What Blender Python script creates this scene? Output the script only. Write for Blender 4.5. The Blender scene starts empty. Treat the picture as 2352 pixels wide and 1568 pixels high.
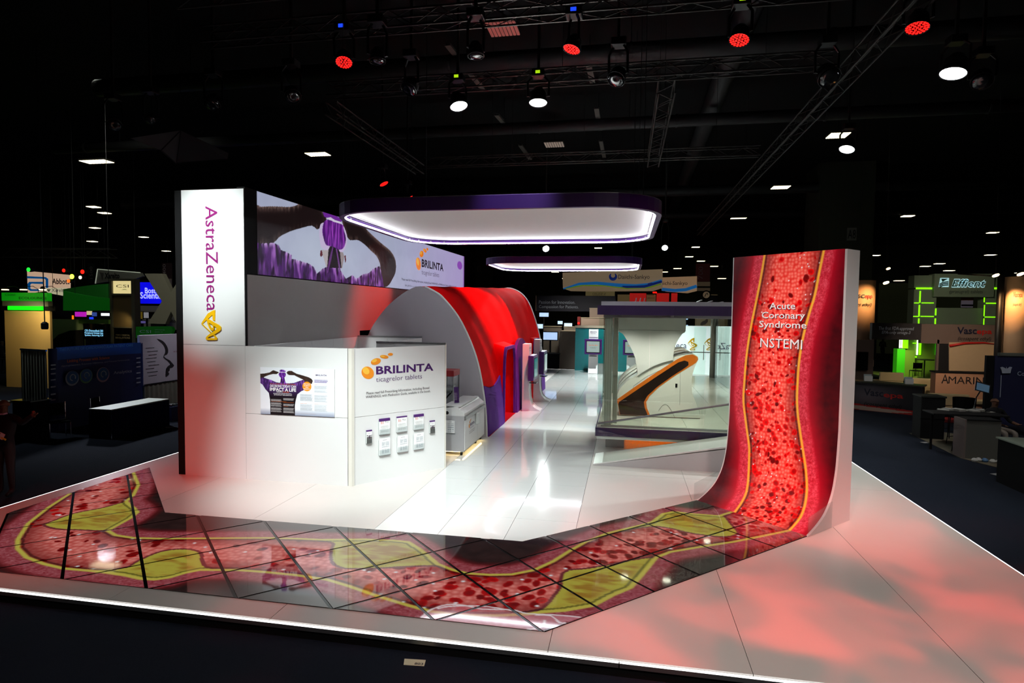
import bpy, bmesh, math, random
import numpy as np
from mathutils import Matrix, Vector

random.seed(7)
RNG = np.random.default_rng(11)
SC = bpy.context.scene
COL = SC.collection
PI = math.pi

# ---------------------------------------------------------------- camera
# World: X runs along the front edge of the stand, Y into the hall, Z up,
# Z = 0 is the top of the white platform, the carpet is at Z = HALL.
F, PITCH, ROLL, YAW, CAMZ = 1386.946, 0.049248, -0.011286, 0.185430, 3.25
HALL = -0.15

def _axes():
    fw = np.array([0, math.cos(PITCH), -math.sin(PITCH)])
    d = np.array([0, -math.sin(PITCH), -math.cos(PITCH)])
    r = np.array([1.0, 0, 0])
    c, s = math.cos(ROLL), math.sin(ROLL)
    r, d = c * r + s * d, -s * r + c * d
    c, s = math.cos(YAW), math.sin(YAW)
    R = np.array([[c, -s, 0], [s, c, 0], [0, 0, 1]])
    return R @ r, R @ d, R @ fw

AR, AD, AF = _axes()
EYE = np.array([0, 0, CAMZ])

cam_data = bpy.data.cameras.new('camera')
cam_data.sensor_width = 36.0
cam_data.lens = F / 2352 * 36.0
cam_data.clip_end = 400
cam = bpy.data.objects.new('camera', cam_data)
COL.objects.link(cam)
m = Matrix.Identity(4)
for i in range(3):
    m[i][0], m[i][1], m[i][2], m[i][3] = AR[i], -AD[i], -AF[i], EYE[i]
cam.matrix_world = m
SC.camera = cam

# ---------------------------------------------------------------- world and exposure
w = bpy.data.worlds.new('hall_air')
SC.world = w
w.use_nodes = True
w.node_tree.nodes['Background'].inputs[0].default_value = (0.55, 0.7, 1.0, 1)
w.node_tree.nodes['Background'].inputs[1].default_value = 0.0016
SC.view_settings.view_transform = 'Standard'
SC.view_settings.look = 'None'
SC.view_settings.exposure = 0.0
SC.view_settings.gamma = 1.0
SC.view_settings.use_curve_mapping = False
try:
    SC.cycles.use_denoising = True
    SC.cycles.max_bounces = 4
    SC.cycles.diffuse_bounces = 2
    SC.cycles.glossy_bounces = 2
    SC.cycles.transmission_bounces = 2
    SC.cycles.use_adaptive_sampling = True
    SC.cycles.adaptive_threshold = 0.08
    SC.cycles.adaptive_min_samples = 12
    SC.cycles.transparent_max_bounces = 12
    SC.cycles.caustics_reflective = False
    SC.cycles.caustics_refractive = False
    SC.cycles.sample_clamp_indirect = 4.0
    SC.cycles.sample_clamp_direct = 0.0
    SC.cycles.use_light_tree = True
except Exception:
    pass

# where a sight line through a pixel of the 2352 x 1568 frame meets a plane of the place
def _ray(x, y):
    return (x - 1176) / F * AR + (y - 784) / F * AD + AF
def onz(x, y, z=0.0):
    v = _ray(x, y); return EYE + v * (z - CAMZ) / v[2]
def ony(x, y, Y):
    v = _ray(x, y); return EYE + v * Y / v[1]
def onx(x, y, X):
    v = _ray(x, y); return EYE + v * X / v[0]

# ---------------------------------------------------------------- spot beams, of the rig and added
def aim(o, target):
    d = Vector(target) - o.location
    o.rotation_euler = d.to_track_quat('-Z', 'Y').to_euler()

def spot(loc, target, power, color=(1, 1, 1), angle=30, blend=0.6, radius=0.12, gobo=None):
    """A spot beam; any lamp body is built apart."""
    L = bpy.data.lights.new('spot_beam', 'SPOT')
    L.energy = power; L.color = color
    L.spot_size = math.radians(angle); L.spot_blend = blend
    L.shadow_soft_size = radius
    L.cycles.use_multiple_importance_sampling = False
    if gobo:
        L.use_nodes = True
        nt = L.node_tree; N = nt.nodes
        em = next(n for n in N if n.type == 'EMISSION')
        tc = N.new('ShaderNodeTexCoord')
        nz = N.new('ShaderNodeTexNoise'); nz.inputs['Scale'].default_value = gobo[0]
        nz.inputs['Detail'].default_value = 0.8; nz.inputs['Distortion'].default_value = 0.6
        mp = N.new('ShaderNodeMapping'); mp.inputs['Location'].default_value = (gobo[3], 0, 0)
        rm = N.new('ShaderNodeMapRange'); rm.interpolation_type = 'SMOOTHSTEP'
        rm.inputs['From Min'].default_value = gobo[1]; rm.inputs['From Max'].default_value = gobo[2]
        rm.inputs['To Min'].default_value = 0.0; rm.inputs['To Max'].default_value = 1.0
        nt.links.new(tc.outputs['Normal'], mp.inputs[0]); nt.links.new(mp.outputs[0], nz.inputs['Vector'])
        nt.links.new(nz.outputs[0], rm.inputs[0]); nt.links.new(rm.outputs[0], em.inputs['Strength'])
    o = bpy.data.objects.new('spot_beam', L); COL.objects.link(o)
    o.location = loc; aim(o, target)
    return o

RED = (1.0, 0.05, 0.04)
WHITE = (0.93, 1.0, 0.99)
RIGZ = 8.5
# Bodiless beams: unseen rig lamps, fills and added spots; lamps in view carry their own.
spot((-5.6, 3.6, 8.3), (-5.6, 10.0, 1.0), 3600, WHITE, 28, 0.9)          # counter front
spot((-7.6, 4.6, 8.8), (-7.72, 10.3, 4.3), 4400, WHITE, 25, 0.9)         # name tower
spot((-2.3, 4.6, 8.4), (-4.2, 10.0, 0.0), 3500, WHITE, 38, 0.9)          # floor before the counter
spot((-1.4, 5.2, 8.4), (-2.0, 10.6, 0.0), 3000, WHITE, 38, 0.9)
spot((-1.6, 18.6, 8.3), (-1.8, 18.6, 0.0), 2600, WHITE, 46, 0.9)         # added for the aisle between the canopies, no lamp there
spot((-1.5, 28.6, 8.3), (-2.0, 28.0, 0.0), 5200, WHITE, 62, 0.8)  # added to brighten the far aisle floor
spot((-1.0, 30.5, 8.3), (0.6, 33.5, 0.5), 5200, WHITE, 60, 0.8)  # added for the end of the aisle, without a lamp
spot((-9.5, 4.5, 8.3), (-8.5, 10.3, 0.6), 950, RED, 22, 0.8)            # foot of the tower
spot((-8.0, 4.0, 8.3), (-8.0, 8.2, 0.0), 1100, RED, 44, 0.8, 0.1)
spot((-2.6, 3.4, 8.3), (-2.0, 6.2, 0.0), 640, RED, 46, 0.8, 0.03, (5.0, 0.44, 0.60, 3.0))
spot((2.4, 3.8, 8.3), (2.6, 7.2, 0.0), 1900, RED, 58, 0.7, 0.03, (7.5, 0.36, 0.60, 0.0))
spot((5.2, 4.6, 8.3), (3.8, 7.2, 0.0), 1500, RED, 58, 0.7, 0.03, (7.0, 0.38, 0.62, 9.0))
spot((0.6, 3.6, 8.2), (2.4, 9.9, 1.9), 1300, (1.0, 0.72, 0.68), 34, 0.8)   # curved wall face
spot((-3.2, 18.0, 8.3), (-7.2, 15.8, 3.2), 2600, RED, 26, 0.8)            # glow on the grey wall
spot((-1.2, 17.0, 8.3), (-4.3, 19.0, 2.6), 3600, RED, 40, 0.8)            # tunnel
spot((-1.2, 22.0, 8.3), (-4.1, 22.5, 2.6), 3600, RED, 40, 0.8)
spot((-3.0, 1.0, 9.0), (-3.0, 6.6, 0.0), 700, (1.0, 0.93, 0.86), 80, 1.0, 0.4)  # soft fill added over the front floor, no lamp behind it
spot((3.0, 1.0, 9.0), (3.0, 7.6, 0.0), 1900, (1.0, 0.92, 0.85), 80, 1.0, 0.4)  # added fill for the right-hand floor
spot((6.8, 11.0, 8.4), (4.2, 11.6, 0.0), 700, (0.85, 1.0, 0.92), 50, 0.9, 0.2)
spot((-1.6, 3.0, 8.6), (-1.9, 10.3, 5.1), 1600, (0.5, 0.3, 1.0), 12, 0.9)   # on the purple canopy rim
# added dim spots that lift the hall's ambient level
spot((-24.0, 14.0, 12.4), (-18.0, 17.0, 0.0), 2600, (0.85, 0.95, 1.0), 70, 1.0, 0.5)
spot((-20.0, 20.0, 12.4), (-26.0, 32.0, 3.0), 3000, (0.95, 0.97, 0.85), 80, 1.0, 0.5)
spot((12.0, 14.0, 12.4), (10.5, 20.0, 0.0), 1300, (1.0, 0.95, 0.9), 70, 1.0, 0.5)

# ---------------------------------------------------------------- materials
def lin(c):
    """sRGB 0-255 to linear"""
    c = np.asarray(c, float) / 255.0
    return np.where(c <= 0.04045, c / 12.92, ((c + 0.055) / 1.055) ** 2.4)
def rgb(*c):
    return tuple(lin(c)) + (1.0,)

_M = {}
def mat(name, col=(200, 200, 200), rough=0.5, metal=0.0, emit=None, es=0.0, spec=0.5, grain=0.0, gscale=8.0, bump=0.0, bscale=60.0, coat=0.0, ior=1.5):
    if name in _M: return _M[name]
    M = bpy.data.materials.new(name); M.use_nodes = True
    nt = M.node_tree; N = nt.nodes; b = N['Principled BSDF']
    b.inputs['Base Color'].default_value = rgb(*col)
    b.inputs['Roughness'].default_value = rough
    b.inputs['Metallic'].default_value = metal
    b.inputs['Specular IOR Level'].default_value = spec
    b.inputs['IOR'].default_value = ior
    if coat:
        b.inputs['Coat Weight'].default_value = coat; b.inputs['Coat Roughness'].default_value = 0.03
    if emit is not None:
        b.inputs['Emission Color'].default_value = rgb(*emit); b.inputs['Emission Strength'].default_value = es
        if es < 4.5: M.cycles.emission_sampling = 'NONE'      # too faint to light anything but by chance hits
    if grain or bump:
        tc = N.new('ShaderNodeTexCoord')
        nz = N.new('ShaderNodeTexNoise'); nz.inputs['Scale'].default_value = gscale; nz.inputs['Detail'].default_value = 4
        nt.links.new(tc.outputs['Object'], nz.inputs['Vector'])
        if grain:
            mr = N.new('ShaderNodeMapRange'); mr.inputs['To Min'].default_value = 1 - grain; mr.inputs['To Max'].default_value = 1 + grain
            nt.links.new(nz.outputs[0], mr.inputs[0])
            mx = N.new('ShaderNodeVectorMath'); mx.operation = 'SCALE'
            mx.inputs[0].default_value = rgb(*col)[:3]
            nt.links.new(mr.outputs[0], mx.inputs['Scale']); nt.links.new(mx.outputs[0], b.inputs['Base Color'])
        if bump:
            n2 = N.new('ShaderNodeTexNoise'); n2.inputs['Scale'].default_value = bscale
            nt.links.new(tc.outputs['Object'], n2.inputs['Vector'])
            bp = N.new('ShaderNodeBump'); bp.inputs['Strength'].default_value = bump; bp.inputs['Distance'].default_value = 0.02
            nt.links.new(n2.outputs[0], bp.inputs['Height']); nt.links.new(bp.outputs[0], b.inputs['Normal'])
    _M[name] = M
    return M

def printed(name, rough=0.4, es=0.0, spec=0.5, coat=0.0, dark=False, cellscale=0.0, cellamt=0.0, ior=1.5):
    """A flat print or a screen: the picture is stored on the surface as a colour attribute;
    screens and some prints also glow with it."""
    if name in _M: return _M[name]
    M = bpy.data.materials.new(name); M.use_nodes = True
    nt = M.node_tree; N = nt.nodes; b = N['Principled BSDF']
    a = N.new('ShaderNodeAttribute'); a.attribute_name = 'picture'
    src = a.outputs['Color']
    if cellamt:
        tc = N.new('ShaderNodeTexCoord')
        v = N.new('ShaderNodeTexVoronoi'); v.inputs['Scale'].default_value = cellscale
        nt.links.new(tc.outputs['Object'], v.inputs['Vector'])
        mr = N.new('ShaderNodeMapRange'); mr.inputs['From Min'].default_value = 0.0; mr.inputs['From Max'].default_value = 0.6
        mr.inputs['To Min'].default_value = 1 + cellamt; mr.inputs['To Max'].default_value = 1 - cellamt
        nt.links.new(v.outputs['Distance'], mr.inputs[0])
        sc = N.new('ShaderNodeVectorMath'); sc.operation = 'SCALE'
        nt.links.new(a.outputs['Color'], sc.inputs[0]); nt.links.new(mr.outputs[0], sc.inputs['Scale'])
        src = sc.outputs[0]
    b.inputs['Roughness'].default_value = rough
    b.inputs['Specular IOR Level'].default_value = spec
    b.inputs['IOR'].default_value = ior
    if coat:
        b.inputs['Coat Weight'].default_value = coat; b.inputs['Coat Roughness'].default_value = 0.03
    if dark:
        b.inputs['Base Color'].default_value = (0.006, 0.006, 0.007, 1)
    else:
        nt.links.new(src, b.inputs['Base Color'])
    if es:
        nt.links.new(src, b.inputs['Emission Color']); b.inputs['Emission Strength'].default_value = es
        M.cycles.emission_sampling = 'NONE'
    _M[name] = M
    return M

def glass(name, tint=(250, 253, 252), rough=0.0, clear=0.9):
    """thin sheet glass: mostly clear, mirrors a little at grazing angles"""
    if name in _M: return _M[name]
    M = bpy.data.materials.new(name); M.use_nodes = True
    nt = M.node_tree; N = nt.nodes
    out = N['Material Output']; N.remove(N['Principled BSDF'])
    t = N.new('ShaderNodeBsdfTransparent'); t.inputs[0].default_value = rgb(*tint)
    g = N.new('ShaderNodeBsdfGlossy'); g.inputs['Roughness'].default_value = rough
    lw = N.new('ShaderNodeLayerWeight'); lw.inputs[0].default_value = 0.5
    pw = N.new('ShaderNodeMath'); pw.operation = 'POWER'; pw.inputs[1].default_value = 4.0
    fr = N.new('ShaderNodeMapRange'); fr.inputs['To Min'].default_value = 0.04; fr.inputs['To Max'].default_value = 0.75
    nt.links.new(lw.outputs['Facing'], pw.inputs[0]); nt.links.new(pw.outputs[0], fr.inputs[0])
    mx = N.new('ShaderNodeMixShader')
    nt.links.new(fr.outputs[0], mx.inputs[0]); nt.links.new(t.outputs[0], mx.inputs[1]); nt.links.new(g.outputs[0], mx.inputs[2])
    nt.links.new(mx.outputs[0], out.inputs[0])
    _M[name] = M
    return M

# ---------------------------------------------------------------- objects
MW = {}
def _world(o):
    return MW.get(o, Matrix.Identity(4))

def tag(o, label=None, cat=None, group=None, kind=None):
    if label: o['label'] = label
    if cat: o['category'] = cat
    if group: o['group'] = group
    if kind: o['kind'] = kind
    return o

def thing(name, label, cat, loc=(0, 0, 0), rotz=0.0, group=None):
    o = bpy.data.objects.new(name, None); COL.objects.link(o)
    o.empty_display_size = 0.2
    o.location = [float(v) for v in loc]; o.rotation_euler = (0, 0, rotz)
    MW[o] = Matrix.Translation([float(v) for v in loc]) @ Matrix.Rotation(rotz, 4, 'Z')
    return tag(o, label, cat, group, 'thing')

def struct(name, group=None):
    o = bpy.data.objects.new(name, None); COL.objects.link(o)
    o['kind'] = 'structure'
    return o

class MB:
    """collects simple shapes and links them as ONE mesh object"""
    def __init__(s): s.v = []; s.f = []
    def add(s, vs, fs):
        n = len(s.v); s.v += [tuple(float(c) for c in p) for p in vs]; s.f += [tuple(i + n for i in f) for f in fs]; return s
    def box(s, c, d, rot=None):
        x, y, z = [k / 2 for k in d]
        P = [(-x, -y, -z), (x, -y, -z), (x, y, -z), (-x, y, -z), (-x, -y, z), (x, -y, z), (x, y, z), (-x, y, z)]
        if rot is not None: P = [tuple(rot @ Vector(p)) for p in P]
        return s.add([(p[0] + c[0], p[1] + c[1], p[2] + c[2]) for p in P],
                     [(0, 3, 2, 1), (4, 5, 6, 7), (0, 1, 5, 4), (1, 2, 6, 5), (2, 3, 7, 6), (3, 0, 4, 7)])
    def bb(s, a, b):
        return s.box([(a[i] + b[i]) / 2 for i in range(3)], [abs(b[i] - a[i]) for i in range(3)])
    def tube(s, p0, p1, r, n=10, r1=None, caps=True):
        p0, p1 = Vector([float(c) for c in p0]), Vector([float(c) for c in p1]); r1 = r if r1 is None else r1
        d = (p1 - p0).normalized(); a = d.orthogonal().normalized(); b = d.cross(a)
        vs = []
        for p, rr in ((p0, r), (p1, r1)):
            for k in range(n):
                t = 2 * PI * k / n; vs.append(p + (a * math.cos(t) + b * math.sin(t)) * rr)
        fs = [(k, (k + 1) % n, n + (k + 1) % n, n + k) for k in range(n)]
        if caps: fs += [tuple(range(n - 1, -1, -1)), tuple(range(n, 2 * n))]
        return s.add(vs, fs)
    def path(s, pts, r, n=8):
        pts = [Vector([float(c) for c in p]) for p in pts]
        vs = []; prev = None
        for i, p in enumerate(pts):
            d = (pts[min(i + 1, len(pts) - 1)] - pts[max(i - 1, 0)]).normalized()
            a = d.orthogonal().normalized() if prev is None else (prev - d * prev.dot(d)).normalized()
            prev = a; b = d.cross(a)
            for k in range(n):
                t = 2 * PI * k / n; vs.append(p + (a * math.cos(t) + b * math.sin(t)) * (r[i] if isinstance(r, (list, tuple)) else r))
        fs = []
        for i in range(len(pts) - 1):
            fs += [(i * n + k, i * n + (k + 1) % n, (i + 1) * n + (k + 1) % n, (i + 1) * n + k) for k in range(n)]
        fs += [tuple(range(n - 1, -1, -1)), tuple(range((len(pts) - 1) * n, len(pts) * n))]
        return s.add(vs, fs)
    def prism(s, poly, h0, h1, to3=None):
        """poly in 2-D extruded from h0 to h1; to3(u, v, h) maps to space"""
        to3 = to3 or (lambda u, v, h: (u, v, h))
        n = len(poly)
        vs = [to3(u, v, h0) for u, v in poly] + [to3(u, v, h1) for u, v in poly]
        return s.add(vs, [tuple(range(n - 1, -1, -1)), tuple(range(n, 2 * n))] + [(k, (k + 1) % n, n + (k + 1) % n, n + k) for k in range(n)])
    def ringprism(s, outer, inner, h0, h1, to3=None):
        """closed band between two loops of equal length"""
        to3 = to3 or (lambda u, v, h: (u, v, h))
        n = len(outer)
        vs = [to3(u, v, h) for h in (h0, h1) for L in (outer, inner) for u, v in L]
        fs = []
        for k in range(n):
            j = (k + 1) % n
            fs += [(k, j, 2 * n + j, 2 * n + k), (n + j, n + k, 3 * n + k, 3 * n + j), (j, k, n + k, n + j), (2 * n + k, 2 * n + j, 3 * n + j, 3 * n + k)]
        return s.add(vs, fs)
    def strip(s, A, B):
        """surface between two rows of points"""
        n = len(A)
        return s.add(list(A) + list(B), [(k, k + 1, n + k + 1, n + k) for k in range(n - 1)])
    def lathe(s, prof, c=(0, 0, 0), n=16, axis='Z'):
        vs = []
        for r, h in prof:
            for k in range(n):
                t = 2 * PI * k / n
                x, y = r * math.cos(t), r * math.sin(t)
                p = (x, y, h) if axis == 'Z' else ((x, h, y) if axis == 'Y' else (h, x, y))
                vs.append((p[0] + c[0], p[1] + c[1], p[2] + c[2]))
        fs = []
        for i in range(len(prof) - 1):
            fs += [(i * n + k, i * n + (k + 1) % n, (i + 1) * n + (k + 1) % n, (i + 1) * n + k) for k in range(n)]
        fs += [tuple(range(n - 1, -1, -1)), tuple(range((len(prof) - 1) * n, len(prof) * n))]
        return s.add(vs, fs)
    def disc(s, c, r, nrm, n=20, ry=None, t=0.0):
        nrm = Vector(nrm).normalized(); a = Vector((0, 0, 1)).cross(nrm)
        a = a.normalized() if a.length > 1e-4 else Vector((1, 0, 0)); b = nrm.cross(a); ry = ry or r
        c = Vector([float(k) for k in c])
        P = [c + a * math.cos(2 * PI * k / n) * r + b * math.sin(2 * PI * k / n) * ry for k in range(n)]
        if not t: return s.add(P, [tuple(range(n))])
        Q = [p + nrm * t for p in P]
        return s.add(P + Q, [tuple(range(n - 1, -1, -1)), tuple(range(n, 2 * n))] + [(k, (k + 1) % n, n + (k + 1) % n, n + k) for k in range(n)])
    def xf(s, M):
        s.v = [tuple(M @ Vector(p)) for p in s.v]; return s
    def build(s, name, material, parent=None, smooth=False, bevel=0.0, world=False, fixn=True, loc=None):
        me = bpy.data.meshes.new(name)
        vs = s.v
        if world and parent is not None:
            I = _world(parent).inverted(); vs = [tuple(I @ Vector(p)) for p in vs]
        o = bpy.data.objects.new(name, me)
        if loc is not None and parent is None:
            o.location = loc; vs = [(p[0] - loc[0], p[1] - loc[1], p[2] - loc[2]) for p in vs]
            MW[o] = Matrix.Translation(loc)
        me.from_pydata(vs, [], s.f)
        if fixn or bevel:
            bm = bmesh.new(); bm.from_mesh(me)
            if fixn: bmesh.ops.recalc_face_normals(bm, faces=bm.faces)
            if bevel:
                es = [e for e in bm.edges if len(e.link_faces) == 2 and e.calc_face_angle(0) > 0.6]
                bmesh.ops.bevel(bm, geom=es, offset=bevel, segments=2, affect='EDGES', profile=0.5, clamp_overlap=True)
            bm.to_mesh(me); bm.free()
        if smooth:
            me.polygons.foreach_set('use_smooth', [True] * len(me.polygons))
        me.materials.append(material)
        COL.objects.link(o)
        if parent is not None:
            o.parent = parent; MW[o] = _world(parent)
        return o

def box(name, material, parent, a, b, bevel=0.0, world=True):
    return MB().bb(a, b).build(name, material, parent, bevel=bevel, world=world)

def copy_tree(o, parent=None):
    c = o.copy(); COL.objects.link(c); c.parent = parent
    MW[c] = _world(o)
    for ch in list(o.children): copy_tree(ch, c)
    return c

def inpoly(x, y, poly):
    poly = np.asarray(poly, float); r = np.zeros(x.shape, bool); j = len(poly) - 1
    for i in range(len(poly)):
        xi, yi = poly[i]; xj, yj = poly[j]
        if yi != yj:
            r ^= ((yi > y) != (yj > y)) & (x < (xj - xi) * (y - yi) / (yj - yi) + xi)
        j = i
    return r
def segdist(x, y, pts):
    pts = np.asarray(pts, float); d = np.full(x.shape, 1e9)
    for (ax, ay), (bx, by) in zip(pts[:-1], pts[1:]):
        vx, vy = bx - ax, by - ay; L = vx * vx + vy * vy + 1e-12
        t = np.clip(((x - ax) * vx + (y - ay) * vy) / L, 0, 1)
        d = np.minimum(d, np.hypot(x - ax - t * vx, y - ay - t * vy))
    return d
def smooth_pts(P, n=6, closed=False):
    """Catmull-Rom through points"""
    P = [np.asarray(p, float) for p in P]; N = len(P); out = []
    rng = range(N if closed else N - 1)
    for i in rng:
        g = (lambda k: P[k % N]) if closed else (lambda k: P[min(max(k, 0), N - 1)])
        a, b, c, d = g(i - 1), g(i), g(i + 1), g(i + 2)
        for k in range(n):
            t = k / n
            out.append(0.5 * ((2 * b) + (-a + c) * t + (2 * a - 5 * b + 4 * c - d) * t * t + (-a + 3 * b - 3 * c + d) * t ** 3))
    if not closed: out.append(P[-1])
    return np.array(out)

def put_picture(me, cols):
    a = me.color_attributes.new('picture', 'FLOAT_COLOR', 'POINT')
    c = np.ones((len(me.vertices), 4), np.float32); c[:, :3] = cols
    a.data.foreach_set('color', c.ravel())

def painted(name, nu, nv, to3, colf, material, parent, world=True):
    """a grid u, v in 0..1 laid in space by to3(u, v) and coloured by colf(u, v) -> sRGB 0-255"""
    U, V = np.meshgrid(np.linspace(0, 1, nu + 1), np.linspace(0, 1, nv + 1)); U = U.ravel(); V = V.ravel()
    P = to3(U, V)
    if world and parent is not None:
        I = np.array(_world(parent).inverted()); P = P @ I[:3, :3].T + I[:3, 3]
    me = bpy.data.meshes.new(name)
    i = np.arange(nu)[None, :] + np.arange(nv)[:, None] * (nu + 1)
    Fq = np.stack([i, i + 1, i + nu + 2, i + nu + 1], -1).reshape(-1, 4)
    me.from_pydata(P.tolist(), [], Fq.tolist())
    put_picture(me, lin(np.clip(colf(U, V), 0, 255)))
    me.materials.append(material)
    o = bpy.data.objects.new(name, me); COL.objects.link(o)
    if parent is not None: o.parent = parent; MW[o] = _world(parent)
    return o

def lettering(txt, origin, right, up, height, material, parent, width=None, bold=0.0, name='lettering', shear=0.0, gap=0.004, thick=0.0, align='LEFT', space=1.0):
    """words laid on a surface: origin at the baseline start, right / up are unit vectors of the surface"""
    cu = bpy.data.curves.new(name, 'FONT'); cu.body = txt
    cu.offset = bold; cu.shear = shear; cu.resolution_u = 2; cu.space_character = space
    ob = bpy.data.objects.new(name, cu)
    me = bpy.data.meshes.new_from_object(ob)
    n = len(me.vertices)
    co = np.empty(n * 3, np.float32); me.vertices.foreach_get('co', co); co = co.reshape(-1, 3).astype(float)
    bpy.data.objects.remove(ob); bpy.data.curves.remove(cu)
    s = height / 0.729                        # cap height of the built-in face
    x0, x1 = co[:, 0].min(), co[:, 0].max()
    sx = s if width is None else width / (x1 - x0)
    x = (co[:, 0] - x0) * sx; y = co[:, 1] * s
    if align == 'CENTER': x -= (x1 - x0) * sx / 2
    elif align == 'RIGHT': x -= (x1 - x0) * sx
    r_ = np.asarray(right, float); u_ = np.asarray(up, float); nn = np.cross(r_, u_); nn /= np.linalg.norm(nn)
    P = np.asarray(origin, float)[None] + x[:, None] * r_ + y[:, None] * u_ + nn * gap
    if parent is not None:
        I = np.array(_world(parent).inverted()); P = P @ I[:3, :3].T + I[:3, 3]
    me.vertices.foreach_set('co', P.astype(np.float32).ravel()); me.update()
    me.materials.clear(); me.materials.append(material)
    o = bpy.data.objects.new(name, me); COL.objects.link(o)
    if parent is not None: o.parent = parent; MW[o] = _world(parent)
    return o

def flatshape(name, poly, to3, material, parent, t=0.004):
    """thin cut-out lying on a surface; to3(u, v, h)"""
    return MB().prism(poly, 0.001, t, to3).build(name, material, parent, world=True)
# ================================================================ the hall shell
carpet = mat('carpet_navy', (27, 32, 44), 0.95, spec=0.1, grain=0.35, gscale=90, bump=0.6, bscale=400)
dark_wall = mat('hall_wall_dark', (58, 60, 52), 0.9, spec=0.1, grain=0.15)
black_ceiling = mat('hall_ceiling_black', (26, 26, 27), 0.95, spec=0.1, grain=0.2)
HX0, HX1, HY0, HY1, CEIL = -62, 62, -12, 92, 13.0
def shell(name, a, b, m_):
    o = MB().bb(a, b).build(name, m_); o['kind'] = 'structure'; return o
shell('floor', (HX0, HY0, HALL - 0.3), (HX1, HY1, HALL), carpet)
shell('ceiling', (HX0, HY0, CEIL), (HX1, HY1, CEIL + 0.3), black_ceiling)
shell('wall_back', (HX0, HY1, HALL), (HX1, HY1 + 0.4, CEIL), dark_wall)
shell('wall_left', (HX0 - 0.4, HY0, HALL), (HX0, HY1, CEIL), dark_wall)
shell('wall_right', (HX1, HY0, HALL), (HX1 + 0.4, HY1, CEIL), dark_wall)
shell('wall_front', (HX0, HY0 - 0.4, HALL), (HX1, HY0, CEIL), dark_wall)

# ================================================================ shared finishes
panel_white = mat('panel_white', (222, 224, 223), 0.42, grain=0.012, gscale=3)
panel_grey = mat('panel_grey', (168, 166, 163), 0.6, grain=0.03)
deck_white = mat('deck_white', (198, 194, 189), 0.32, grain=0.02, gscale=4, spec=0.35)
tile_gloss = mat('tile_gloss_white', (224, 228, 226), 0.07, grain=0.01, coat=0.6)
seam_dark = mat('seam_dark', (30, 30, 32), 0.9)
alu = mat('brushed_alu', (160, 162, 162), 0.38, 0.85, grain=0.05)
black_matt = mat('black_matt', (14, 14, 15), 0.7, spec=0.2)
black_gloss = mat('black_gloss', (10, 10, 11), 0.12)
purple = mat('purple_fabric', (86, 28, 128), 0.75, spec=0.15, grain=0.1, gscale=60)
purple_gloss = mat('purple_lacquer', (62, 18, 98), 0.35)
led_white = mat('led_white', (255, 255, 255), 0.5, emit=(255, 255, 255), es=5.0)
gold = mat('gold_yellow', (240, 184, 8), 0.5, spec=0.2)
clear = glass('clear_acrylic', (247, 250, 250))
pane = glass('pavilion_glass', (246, 252, 249))

# ================================================================ platform
PX0, PX1, PY0, PY1 = -9.84, 5.0, 5.59, 34.3
plat = thing('platform', 'raised white stand platform with a bright light line round its edge', 'platform', (-2.4, 5.59, HALL))
MB().bb((PX0, PY0, HALL), (PX1, PY1, -0.03)).build('skirt', black_matt, plat, world=True)
AX = [-3.61, -2.63, -1.65, -0.67]
g = 0.003
XL = [PX0, -7.6, -5.6, AX[0]]; XR = [AX[3], 1.2, 3.2, PX1]
for a, b in list(zip(XL[:-1], XL[1:])) + list(zip(XR[:-1], XR[1:])):
    for y0, y1 in ((PY0 + 0.03, 12.2), (12.2, 19.0), (19.0, PY1)):
        MB().bb((a + g, y0 + g, -0.03), (b - g, y1 - g, 0)).build('deck_panel', deck_white, plat, world=True)
MB().bb((AX[0] + g, PY0 + 0.03, -0.03), (AX[3] - g, 8.25 - g, 0)).build('deck_panel', deck_white, plat, world=True)
t0 = None
ny = 0
y = 8.25
while y + 0.98 < PY1 + 0.01:
    for k in range(3):
        if t0 is None:
            t0 = MB().box((0, 0, -0.015), (0.98 - 2 * g, 0.98 - 2 * g, 0.03)).build('floor_tile', tile_gloss, plat)
            o = t0
        else:
            o = t0.copy(); COL.objects.link(o); o.parent = plat
        o.location = (AX[k] + 0.49 - plat.location[0], y + 0.49 - plat.location[1], -plat.location[2])
    y += 0.98
MB().bb((AX[0] + g, y + g, -0.03), (AX[3] - g, PY1 - g, 0)).build('deck_panel', tile_gloss, plat, world=True)
def edge_light(a, b, outward):
    ox, oy = outward
    A = (min(a[0], b[0]) - 0.0, min(a[1], b[1]), -0.014); B = (max(a[0], b[0]) + 0.0, max(a[1], b[1]), 0.0)
    A = [A[0] + min(ox, 0) * 0.012, A[1] + min(oy, 0) * 0.012, A[2]]; B = [B[0] + max(ox, 0) * 0.012, B[1] + max(oy, 0) * 0.012, B[2]]
    MB().bb(A, B).build('edge_light', led_white, plat, world=True)
    A[2], B[2] = -0.06, -0.016
    MB().bb(A, B).build('edge_rail', alu, plat, world=True)
for a, b in ((PX0, -4.93), (-4.92, 0.0), (0.01, PX1)): edge_light((a, PY0), (b, PY0), (0, -1))
for a, b in ((PY0, 15.0), (15.01, 24.5), (24.51, PY1)):
    edge_light((PX0, a), (PX0, b), (-1, 0)); edge_light((PX1, a), (PX1, b), (1, 0))
edge_light((PX0, PY1), (PX1, PY1), (0, 1))

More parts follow.
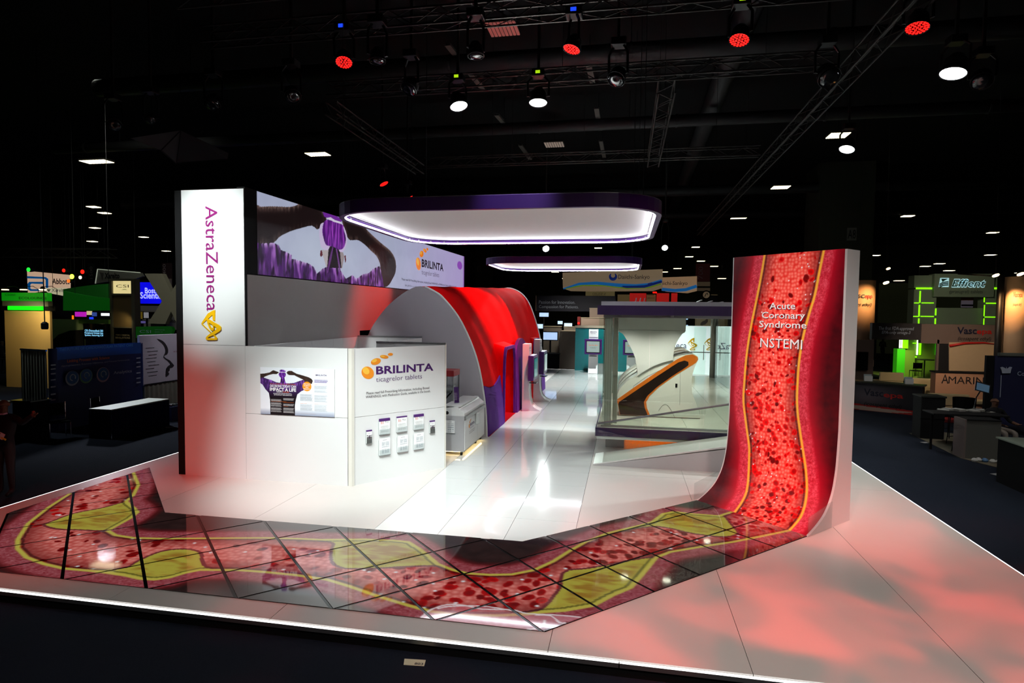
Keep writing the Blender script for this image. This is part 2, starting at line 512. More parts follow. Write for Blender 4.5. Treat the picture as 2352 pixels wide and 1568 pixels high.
# ================================================================ artery picture (video floor and curved wall)
c1 = lambda x, y: onz(x / 2.94, 1050 + y / 2.94)[:2]
c2 = lambda x, y: onz(700 + x / 2.94, 1130 + y / 2.94)[:2]
c3 = lambda x, y: onz(1200 + x / 3.0947, 1100 + y / 3.0947)[:2]
def pts(f, s):
    return [f(*[float(k) for k in p.split(',')]) for p in s.split()]
U_ = pts(c1, '895,60 900,105 935,190 900,260 852,300 870,320 905,345 930,375 880,415 780,470 728,500 780,530 900,548 1100,553 1500,550 1800,548 2000,553') + \
     pts(c2, '100,325 400,322 600,330 700,340 780,390 830,430 900,490 1000,530 1100,553 1250,563 1400,560 1550,530 1680,470 1790,400') + \
     pts(c3, '450,450 600,390 700,365 850,330 920,310 1000,250 1080,235 1200,250 1400,265 1430,255 1515,229')
L_ = pts(c1, '560,190 470,250 330,340 190,450 120,560 120,620 180,680 300,725 430,755 600,770 700,780 850,802 950,825 1050,830 1150,815 1250,785 1350,765 1600,765 1800,780 2000,800') + \
     pts(c2, '150,595 300,640 500,710 700,770 850,810 1000,830 1150,838 1300,838 1500,830 1600,815 1750,805 1950,770 2080,700 2200,650 2280,560') + \
     pts(c3, '950,562 1050,522 1300,480 1500,450 1700,410 1870,375 1915,364')
PLQ = [pts(c1, '850,305 700,345 500,385 350,440 310,460 400,485 550,490 700,495 780,470 880,415 930,375 905,345 870,318'),
       pts(c1, '600,772 850,752 950,700 1100,640 1250,628 1340,650 1350,700 1380,748 1450,762 1350,770 1250,788 1150,818 1050,832 950,828 850,805 700,782'),
       pts(c2, '100,325 200,345 190,400 195,470 260,512 400,516 550,510 750,500 900,498 960,520 900,488 830,430 780,390 700,340 600,330 400,322'),
       pts(c2, '1300,840 1500,822 1620,790 1700,700 1740,640 1745,570 1790,535 1900,525 2050,500 2348,450 2280,560 2200,650 2080,700 1950,770 1750,807 1600,818 1450,838'),
       pts(c3, '700,368 850,335 920,312 1000,250 1080,235 1200,250 1400,265 1425,265 1470,320 1520,380 1500,400 1400,410 1200,385 1050,350 920,338')]
PLQ = [smooth_pts(p, 4, True) for p in PLQ]

def vnoise(x, y, s, seed=0):
    """smooth two-octave noise 0..1"""
    c, q = 0.8, 0.6
    return 0.66 * _vn(x * c - y * q, x * q + y * c, s, seed) + 0.34 * _vn(x * q + y * c, y * q - x * c, s * 2.3, seed + 5)
def _vn(x, y, s, seed=0):
    x = x * s + seed * 17.3; y = y * s + seed * 9.1
    i, j = np.floor(x).astype(int), np.floor(y).astype(int); fx, fy = x - i, y - j
    fx = fx * fx * (3 - 2 * fx); fy = fy * fy * (3 - 2 * fy)
    h = lambda a, b: (np.sin(a * 127.1 + b * 311.7 + seed) * 43758.5453) % 1.0
    return (h(i, j) * (1 - fx) + h(i + 1, j) * fx) * (1 - fy) + (h(i, j + 1) * (1 - fx) + h(i + 1, j + 1) * fx) * fy
def mixc(c, m_, col):
    m_ = np.clip(m_, 0, 1)[:, None]; return c * (1 - m_) + np.asarray(col, float) * m_
def cellnoise(x, y, s):
    """distance to jittered lattice points, 0..~0.7: honeycomb look"""
    x = x * s; y = y * s; i, j = np.floor(x).astype(int), np.floor(y).astype(int); d = np.full(x.shape, 9.0)
    for a in (-1, 0, 1):
        for b in (-1, 0, 1):
            ii, jj = i + a, j + b
            px = ii + 0.5 + 0.6 * (((np.sin(ii * 12.99 + jj * 78.23) * 43758.5) % 1.0) - 0.5)
            py = jj + 0.5 + 0.6 * (((np.sin(ii * 39.3 + jj * 11.1) * 24634.6) % 1.0) - 0.5)
            d = np.minimum(d, np.hypot(x - px, y - py))
    return d

def artery(x, y, U, L, plaques, cells, sparks, k=1.0, honey=7.0, hc_amp=(60, 95, 90), stripe=0.055, outer=0.30, halo=0.22, halo_col=(150, 12, 28), band_col=(176, 74, 84), plq=(190, 178, 58), out_dark=(58, 22, 20), stripe_col=(205, 190, 62), lumen=(222, 112, 104), cellcol=(192, 16, 18), lay=True):
    dU = segdist(x, y, U); dL = segdist(x, y, L); d = np.minimum(dU, dL)
    inside = inpoly(x, y, list(U) + list(L)[::-1])
    n1 = vnoise(x, y, 9, 1); n2 = vnoise(x, y, 30, 2); n3 = vnoise(x, y, 70, 3)
    # outside: fibrous wall, red halo, dark tissue
    c = np.zeros((len(x), 3)) + np.asarray(out_dark, float) * (0.75 + 0.5 * n1[:, None])
    c = mixc(c, 1 - (d - outer) / halo, halo_col)
    band = np.zeros((len(x), 3)) + np.asarray(band_col, float) + (n2[:, None] - 0.5) * np.array((34, 50, 50)) + (n3[:, None] - 0.5) * np.array((46, 66, 62))
    wallm = 1 - (d - outer * 0.85) / (0.10 * k)
    c = c * (1 - np.clip(wallm, 0, 1)[:, None]) + band * np.clip(wallm, 0, 1)[:, None]
    # inside: honeycomb lining, darker at the wall
    hc = cellnoise(x, y, honey)
    ins = np.zeros((len(x), 3)) + np.asarray(lumen, float) + np.clip(0.45 - hc, -0.3, 0.4)[:, None] * np.array(hc_amp)
    ins = mixc(ins, 0.85 * (1 - d / (0.34 * k)), (112, 32, 30))
    for (cx, cy, a, b, t, shade) in cells:
        sel = (abs(x - cx) < a) & (abs(y - cy) < a)
        if not sel.any(): continue
        ct, st = math.cos(t), math.sin(t)
        xs, ys = x[sel] - cx, y[sel] - cy
        q = ((xs * ct + ys * st) / a) ** 2 + ((-xs * st + ys * ct) / b) ** 2
        col = np.asarray(cellcol, float) * shade
        cc = ins[sel]; mm = np.clip((1.0 - q) * 6, 0, 1)
        rim = np.clip(1 - q * 1.4, 0, 1) * 0.22
        ins[sel] = cc * (1 - mm[:, None]) + (col * (1 - rim[:, None])) * mm[:, None]
    for (cx, cy, r_) in sparks:
        q = ((x - cx) ** 2 + (y - cy) ** 2) / r_ ** 2
        ins = mixc(ins, 1.3 * (1 - q), (235, 240, 245))
    c[inside] = ins[inside]
    for P in plaques:
        m_ = inpoly(x, y, P)
        if not m_.any(): continue
        e = segdist(x[m_], y[m_], list(P) + [P[0]])
        nn = vnoise(x[m_] * 0.5, y[m_] * 1.6, 9, 5)
        base = np.zeros((m_.sum(), 3)) + np.array(plq, float)
        base = mixc(base, np.clip((e - 0.06) / 0.10, 0, 1) * np.clip((nn - 0.32) * 2.0, 0, 0.7), (150, 98, 34))
        c[m_] = base
        # thin brown lining against the lumen
        ring = inside & ~m_ & (segdist(x, y, list(P) + [P[0]]) < 0.045 * k)
        c[ring] = (116, 48, 52)
    sm = np.clip((stripe - d) / (0.02), 0, 1)
    c = mixc(c, sm, stripe_col)
    dk = inside & (d > stripe) & (d < stripe + 0.035 * k)
    c[dk] = c[dk] * 0.65
    return c

def mid_between(U, L, n):
    """random points inside the vessel"""
    poly = np.array(list(U) + list(L)[::-1]); lo, hi = poly.min(0), poly.max(0); out = []
    while len(out) < n:
        p = lo + RNG.random((400, 2)) * (hi - lo); m_ = inpoly(p[:, 0], p[:, 1], poly)
        out += [tuple(q) for q in p[m_]]
    return out[:n]

Us, Ls = np.array(U_), np.array(L_)
fcells = []
for (cx, cy) in mid_between(Us, Ls, 640):
    # crowded towards the curved wall, sparse at the far left
    dens = 0.35 if cx < -4.5 else (0.55 if cx < -2.6 else 0.95)
    if RNG.random() > dens: continue
    a = RNG.uniform(0.055, 0.10); fcells.append((cx, cy, a, a * RNG.uniform(0.5, 0.9), RNG.uniform(0, PI), RNG.uniform(0.62, 1.1)))
fspark = [(p[0], p[1], 0.028) for p in mid_between(Us, Ls, 90)]

# ================================================================ video floor
LEDPOLY = [(-9.45, 10.57), (-7.12, 8.26), (-1.37, 8.28), (1.33, 10.84), (2.715, 9.41), (-0.74, 5.955), (-7.72, 5.955), (-9.46, 7.69)]
led_mat = printed('video_tile_glass', 0.045, 0.60, 0.5, dark=True, ior=1.95)
vf = thing('video_floor', 'floor of dark glass video tiles showing an artery with red blood cells', 'video floor', (-3.0, 7.0, 0))
MB().prism(LEDPOLY, 0.0005, 0.005).build('floor_frame', black_gloss, vf, world=True)
GO = np.array([-5.9440, 4.1932]); GS = 0.81593; DI = np.array([0.70711, 0.70711]); DJ = np.array([0.70711, -0.70711])
NT = 46
IN = 0.019
def bubble(x, y, c):
    """pale pink bubble with white outlines at the front edge of the picture"""
    P = smooth_pts(pts(c2, '790,850 850,800 960,765 1080,770 1250,785 1450,825 1650,840 1860,850 1700,900 1500,960 1200,950 900,880'), 4, True)
    m_ = inpoly(x, y, P)
    c[m_] = c[m_] * 0.45 + np.array((226, 150, 162)) * 0.55
    for line in ('790,850 850,800 960,765 1080,770 1200,795 1400,800 1500,825 1700,835 1860,850', '900,790 1000,775 1200,775 1400,805', '1560,835 1660,840 1720,885 1760,888', '1620,870 1600,915 1500,935'):
        q = segdist(x, y, smooth_pts(pts(c2, line), 5)); c = mixc(c, (0.016 - q) / 0.008, (240, 225, 228))
    return c
poly = np.array(LEDPOLY)
for i in range(-6, 16):
    for j in range(-12, 6):
        q = GO + GS * (np.array([[i, j], [i + 1, j], [i + 1, j + 1], [i, j + 1]]) @ np.array([DI, DJ]))
        t = np.linspace(IN, GS - IN, NT + 1)
        A, B = np.meshgrid(t, t); A = A.ravel(); B = B.ravel()
        X = q[0, 0] + A * DI[0] + B * DJ[0]; Y = q[0, 1] + A * DI[1] + B * DJ[1]
        ins = inpoly(X, Y, poly)
        if ins.sum() < 30: continue
        idx = np.arange(NT)[None, :] + np.arange(NT)[:, None] * (NT + 1)
        Fq = np.stack([idx, idx + NT + 1, idx + NT + 2, idx + 1], -1).reshape(-1, 4)
        me = bpy.data.meshes.new('video_tile')
        if not ins.all():
            touched = ins[Fq].any(1)
            me.from_pydata(np.stack([X, Y, 0 * X + 0.010], -1).tolist(), [], Fq[touched].tolist())
            bm = bmesh.new(); bm.from_mesh(me)
            bmesh.ops.delete(bm, geom=[v for v in bm.verts if not v.link_faces], context='VERTS')
            for k in range(len(poly)):
                a, b = poly[k], poly[(k + 1) % len(poly)]; dv = b - a
                nrm = Vector((dv[1], -dv[0], 0)).normalized()
                co = Vector((a[0], a[1], 0))
                bmesh.ops.bisect_plane(bm, geom=bm.verts[:] + bm.edges[:] + bm.faces[:], dist=1e-5, plane_co=co, plane_no=nrm)
            cen = np.array([f.calc_center_median()[:2] for f in bm.faces])
            keep = inpoly(cen[:, 0], cen[:, 1], poly)
            bmesh.ops.delete(bm, geom=[f for f, k in zip(bm.faces[:], keep) if not k], context='FACES')
            if len(bm.faces) < 12:
                bm.free(); bpy.data.meshes.remove(me); continue
        else:
            me.from_pydata(np.stack([X, Y, 0 * X + 0.010], -1).tolist(), [], Fq.tolist())
            bm = bmesh.new(); bm.from_mesh(me)
        be = [e for e in bm.edges if e.is_boundary]
        r_ = bmesh.ops.extrude_edge_only(bm, edges=be)
        bmesh.ops.translate(bm, verts=[v for v in r_['geom'] if isinstance(v, bmesh.types.BMVert)], vec=(0, 0, -0.005))
        bm.to_mesh(me); bm.free()
        n = len(me.vertices); co = np.empty(n * 3, np.float32); me.vertices.foreach_get('co', co); co = co.reshape(-1, 3).astype(float)
        x, y = co[:, 0], co[:, 1]
        near = [c for c in fcells if abs(c[0] - x.mean()) < 0.75 and abs(c[1] - y.mean()) < 0.75]
        nsp = [s for s in fspark if abs(s[0] - x.mean()) < 0.65 and abs(s[1] - y.mean()) < 0.65]
        c = artery(x, y, Us, Ls, PLQ, near, nsp, k=1.0, honey=11.0, outer=0.23, stripe=0.038, halo=0.16, halo_col=(104, 20, 24), out_dark=(42, 27, 26), band_col=(154, 70, 78), lumen=(214, 108, 100), stripe_col=(198, 186, 78), plq=(182, 172, 66))
        if x.mean() > -3.2 and y.mean() < 7.4: c = bubble(x, y, c)
        edge = co[:, 2] < 0.008; c[edge] = (12, 10, 10)
        put_picture(me, lin(np.clip(c, 0, 255)))
        co[:, 0] -= vf.location[0]; co[:, 1] -= vf.location[1]
        me.vertices.foreach_set('co', co.astype(np.float32).ravel()); me.update()
        me.materials.append(led_mat)
        o = bpy.data.objects.new('video_tile', me); COL.objects.link(o); o.parent = vf

# ================================================================ curved graphic wall
JB = np.array([3.56, 10.28, 0.0]); JU = np.array([-0.6905, -0.7234, 0.0]); JW = np.array([-1.41, 1.44, 0.0]); JWL = float(np.linalg.norm(JW)); JWn = JW / JWL
jw = thing('curved_display_wall', 'tall curved display wall with a red artery picture sweeping down to the floor', 'display wall', JB)
jprof = np.array([(1.26, 0.0), (0.98, 0.11), (0.74, 0.26), (0.56, 0.50), (0.46, 0.82), (0.42, 1.15), (0.40, 1.45), (0.40, 4.26)])
jp = np.concatenate([smooth_pts(jprof[:7], 6), np.linspace(jprof[6], jprof[7], 12)[1:]])
jl = np.concatenate([[0], np.cumsum(np.linalg.norm(np.diff(jp, axis=0), axis=1))])
def j3(s, z, a):   # a = 0 left edge .. 1 right edge seen from the front
    return JB + JW * (1 - a) + JU * s + np.array([0, 0, z])
MB().prism([(0, 0)] + [tuple(p) for p in jp] + [(0, 4.26)], 0.0, 1.0, lambda s, z, a: j3(s, z, a)).build('wall_body', panel_white, jw, world=True)
JLm = [(0.38, 0.0), (0.335, 0.46), (0.275, 0.85), (0.245, 1.12), (0.225, 1.36), (0.185, 1.66), (0.15, 1.99), (0.14, 2.2), (0.145, 2.48), (0.155, 2.84), (0.175, 3.19), (0.205, 3.54), (0.24, 3.89), (0.28, 4.31), (0.31, 4.7)]
JRm = [(0.87, 0.0), (0.865, 0.28), (0.855, 0.45), (0.82, 0.78), (0.77, 1.15), (0.73, 1.43), (0.695, 1.7), (0.665, 1.99), (0.65, 2.27), (0.65, 2.55), (0.655, 2.84), (0.67, 3.12), (0.695, 3.4), (0.73, 3.68), (0.77, 3.96), (0.8, 4.31), (0.835, 4.7)]
JUp = smooth_pts([(a * JWL, l) for a, l in JLm], 4); JLo = smooth_pts([(a * JWL, l) for a, l in JRm], 4)
wcells = []
for (cx, cy) in mid_between(JUp, JLo, 460):
    a = RNG.uniform(0.028, 0.060)
    if cy > 3.95 and RNG.random() > 0.35: continue
    if cy > 3.0 and RNG.random() > 0.65: continue
    wcells.append((cx, cy, a, a * RNG.uniform(0.4, 0.95), RNG.uniform(0, PI), RNG.choice([0.62, 0.9, 1.0, 1.08, 1.15])))
wspark = [(p[0], p[1], 0.013) for p in mid_between(JUp, JLo, 70)]
def jcol(u, v):
    x, l = u * JWL, v * jl[-1]
    c = artery(x, l, JUp, JLo, [], wcells, wspark, k=0.75, honey=17.0, hc_amp=(55, 135, 125), stripe=0.030, outer=0.175, out_dark=(64, 2, 10), stripe_col=(226, 165, 52), lumen=(234, 76, 64), cellcol=(212, 4, 6), halo=0.30, halo_col=(164, 8, 30), band_col=(188, 46, 62))
    return c
def j3v(u, v):
    l = v * jl[-1]; s = np.interp(l, jl, jp[:, 0]) ; z = np.interp(l, jl, jp[:, 1])
    ds = np.gradient(s, ) * 0
    uu = 0.012 + u * 0.972
    P = JB[None] + JW[None] * (1 - uu)[:, None] + JU[None] * (s + 0.006)[:, None]
    P[:, 2] = z + 0.004
    return P
wall_print = printed('curved_wall_graphic', 0.35, 0.50, 0.3)
painted('graphic', 200, 460, j3v, jcol, wall_print, jw)
lt_white = mat('letter_white', (240, 240, 240), 0.5, emit=(240, 240, 240), es=0.35)
lt_shadow = mat('letter_shadow', (90, 10, 14), 0.6)
for txt, a0, a1, l, h in (('Acute', 0.375, 0.605, 3.75, 0.115), ('Coronary', 0.305, 0.69, 3.595, 0.115), ('Syndrome', 0.285, 0.705, 3.44, 0.115), ('NSTEMI', 0.30, 0.675, 3.10, 0.165)):
    z = float(np.interp(l, jl, jp[:, 1]))
    org = j3(0.408, z, a0)
    lettering(txt, org + JWn * -0.008 + np.array([0, 0, -0.010]), -JWn, (0, 0, 1), h, lt_shadow, jw, width=(a1 - a0) * JWL, bold=0.0, gap=0.004)
    lettering(txt, org, -JWn, (0, 0, 1), h, lt_white, jw, width=(a1 - a0) * JWL, bold=0.0 if txt == 'NSTEMI' else 0.008, gap=0.010)
for side, a in (('l', -0.012), ('r', 1.012)):   # clear guards at the toe of the curve
    gd = MB().prism([(0.62, 0.02), (1.30, 0.02), (1.30, 0.30), (0.62, 0.42)], a - 0.003, a + 0.003, lambda s, z, aa: j3(s, z, aa)).build('toe_guard', clear, jw, world=True)

# ================================================================ name tower
tower = thing('name_tower', 'tall white tower with a purple name running down it and a gold ribbon emblem', 'sign tower', (-7.72, 10.5, 0))
box('tower_core', black_matt, tower, (-8.54, 10.286, 0), (-7.062, 10.36, 5.49))
TF = 10.27
for z0, z1 in ((0.0, 2.548), (2.554, 5.49)):
    box('face_panel', panel_white, tower, (-8.38, TF, z0), (-7.062, TF + 0.016, z1))
lt_mul = mat('letter_mulberry', (140, 26, 110), 0.4)
lt_purple = mat('letter_purple', (62, 20, 92), 0.5)
lt_black = mat('letter_black', (28, 24, 26), 0.6)
lettering('AstraZeneca', (-7.86, TF, 5.18), (0, 0, -1), (1, 0, 0), 0.265, lt_mul, tower, width=1.98, bold=0.0, gap=0.006)
def emblem(o, rx, up, s, parent, name='emblem', matl=None, nrm=None):
    """gold double-ribbon emblem drawn in a 1 x 1.35 frame, as bevelled ribbons"""
    matl = matl or gold
    o = np.asarray(o, float); rx = np.asarray(rx, float); up = np.asarray(up, float); nn = np.cross(rx, up)
    def to3(u, v, h): return o + rx * (u * s) + up * (v * s) + nn * h
    ribbons = [
        [(0.69, 1.345), (0.60, 1.335), (0.33, 1.19), (0.03, 0.80), (0.02, 0.735), (0.07, 0.74), (0.30, 0.93), (0.55, 1.125), (0.56, 1.05), (0.57, 0.90), (0.68, 0.86), (0.69, 1.15)],
        [(0.02, 0.76), (0.05, 0.72), (0.47, 0.37), (0.45, 0.345), (0.0, 0.72)],
        [(0.28, 0.95), (0.36, 0.95), (0.62, 0.81), (0.86, 0.70), (0.99, 0.60), (0.985, 0.47), (0.90, 0.40), (0.62, 0.24), (0.38, 0.15), (0.33, 0.11), (0.36, 0.09), (0.70, 0.10), (0.60, 0.225), (0.66, 0.25), (0.80, 0.09), (0.79, 0.04), (0.72, 0.015), (0.30, 0.005), (0.22, 0.06), (0.25, 0.15), (0.42, 0.29), (0.70, 0.44), (0.78, 0.53), (0.74, 0.58), (0.40, 0.78), (0.30, 0.88)],
        [(0.30, 0.90), (0.34, 0.88), (0.47, 0.60), (0.545, 0.535), (0.60, 0.56), (0.60, 0.74), (0.645, 0.72), (0.655, 0.52), (0.60, 0.43), (0.53, 0.43), (0.43, 0.53), (0.33, 0.74)],
    ]
    root = None
    mb = MB()
    for k, P in enumerate(ribbons):
        mb.prism(P, 0.002 + 0.002 * k, 0.012 + 0.006 * k, to3)
    return mb.build(name, matl, parent, world=True, bevel=0.0)
emblem((-7.975, TF, 2.64), (1, 0, 0), (0, 0, 1), 0.43, tower)

# ================================================================ storage room behind the counter front
ROOMH = 2.545
room = thing('storage_room', 'low white walled storage room with an angled front beside the name tower', 'storage room', (-5.4, 10.27, 0))
for z0, z1 in ((0.0, 1.262), (1.268, ROOMH)):
    box('wall_panel', panel_white, room, (-7.058, 10.27, z0), (-4.985, 10.31, z1))
DG = np.array([0.60903, 0.79315, 0]); DGN = np.array([0.79315, -0.60903, 0]); D0 = np.array([-4.91, 10.28, 0])
def dg3(s, z, n=0.0): return D0 + DG * s + DGN * n + np.array([0, 0, z])
MB().prism([(-7.058 + 2.09, 10.262), (-4.90, 10.262), (-4.868, 10.305), (-4.93, 10.36), (-4.968, 10.31)], 0, ROOMH).build('corner_post', alu if False else mat('trim_cream', (218, 216, 206), 0.4), room, world=True)
for z0, z1 in ((0.0, 1.268), (1.274, ROOMH)):
    MB().prism([(0.05, -0.04), (2.085, -0.04), (2.085, 0.0), (0.05, 0.0)], z0, z1, lambda s, n, z: dg3(s, z, n)).build('wall_panel', panel_white, room, world=True)
MB().prism([(2.088, -0.05), (2.12, -0.05), (2.12, 0.004), (2.088, 0.004)], 0, ROOMH, lambda s, n, z: dg3(s, z, n)).build('end_post', mat('trim_cream'), room, world=True)
box('wall_panel', panel_white, room, (-5.17, 12.0, 0), (-3.64, 12.04, ROOMH + 0.02))
box('top_rail', alu, room, (-5.17, 11.985, ROOMH + 0.02), (-3.64, 12.055, ROOMH + 0.05))
for a, b in ((12.045, 13.38), (13.385, 14.86)):
    box('wall_panel', panel_white, room, (-5.19, a, 0), (-5.15, b, ROOMH))
for a, b in ((-6.92, -6.1), (-6.095, -5.19)):
    box('wall_panel', panel_white, room, (a, 14.86, 0), (b, 14.90, ROOMH))
box('top_rail', alu, room, (-6.92, 14.85, ROOMH), (-5.15, 14.91, ROOMH + 0.04))
for k, (a, b) in enumerate(((10.40, 12.2), (12.205, 12.5), (12.505, 13.5), (13.505, 14.0), (14.005, 14.85))):
    box('wall_panel', panel_white, room, (-6.96, a, 0), (-6.92, b, ROOMH))

# picture board on the counter front
def man_back(u, v, arms=True):
    """a figure seen from behind tying a purple head scarf; u right, v up over the board"""
    n = len(u); base = np.zeros((n, 3)) + np.array((226, 232, 238)); base = mixc(base, np.clip((0.13 - v) / 0.13, 0, 1) * 0.75, (110, 120, 145))
    nz = vnoise(u * 1.6, v, 40, 4); nz2 = vnoise(u * 3, v * 1.2, 14, 8)
    skin = lambda d: np.stack([52 + 60 * d, 38 + 46 * d, 32 + 40 * d], -1)
    def fill(P, f, edge=0.012):
        nonlocal base
        m_ = inpoly(u, v, P)
        if m_.any(): base[m_] = f(m_)
    def skf(m_):
        return skin(np.clip((nz2[m_] - 0.55) * 1.2, 0, 1))
    fill([(0.0, 0.86), (0.06, 0.87), (0.13, 0.895), (0.165, 0.935), (0.185, 0.945), (0.21, 0.93), (0.25, 0.91), (0.255, 0.895), (0.225, 0.865), (0.18, 0.865), (0.12, 0.84), (0.06, 0.80), (0.035, 0.765), (0.0, 0.77)], skf)
    fill([(0.36, 0.90), (0.375, 0.93), (0.40, 0.945), (0.43, 0.945), (0.455, 0.92), (0.50, 0.885), (0.58, 0.855), (0.66, 0.82), (0.70, 0.785), (0.715, 0.745), (0.70, 0.68), (0.66, 0.70), (0.60, 0.73), (0.585, 0.765), (0.52, 0.81), (0.46, 0.855), (0.40, 0.85), (0.375, 0.87)], skf)
    def shirt(m_):
        f = vnoise(u[m_] * 3.2, v[m_] * 0.7, 16, 6); b_ = np.zeros((m_.sum(), 3)) + np.array((62, 34, 92))
        b_ = mixc(b_, np.clip((f - 0.5) * 3, 0, 1) * np.clip((v[m_] - 0.42) * 3.2, 0, 1), (150, 92, 196))
        return mixc(b_, np.clip((0.56 - v[m_]) * 5, 0, 1), (24, 18, 22))
    fill([(0.0, 0.77), (0.04, 0.785), (0.09, 0.76), (0.15, 0.735), (0.22, 0.69), (0.265, 0.68), (0.30, 0.715), (0.335, 0.69), (0.38, 0.675), (0.46, 0.69), (0.52, 0.725), (0.585, 0.765), (0.61, 0.73), (0.66, 0.70), (0.655, 0.62), (0.62, 0.565), (0.56, 0.52), (0.505, 0.45), (0.485, 0.33), (0.47, 0.20), (0.47, 0.0), (0.135, 0.0), (0.135, 0.20), (0.13, 0.33), (0.115, 0.46), (0.07, 0.53), (0.03, 0.63), (0.0, 0.66)], shirt)
    fill([(0.275, 0.69), (0.285, 0.80), (0.33, 0.80), (0.345, 0.69)], lambda m_: np.zeros((m_.sum(), 3)) + np.array((30, 22, 24)))
    def scarf(m_):
        f = vnoise(u[m_] * 7, v[m_] * 2, 12, 9); return mixc(np.zeros((m_.sum(), 3)) + np.array((74, 26, 116)), np.clip((f - 0.45) * 3, 0, 1), (158, 84, 206))
    fill([(0.265, 0.945), (0.28, 0.96), (0.305, 0.965), (0.33, 0.955), (0.35, 0.935), (0.345, 0.915), (0.27, 0.915)], scarf)
    fill([(0.262, 0.90), (0.30, 0.91), (0.345, 0.90), (0.352, 0.855), (0.34, 0.81), (0.31, 0.78), (0.28, 0.79), (0.258, 0.83), (0.252, 0.865)], scarf)
    fill([(0.30, 0.80), (0.285, 0.68), (0.275, 0.60), (0.295, 0.60), (0.31, 0.76), (0.325, 0.66), (0.345, 0.60), (0.36, 0.62), (0.325, 0.80)], scarf)
    m_ = (u > 0.255) & (u < 0.352) & (abs(v - 0.907) < 0.006); base[m_] = (235, 232, 238)
    return base
def poster_col(u, v):
    c = man_back(u, v)
    q = np.hypot((u - 0.635) * 1.68, v - 0.625); c = mixc(c, (0.105 - q) / 0.008, (232, 146, 28))
    n = vnoise(u * 3, v, 90, 3)
    def lines(u0, u1, v0, v1, pitch, col, duty=0.55, rag=0.15):
        nonlocal c
        row = np.floor((v1 - v) / pitch); end = u1 - (u1 - u0) * rag * ((np.sin(row * 91.7 + u0 * 50) * 4375.5) % 1.0)
        m_ = (u > u0) & (u < end) & (v > v0) & (v < v1) & (((v1 - v) / pitch) % 1.0 < duty) & (n > 0.22)
        c[m_] = np.asarray(col, float) * 0.8 + c[m_] * 0.2
    for v0, v1 in ((0.28, 0.33), (0.17, 0.26), (0.05, 0.15)): lines(0.145, 0.295, v0, v1, 0.014, (190, 190, 190))
    for v0, v1 in ((0.30, 0.36), (0.19, 0.24), (0.04, 0.155)): lines(0.315, 0.465, v0, v1, 0.014, (190, 190, 190))
    lines(0.145, 0.37, 0.268, 0.285, 0.017, (220, 110, 30)); lines(0.315, 0.46, 0.262, 0.272, 0.01, (220, 110, 30)); lines(0.315, 0.38, 0.18, 0.19, 0.01, (220, 110, 30))
    for v0, v1 in ((0.31, 0.46), (0.11, 0.25)): lines(0.545, 0.715, v0, v1, 0.015, (150, 158, 165))
    for v0, v1 in ((0.50, 0.65), (0.30, 0.45), (0.10, 0.25)): lines(0.735, 0.91, v0, v1, 0.015, (165, 172, 178))
    lines(0.545, 0.64, 0.255, 0.265, 0.01, (226, 130, 60)); lines(0.735, 0.80, 0.255, 0.265, 0.01, (226, 130, 60)); lines(0.735, 0.775, 0.66, 0.67, 0.01, (226, 130, 60))
    lines(0.545, 0.765, 0.045, 0.055, 0.01, (170, 150, 150)); lines(0.735, 0.915, 0.705, 0.775, 0.025, (84, 60, 130), 0.6, 0.1)
    return c
brd = thing('picture_board', 'landscape advertising board of a figure from behind tying a purple head scarf', 'poster', (-5.98, 10.26, 1.27))
BX0, BX1, BZ0, BZ1 = -6.735, -5.235, 1.272, 2.155
box('board', panel_white, brd, (BX0, 10.252, BZ0), (BX1, 10.268, BZ1))
paper = printed('board_print', 0.35, 0.10, 0.4)  # slight glow added to the print
painted('print', 330, 200, lambda u, v: np.stack([BX0 + u * (BX1 - BX0), 0 * u + 10.2505, BZ0 + v * (BZ1 - BZ0)], -1), poster_col, paper, brd)
bx = lambda u: BX0 + u * (BX1 - BX0)
bz = lambda v: BZ0 + v * (BZ1 - BZ0)
lt_w2 = mat('letter_paper_white', (245, 245, 245), 0.6)
lt_or = mat('letter_orange', (226, 104, 30), 0.6)
def btxt(t, u0, u1, v, h, m_, b=0.02): lettering(t, (bx(u0), 10.2495, bz(v)), (1, 0, 0), (0, 0, 1), h, m_, brd, width=(bx(u1) - bx(u0)), bold=b, gap=0.002)
btxt('DECISIONS TODAY CAN', 0.135, 0.49, 0.585, 0.048, lt_w2)
btxt('IMPACT A LIFE', 0.132, 0.49, 0.505, 0.062, lt_w2, 0.03)
btxt('FOR YOUR PATIENTS WITH ACUTE CORONARY SYNDROME', 0.135, 0.485, 0.647, 0.016, lt_or, 0.01)
btxt('BRILINTA', 0.225, 0.305, 0.478, 0.020, lt_w2); btxt('CAN HELP', 0.31, 0.395, 0.478, 0.020, lt_or)
btxt('BEYOND 30 DAYS, BEYOND THE HOSPITAL,', 0.18, 0.435, 0.443, 0.018, lt_w2, 0.01); btxt('BETTER EFFICACY THAN CLOPIDOGREL', 0.19, 0.435, 0.412, 0.018, lt_w2, 0.01)
for t, v in (('HELP MAKE', 0.665), ('AN IMPACT', 0.63), ('WITH', 0.595), ('BRILINTA', 0.56)):
    wv_ = 0.085 if t != 'WITH' else 0.04
    btxt(t, 0.635 - wv_ / 2, 0.635 + wv_ / 2, v, 0.020, lt_w2)

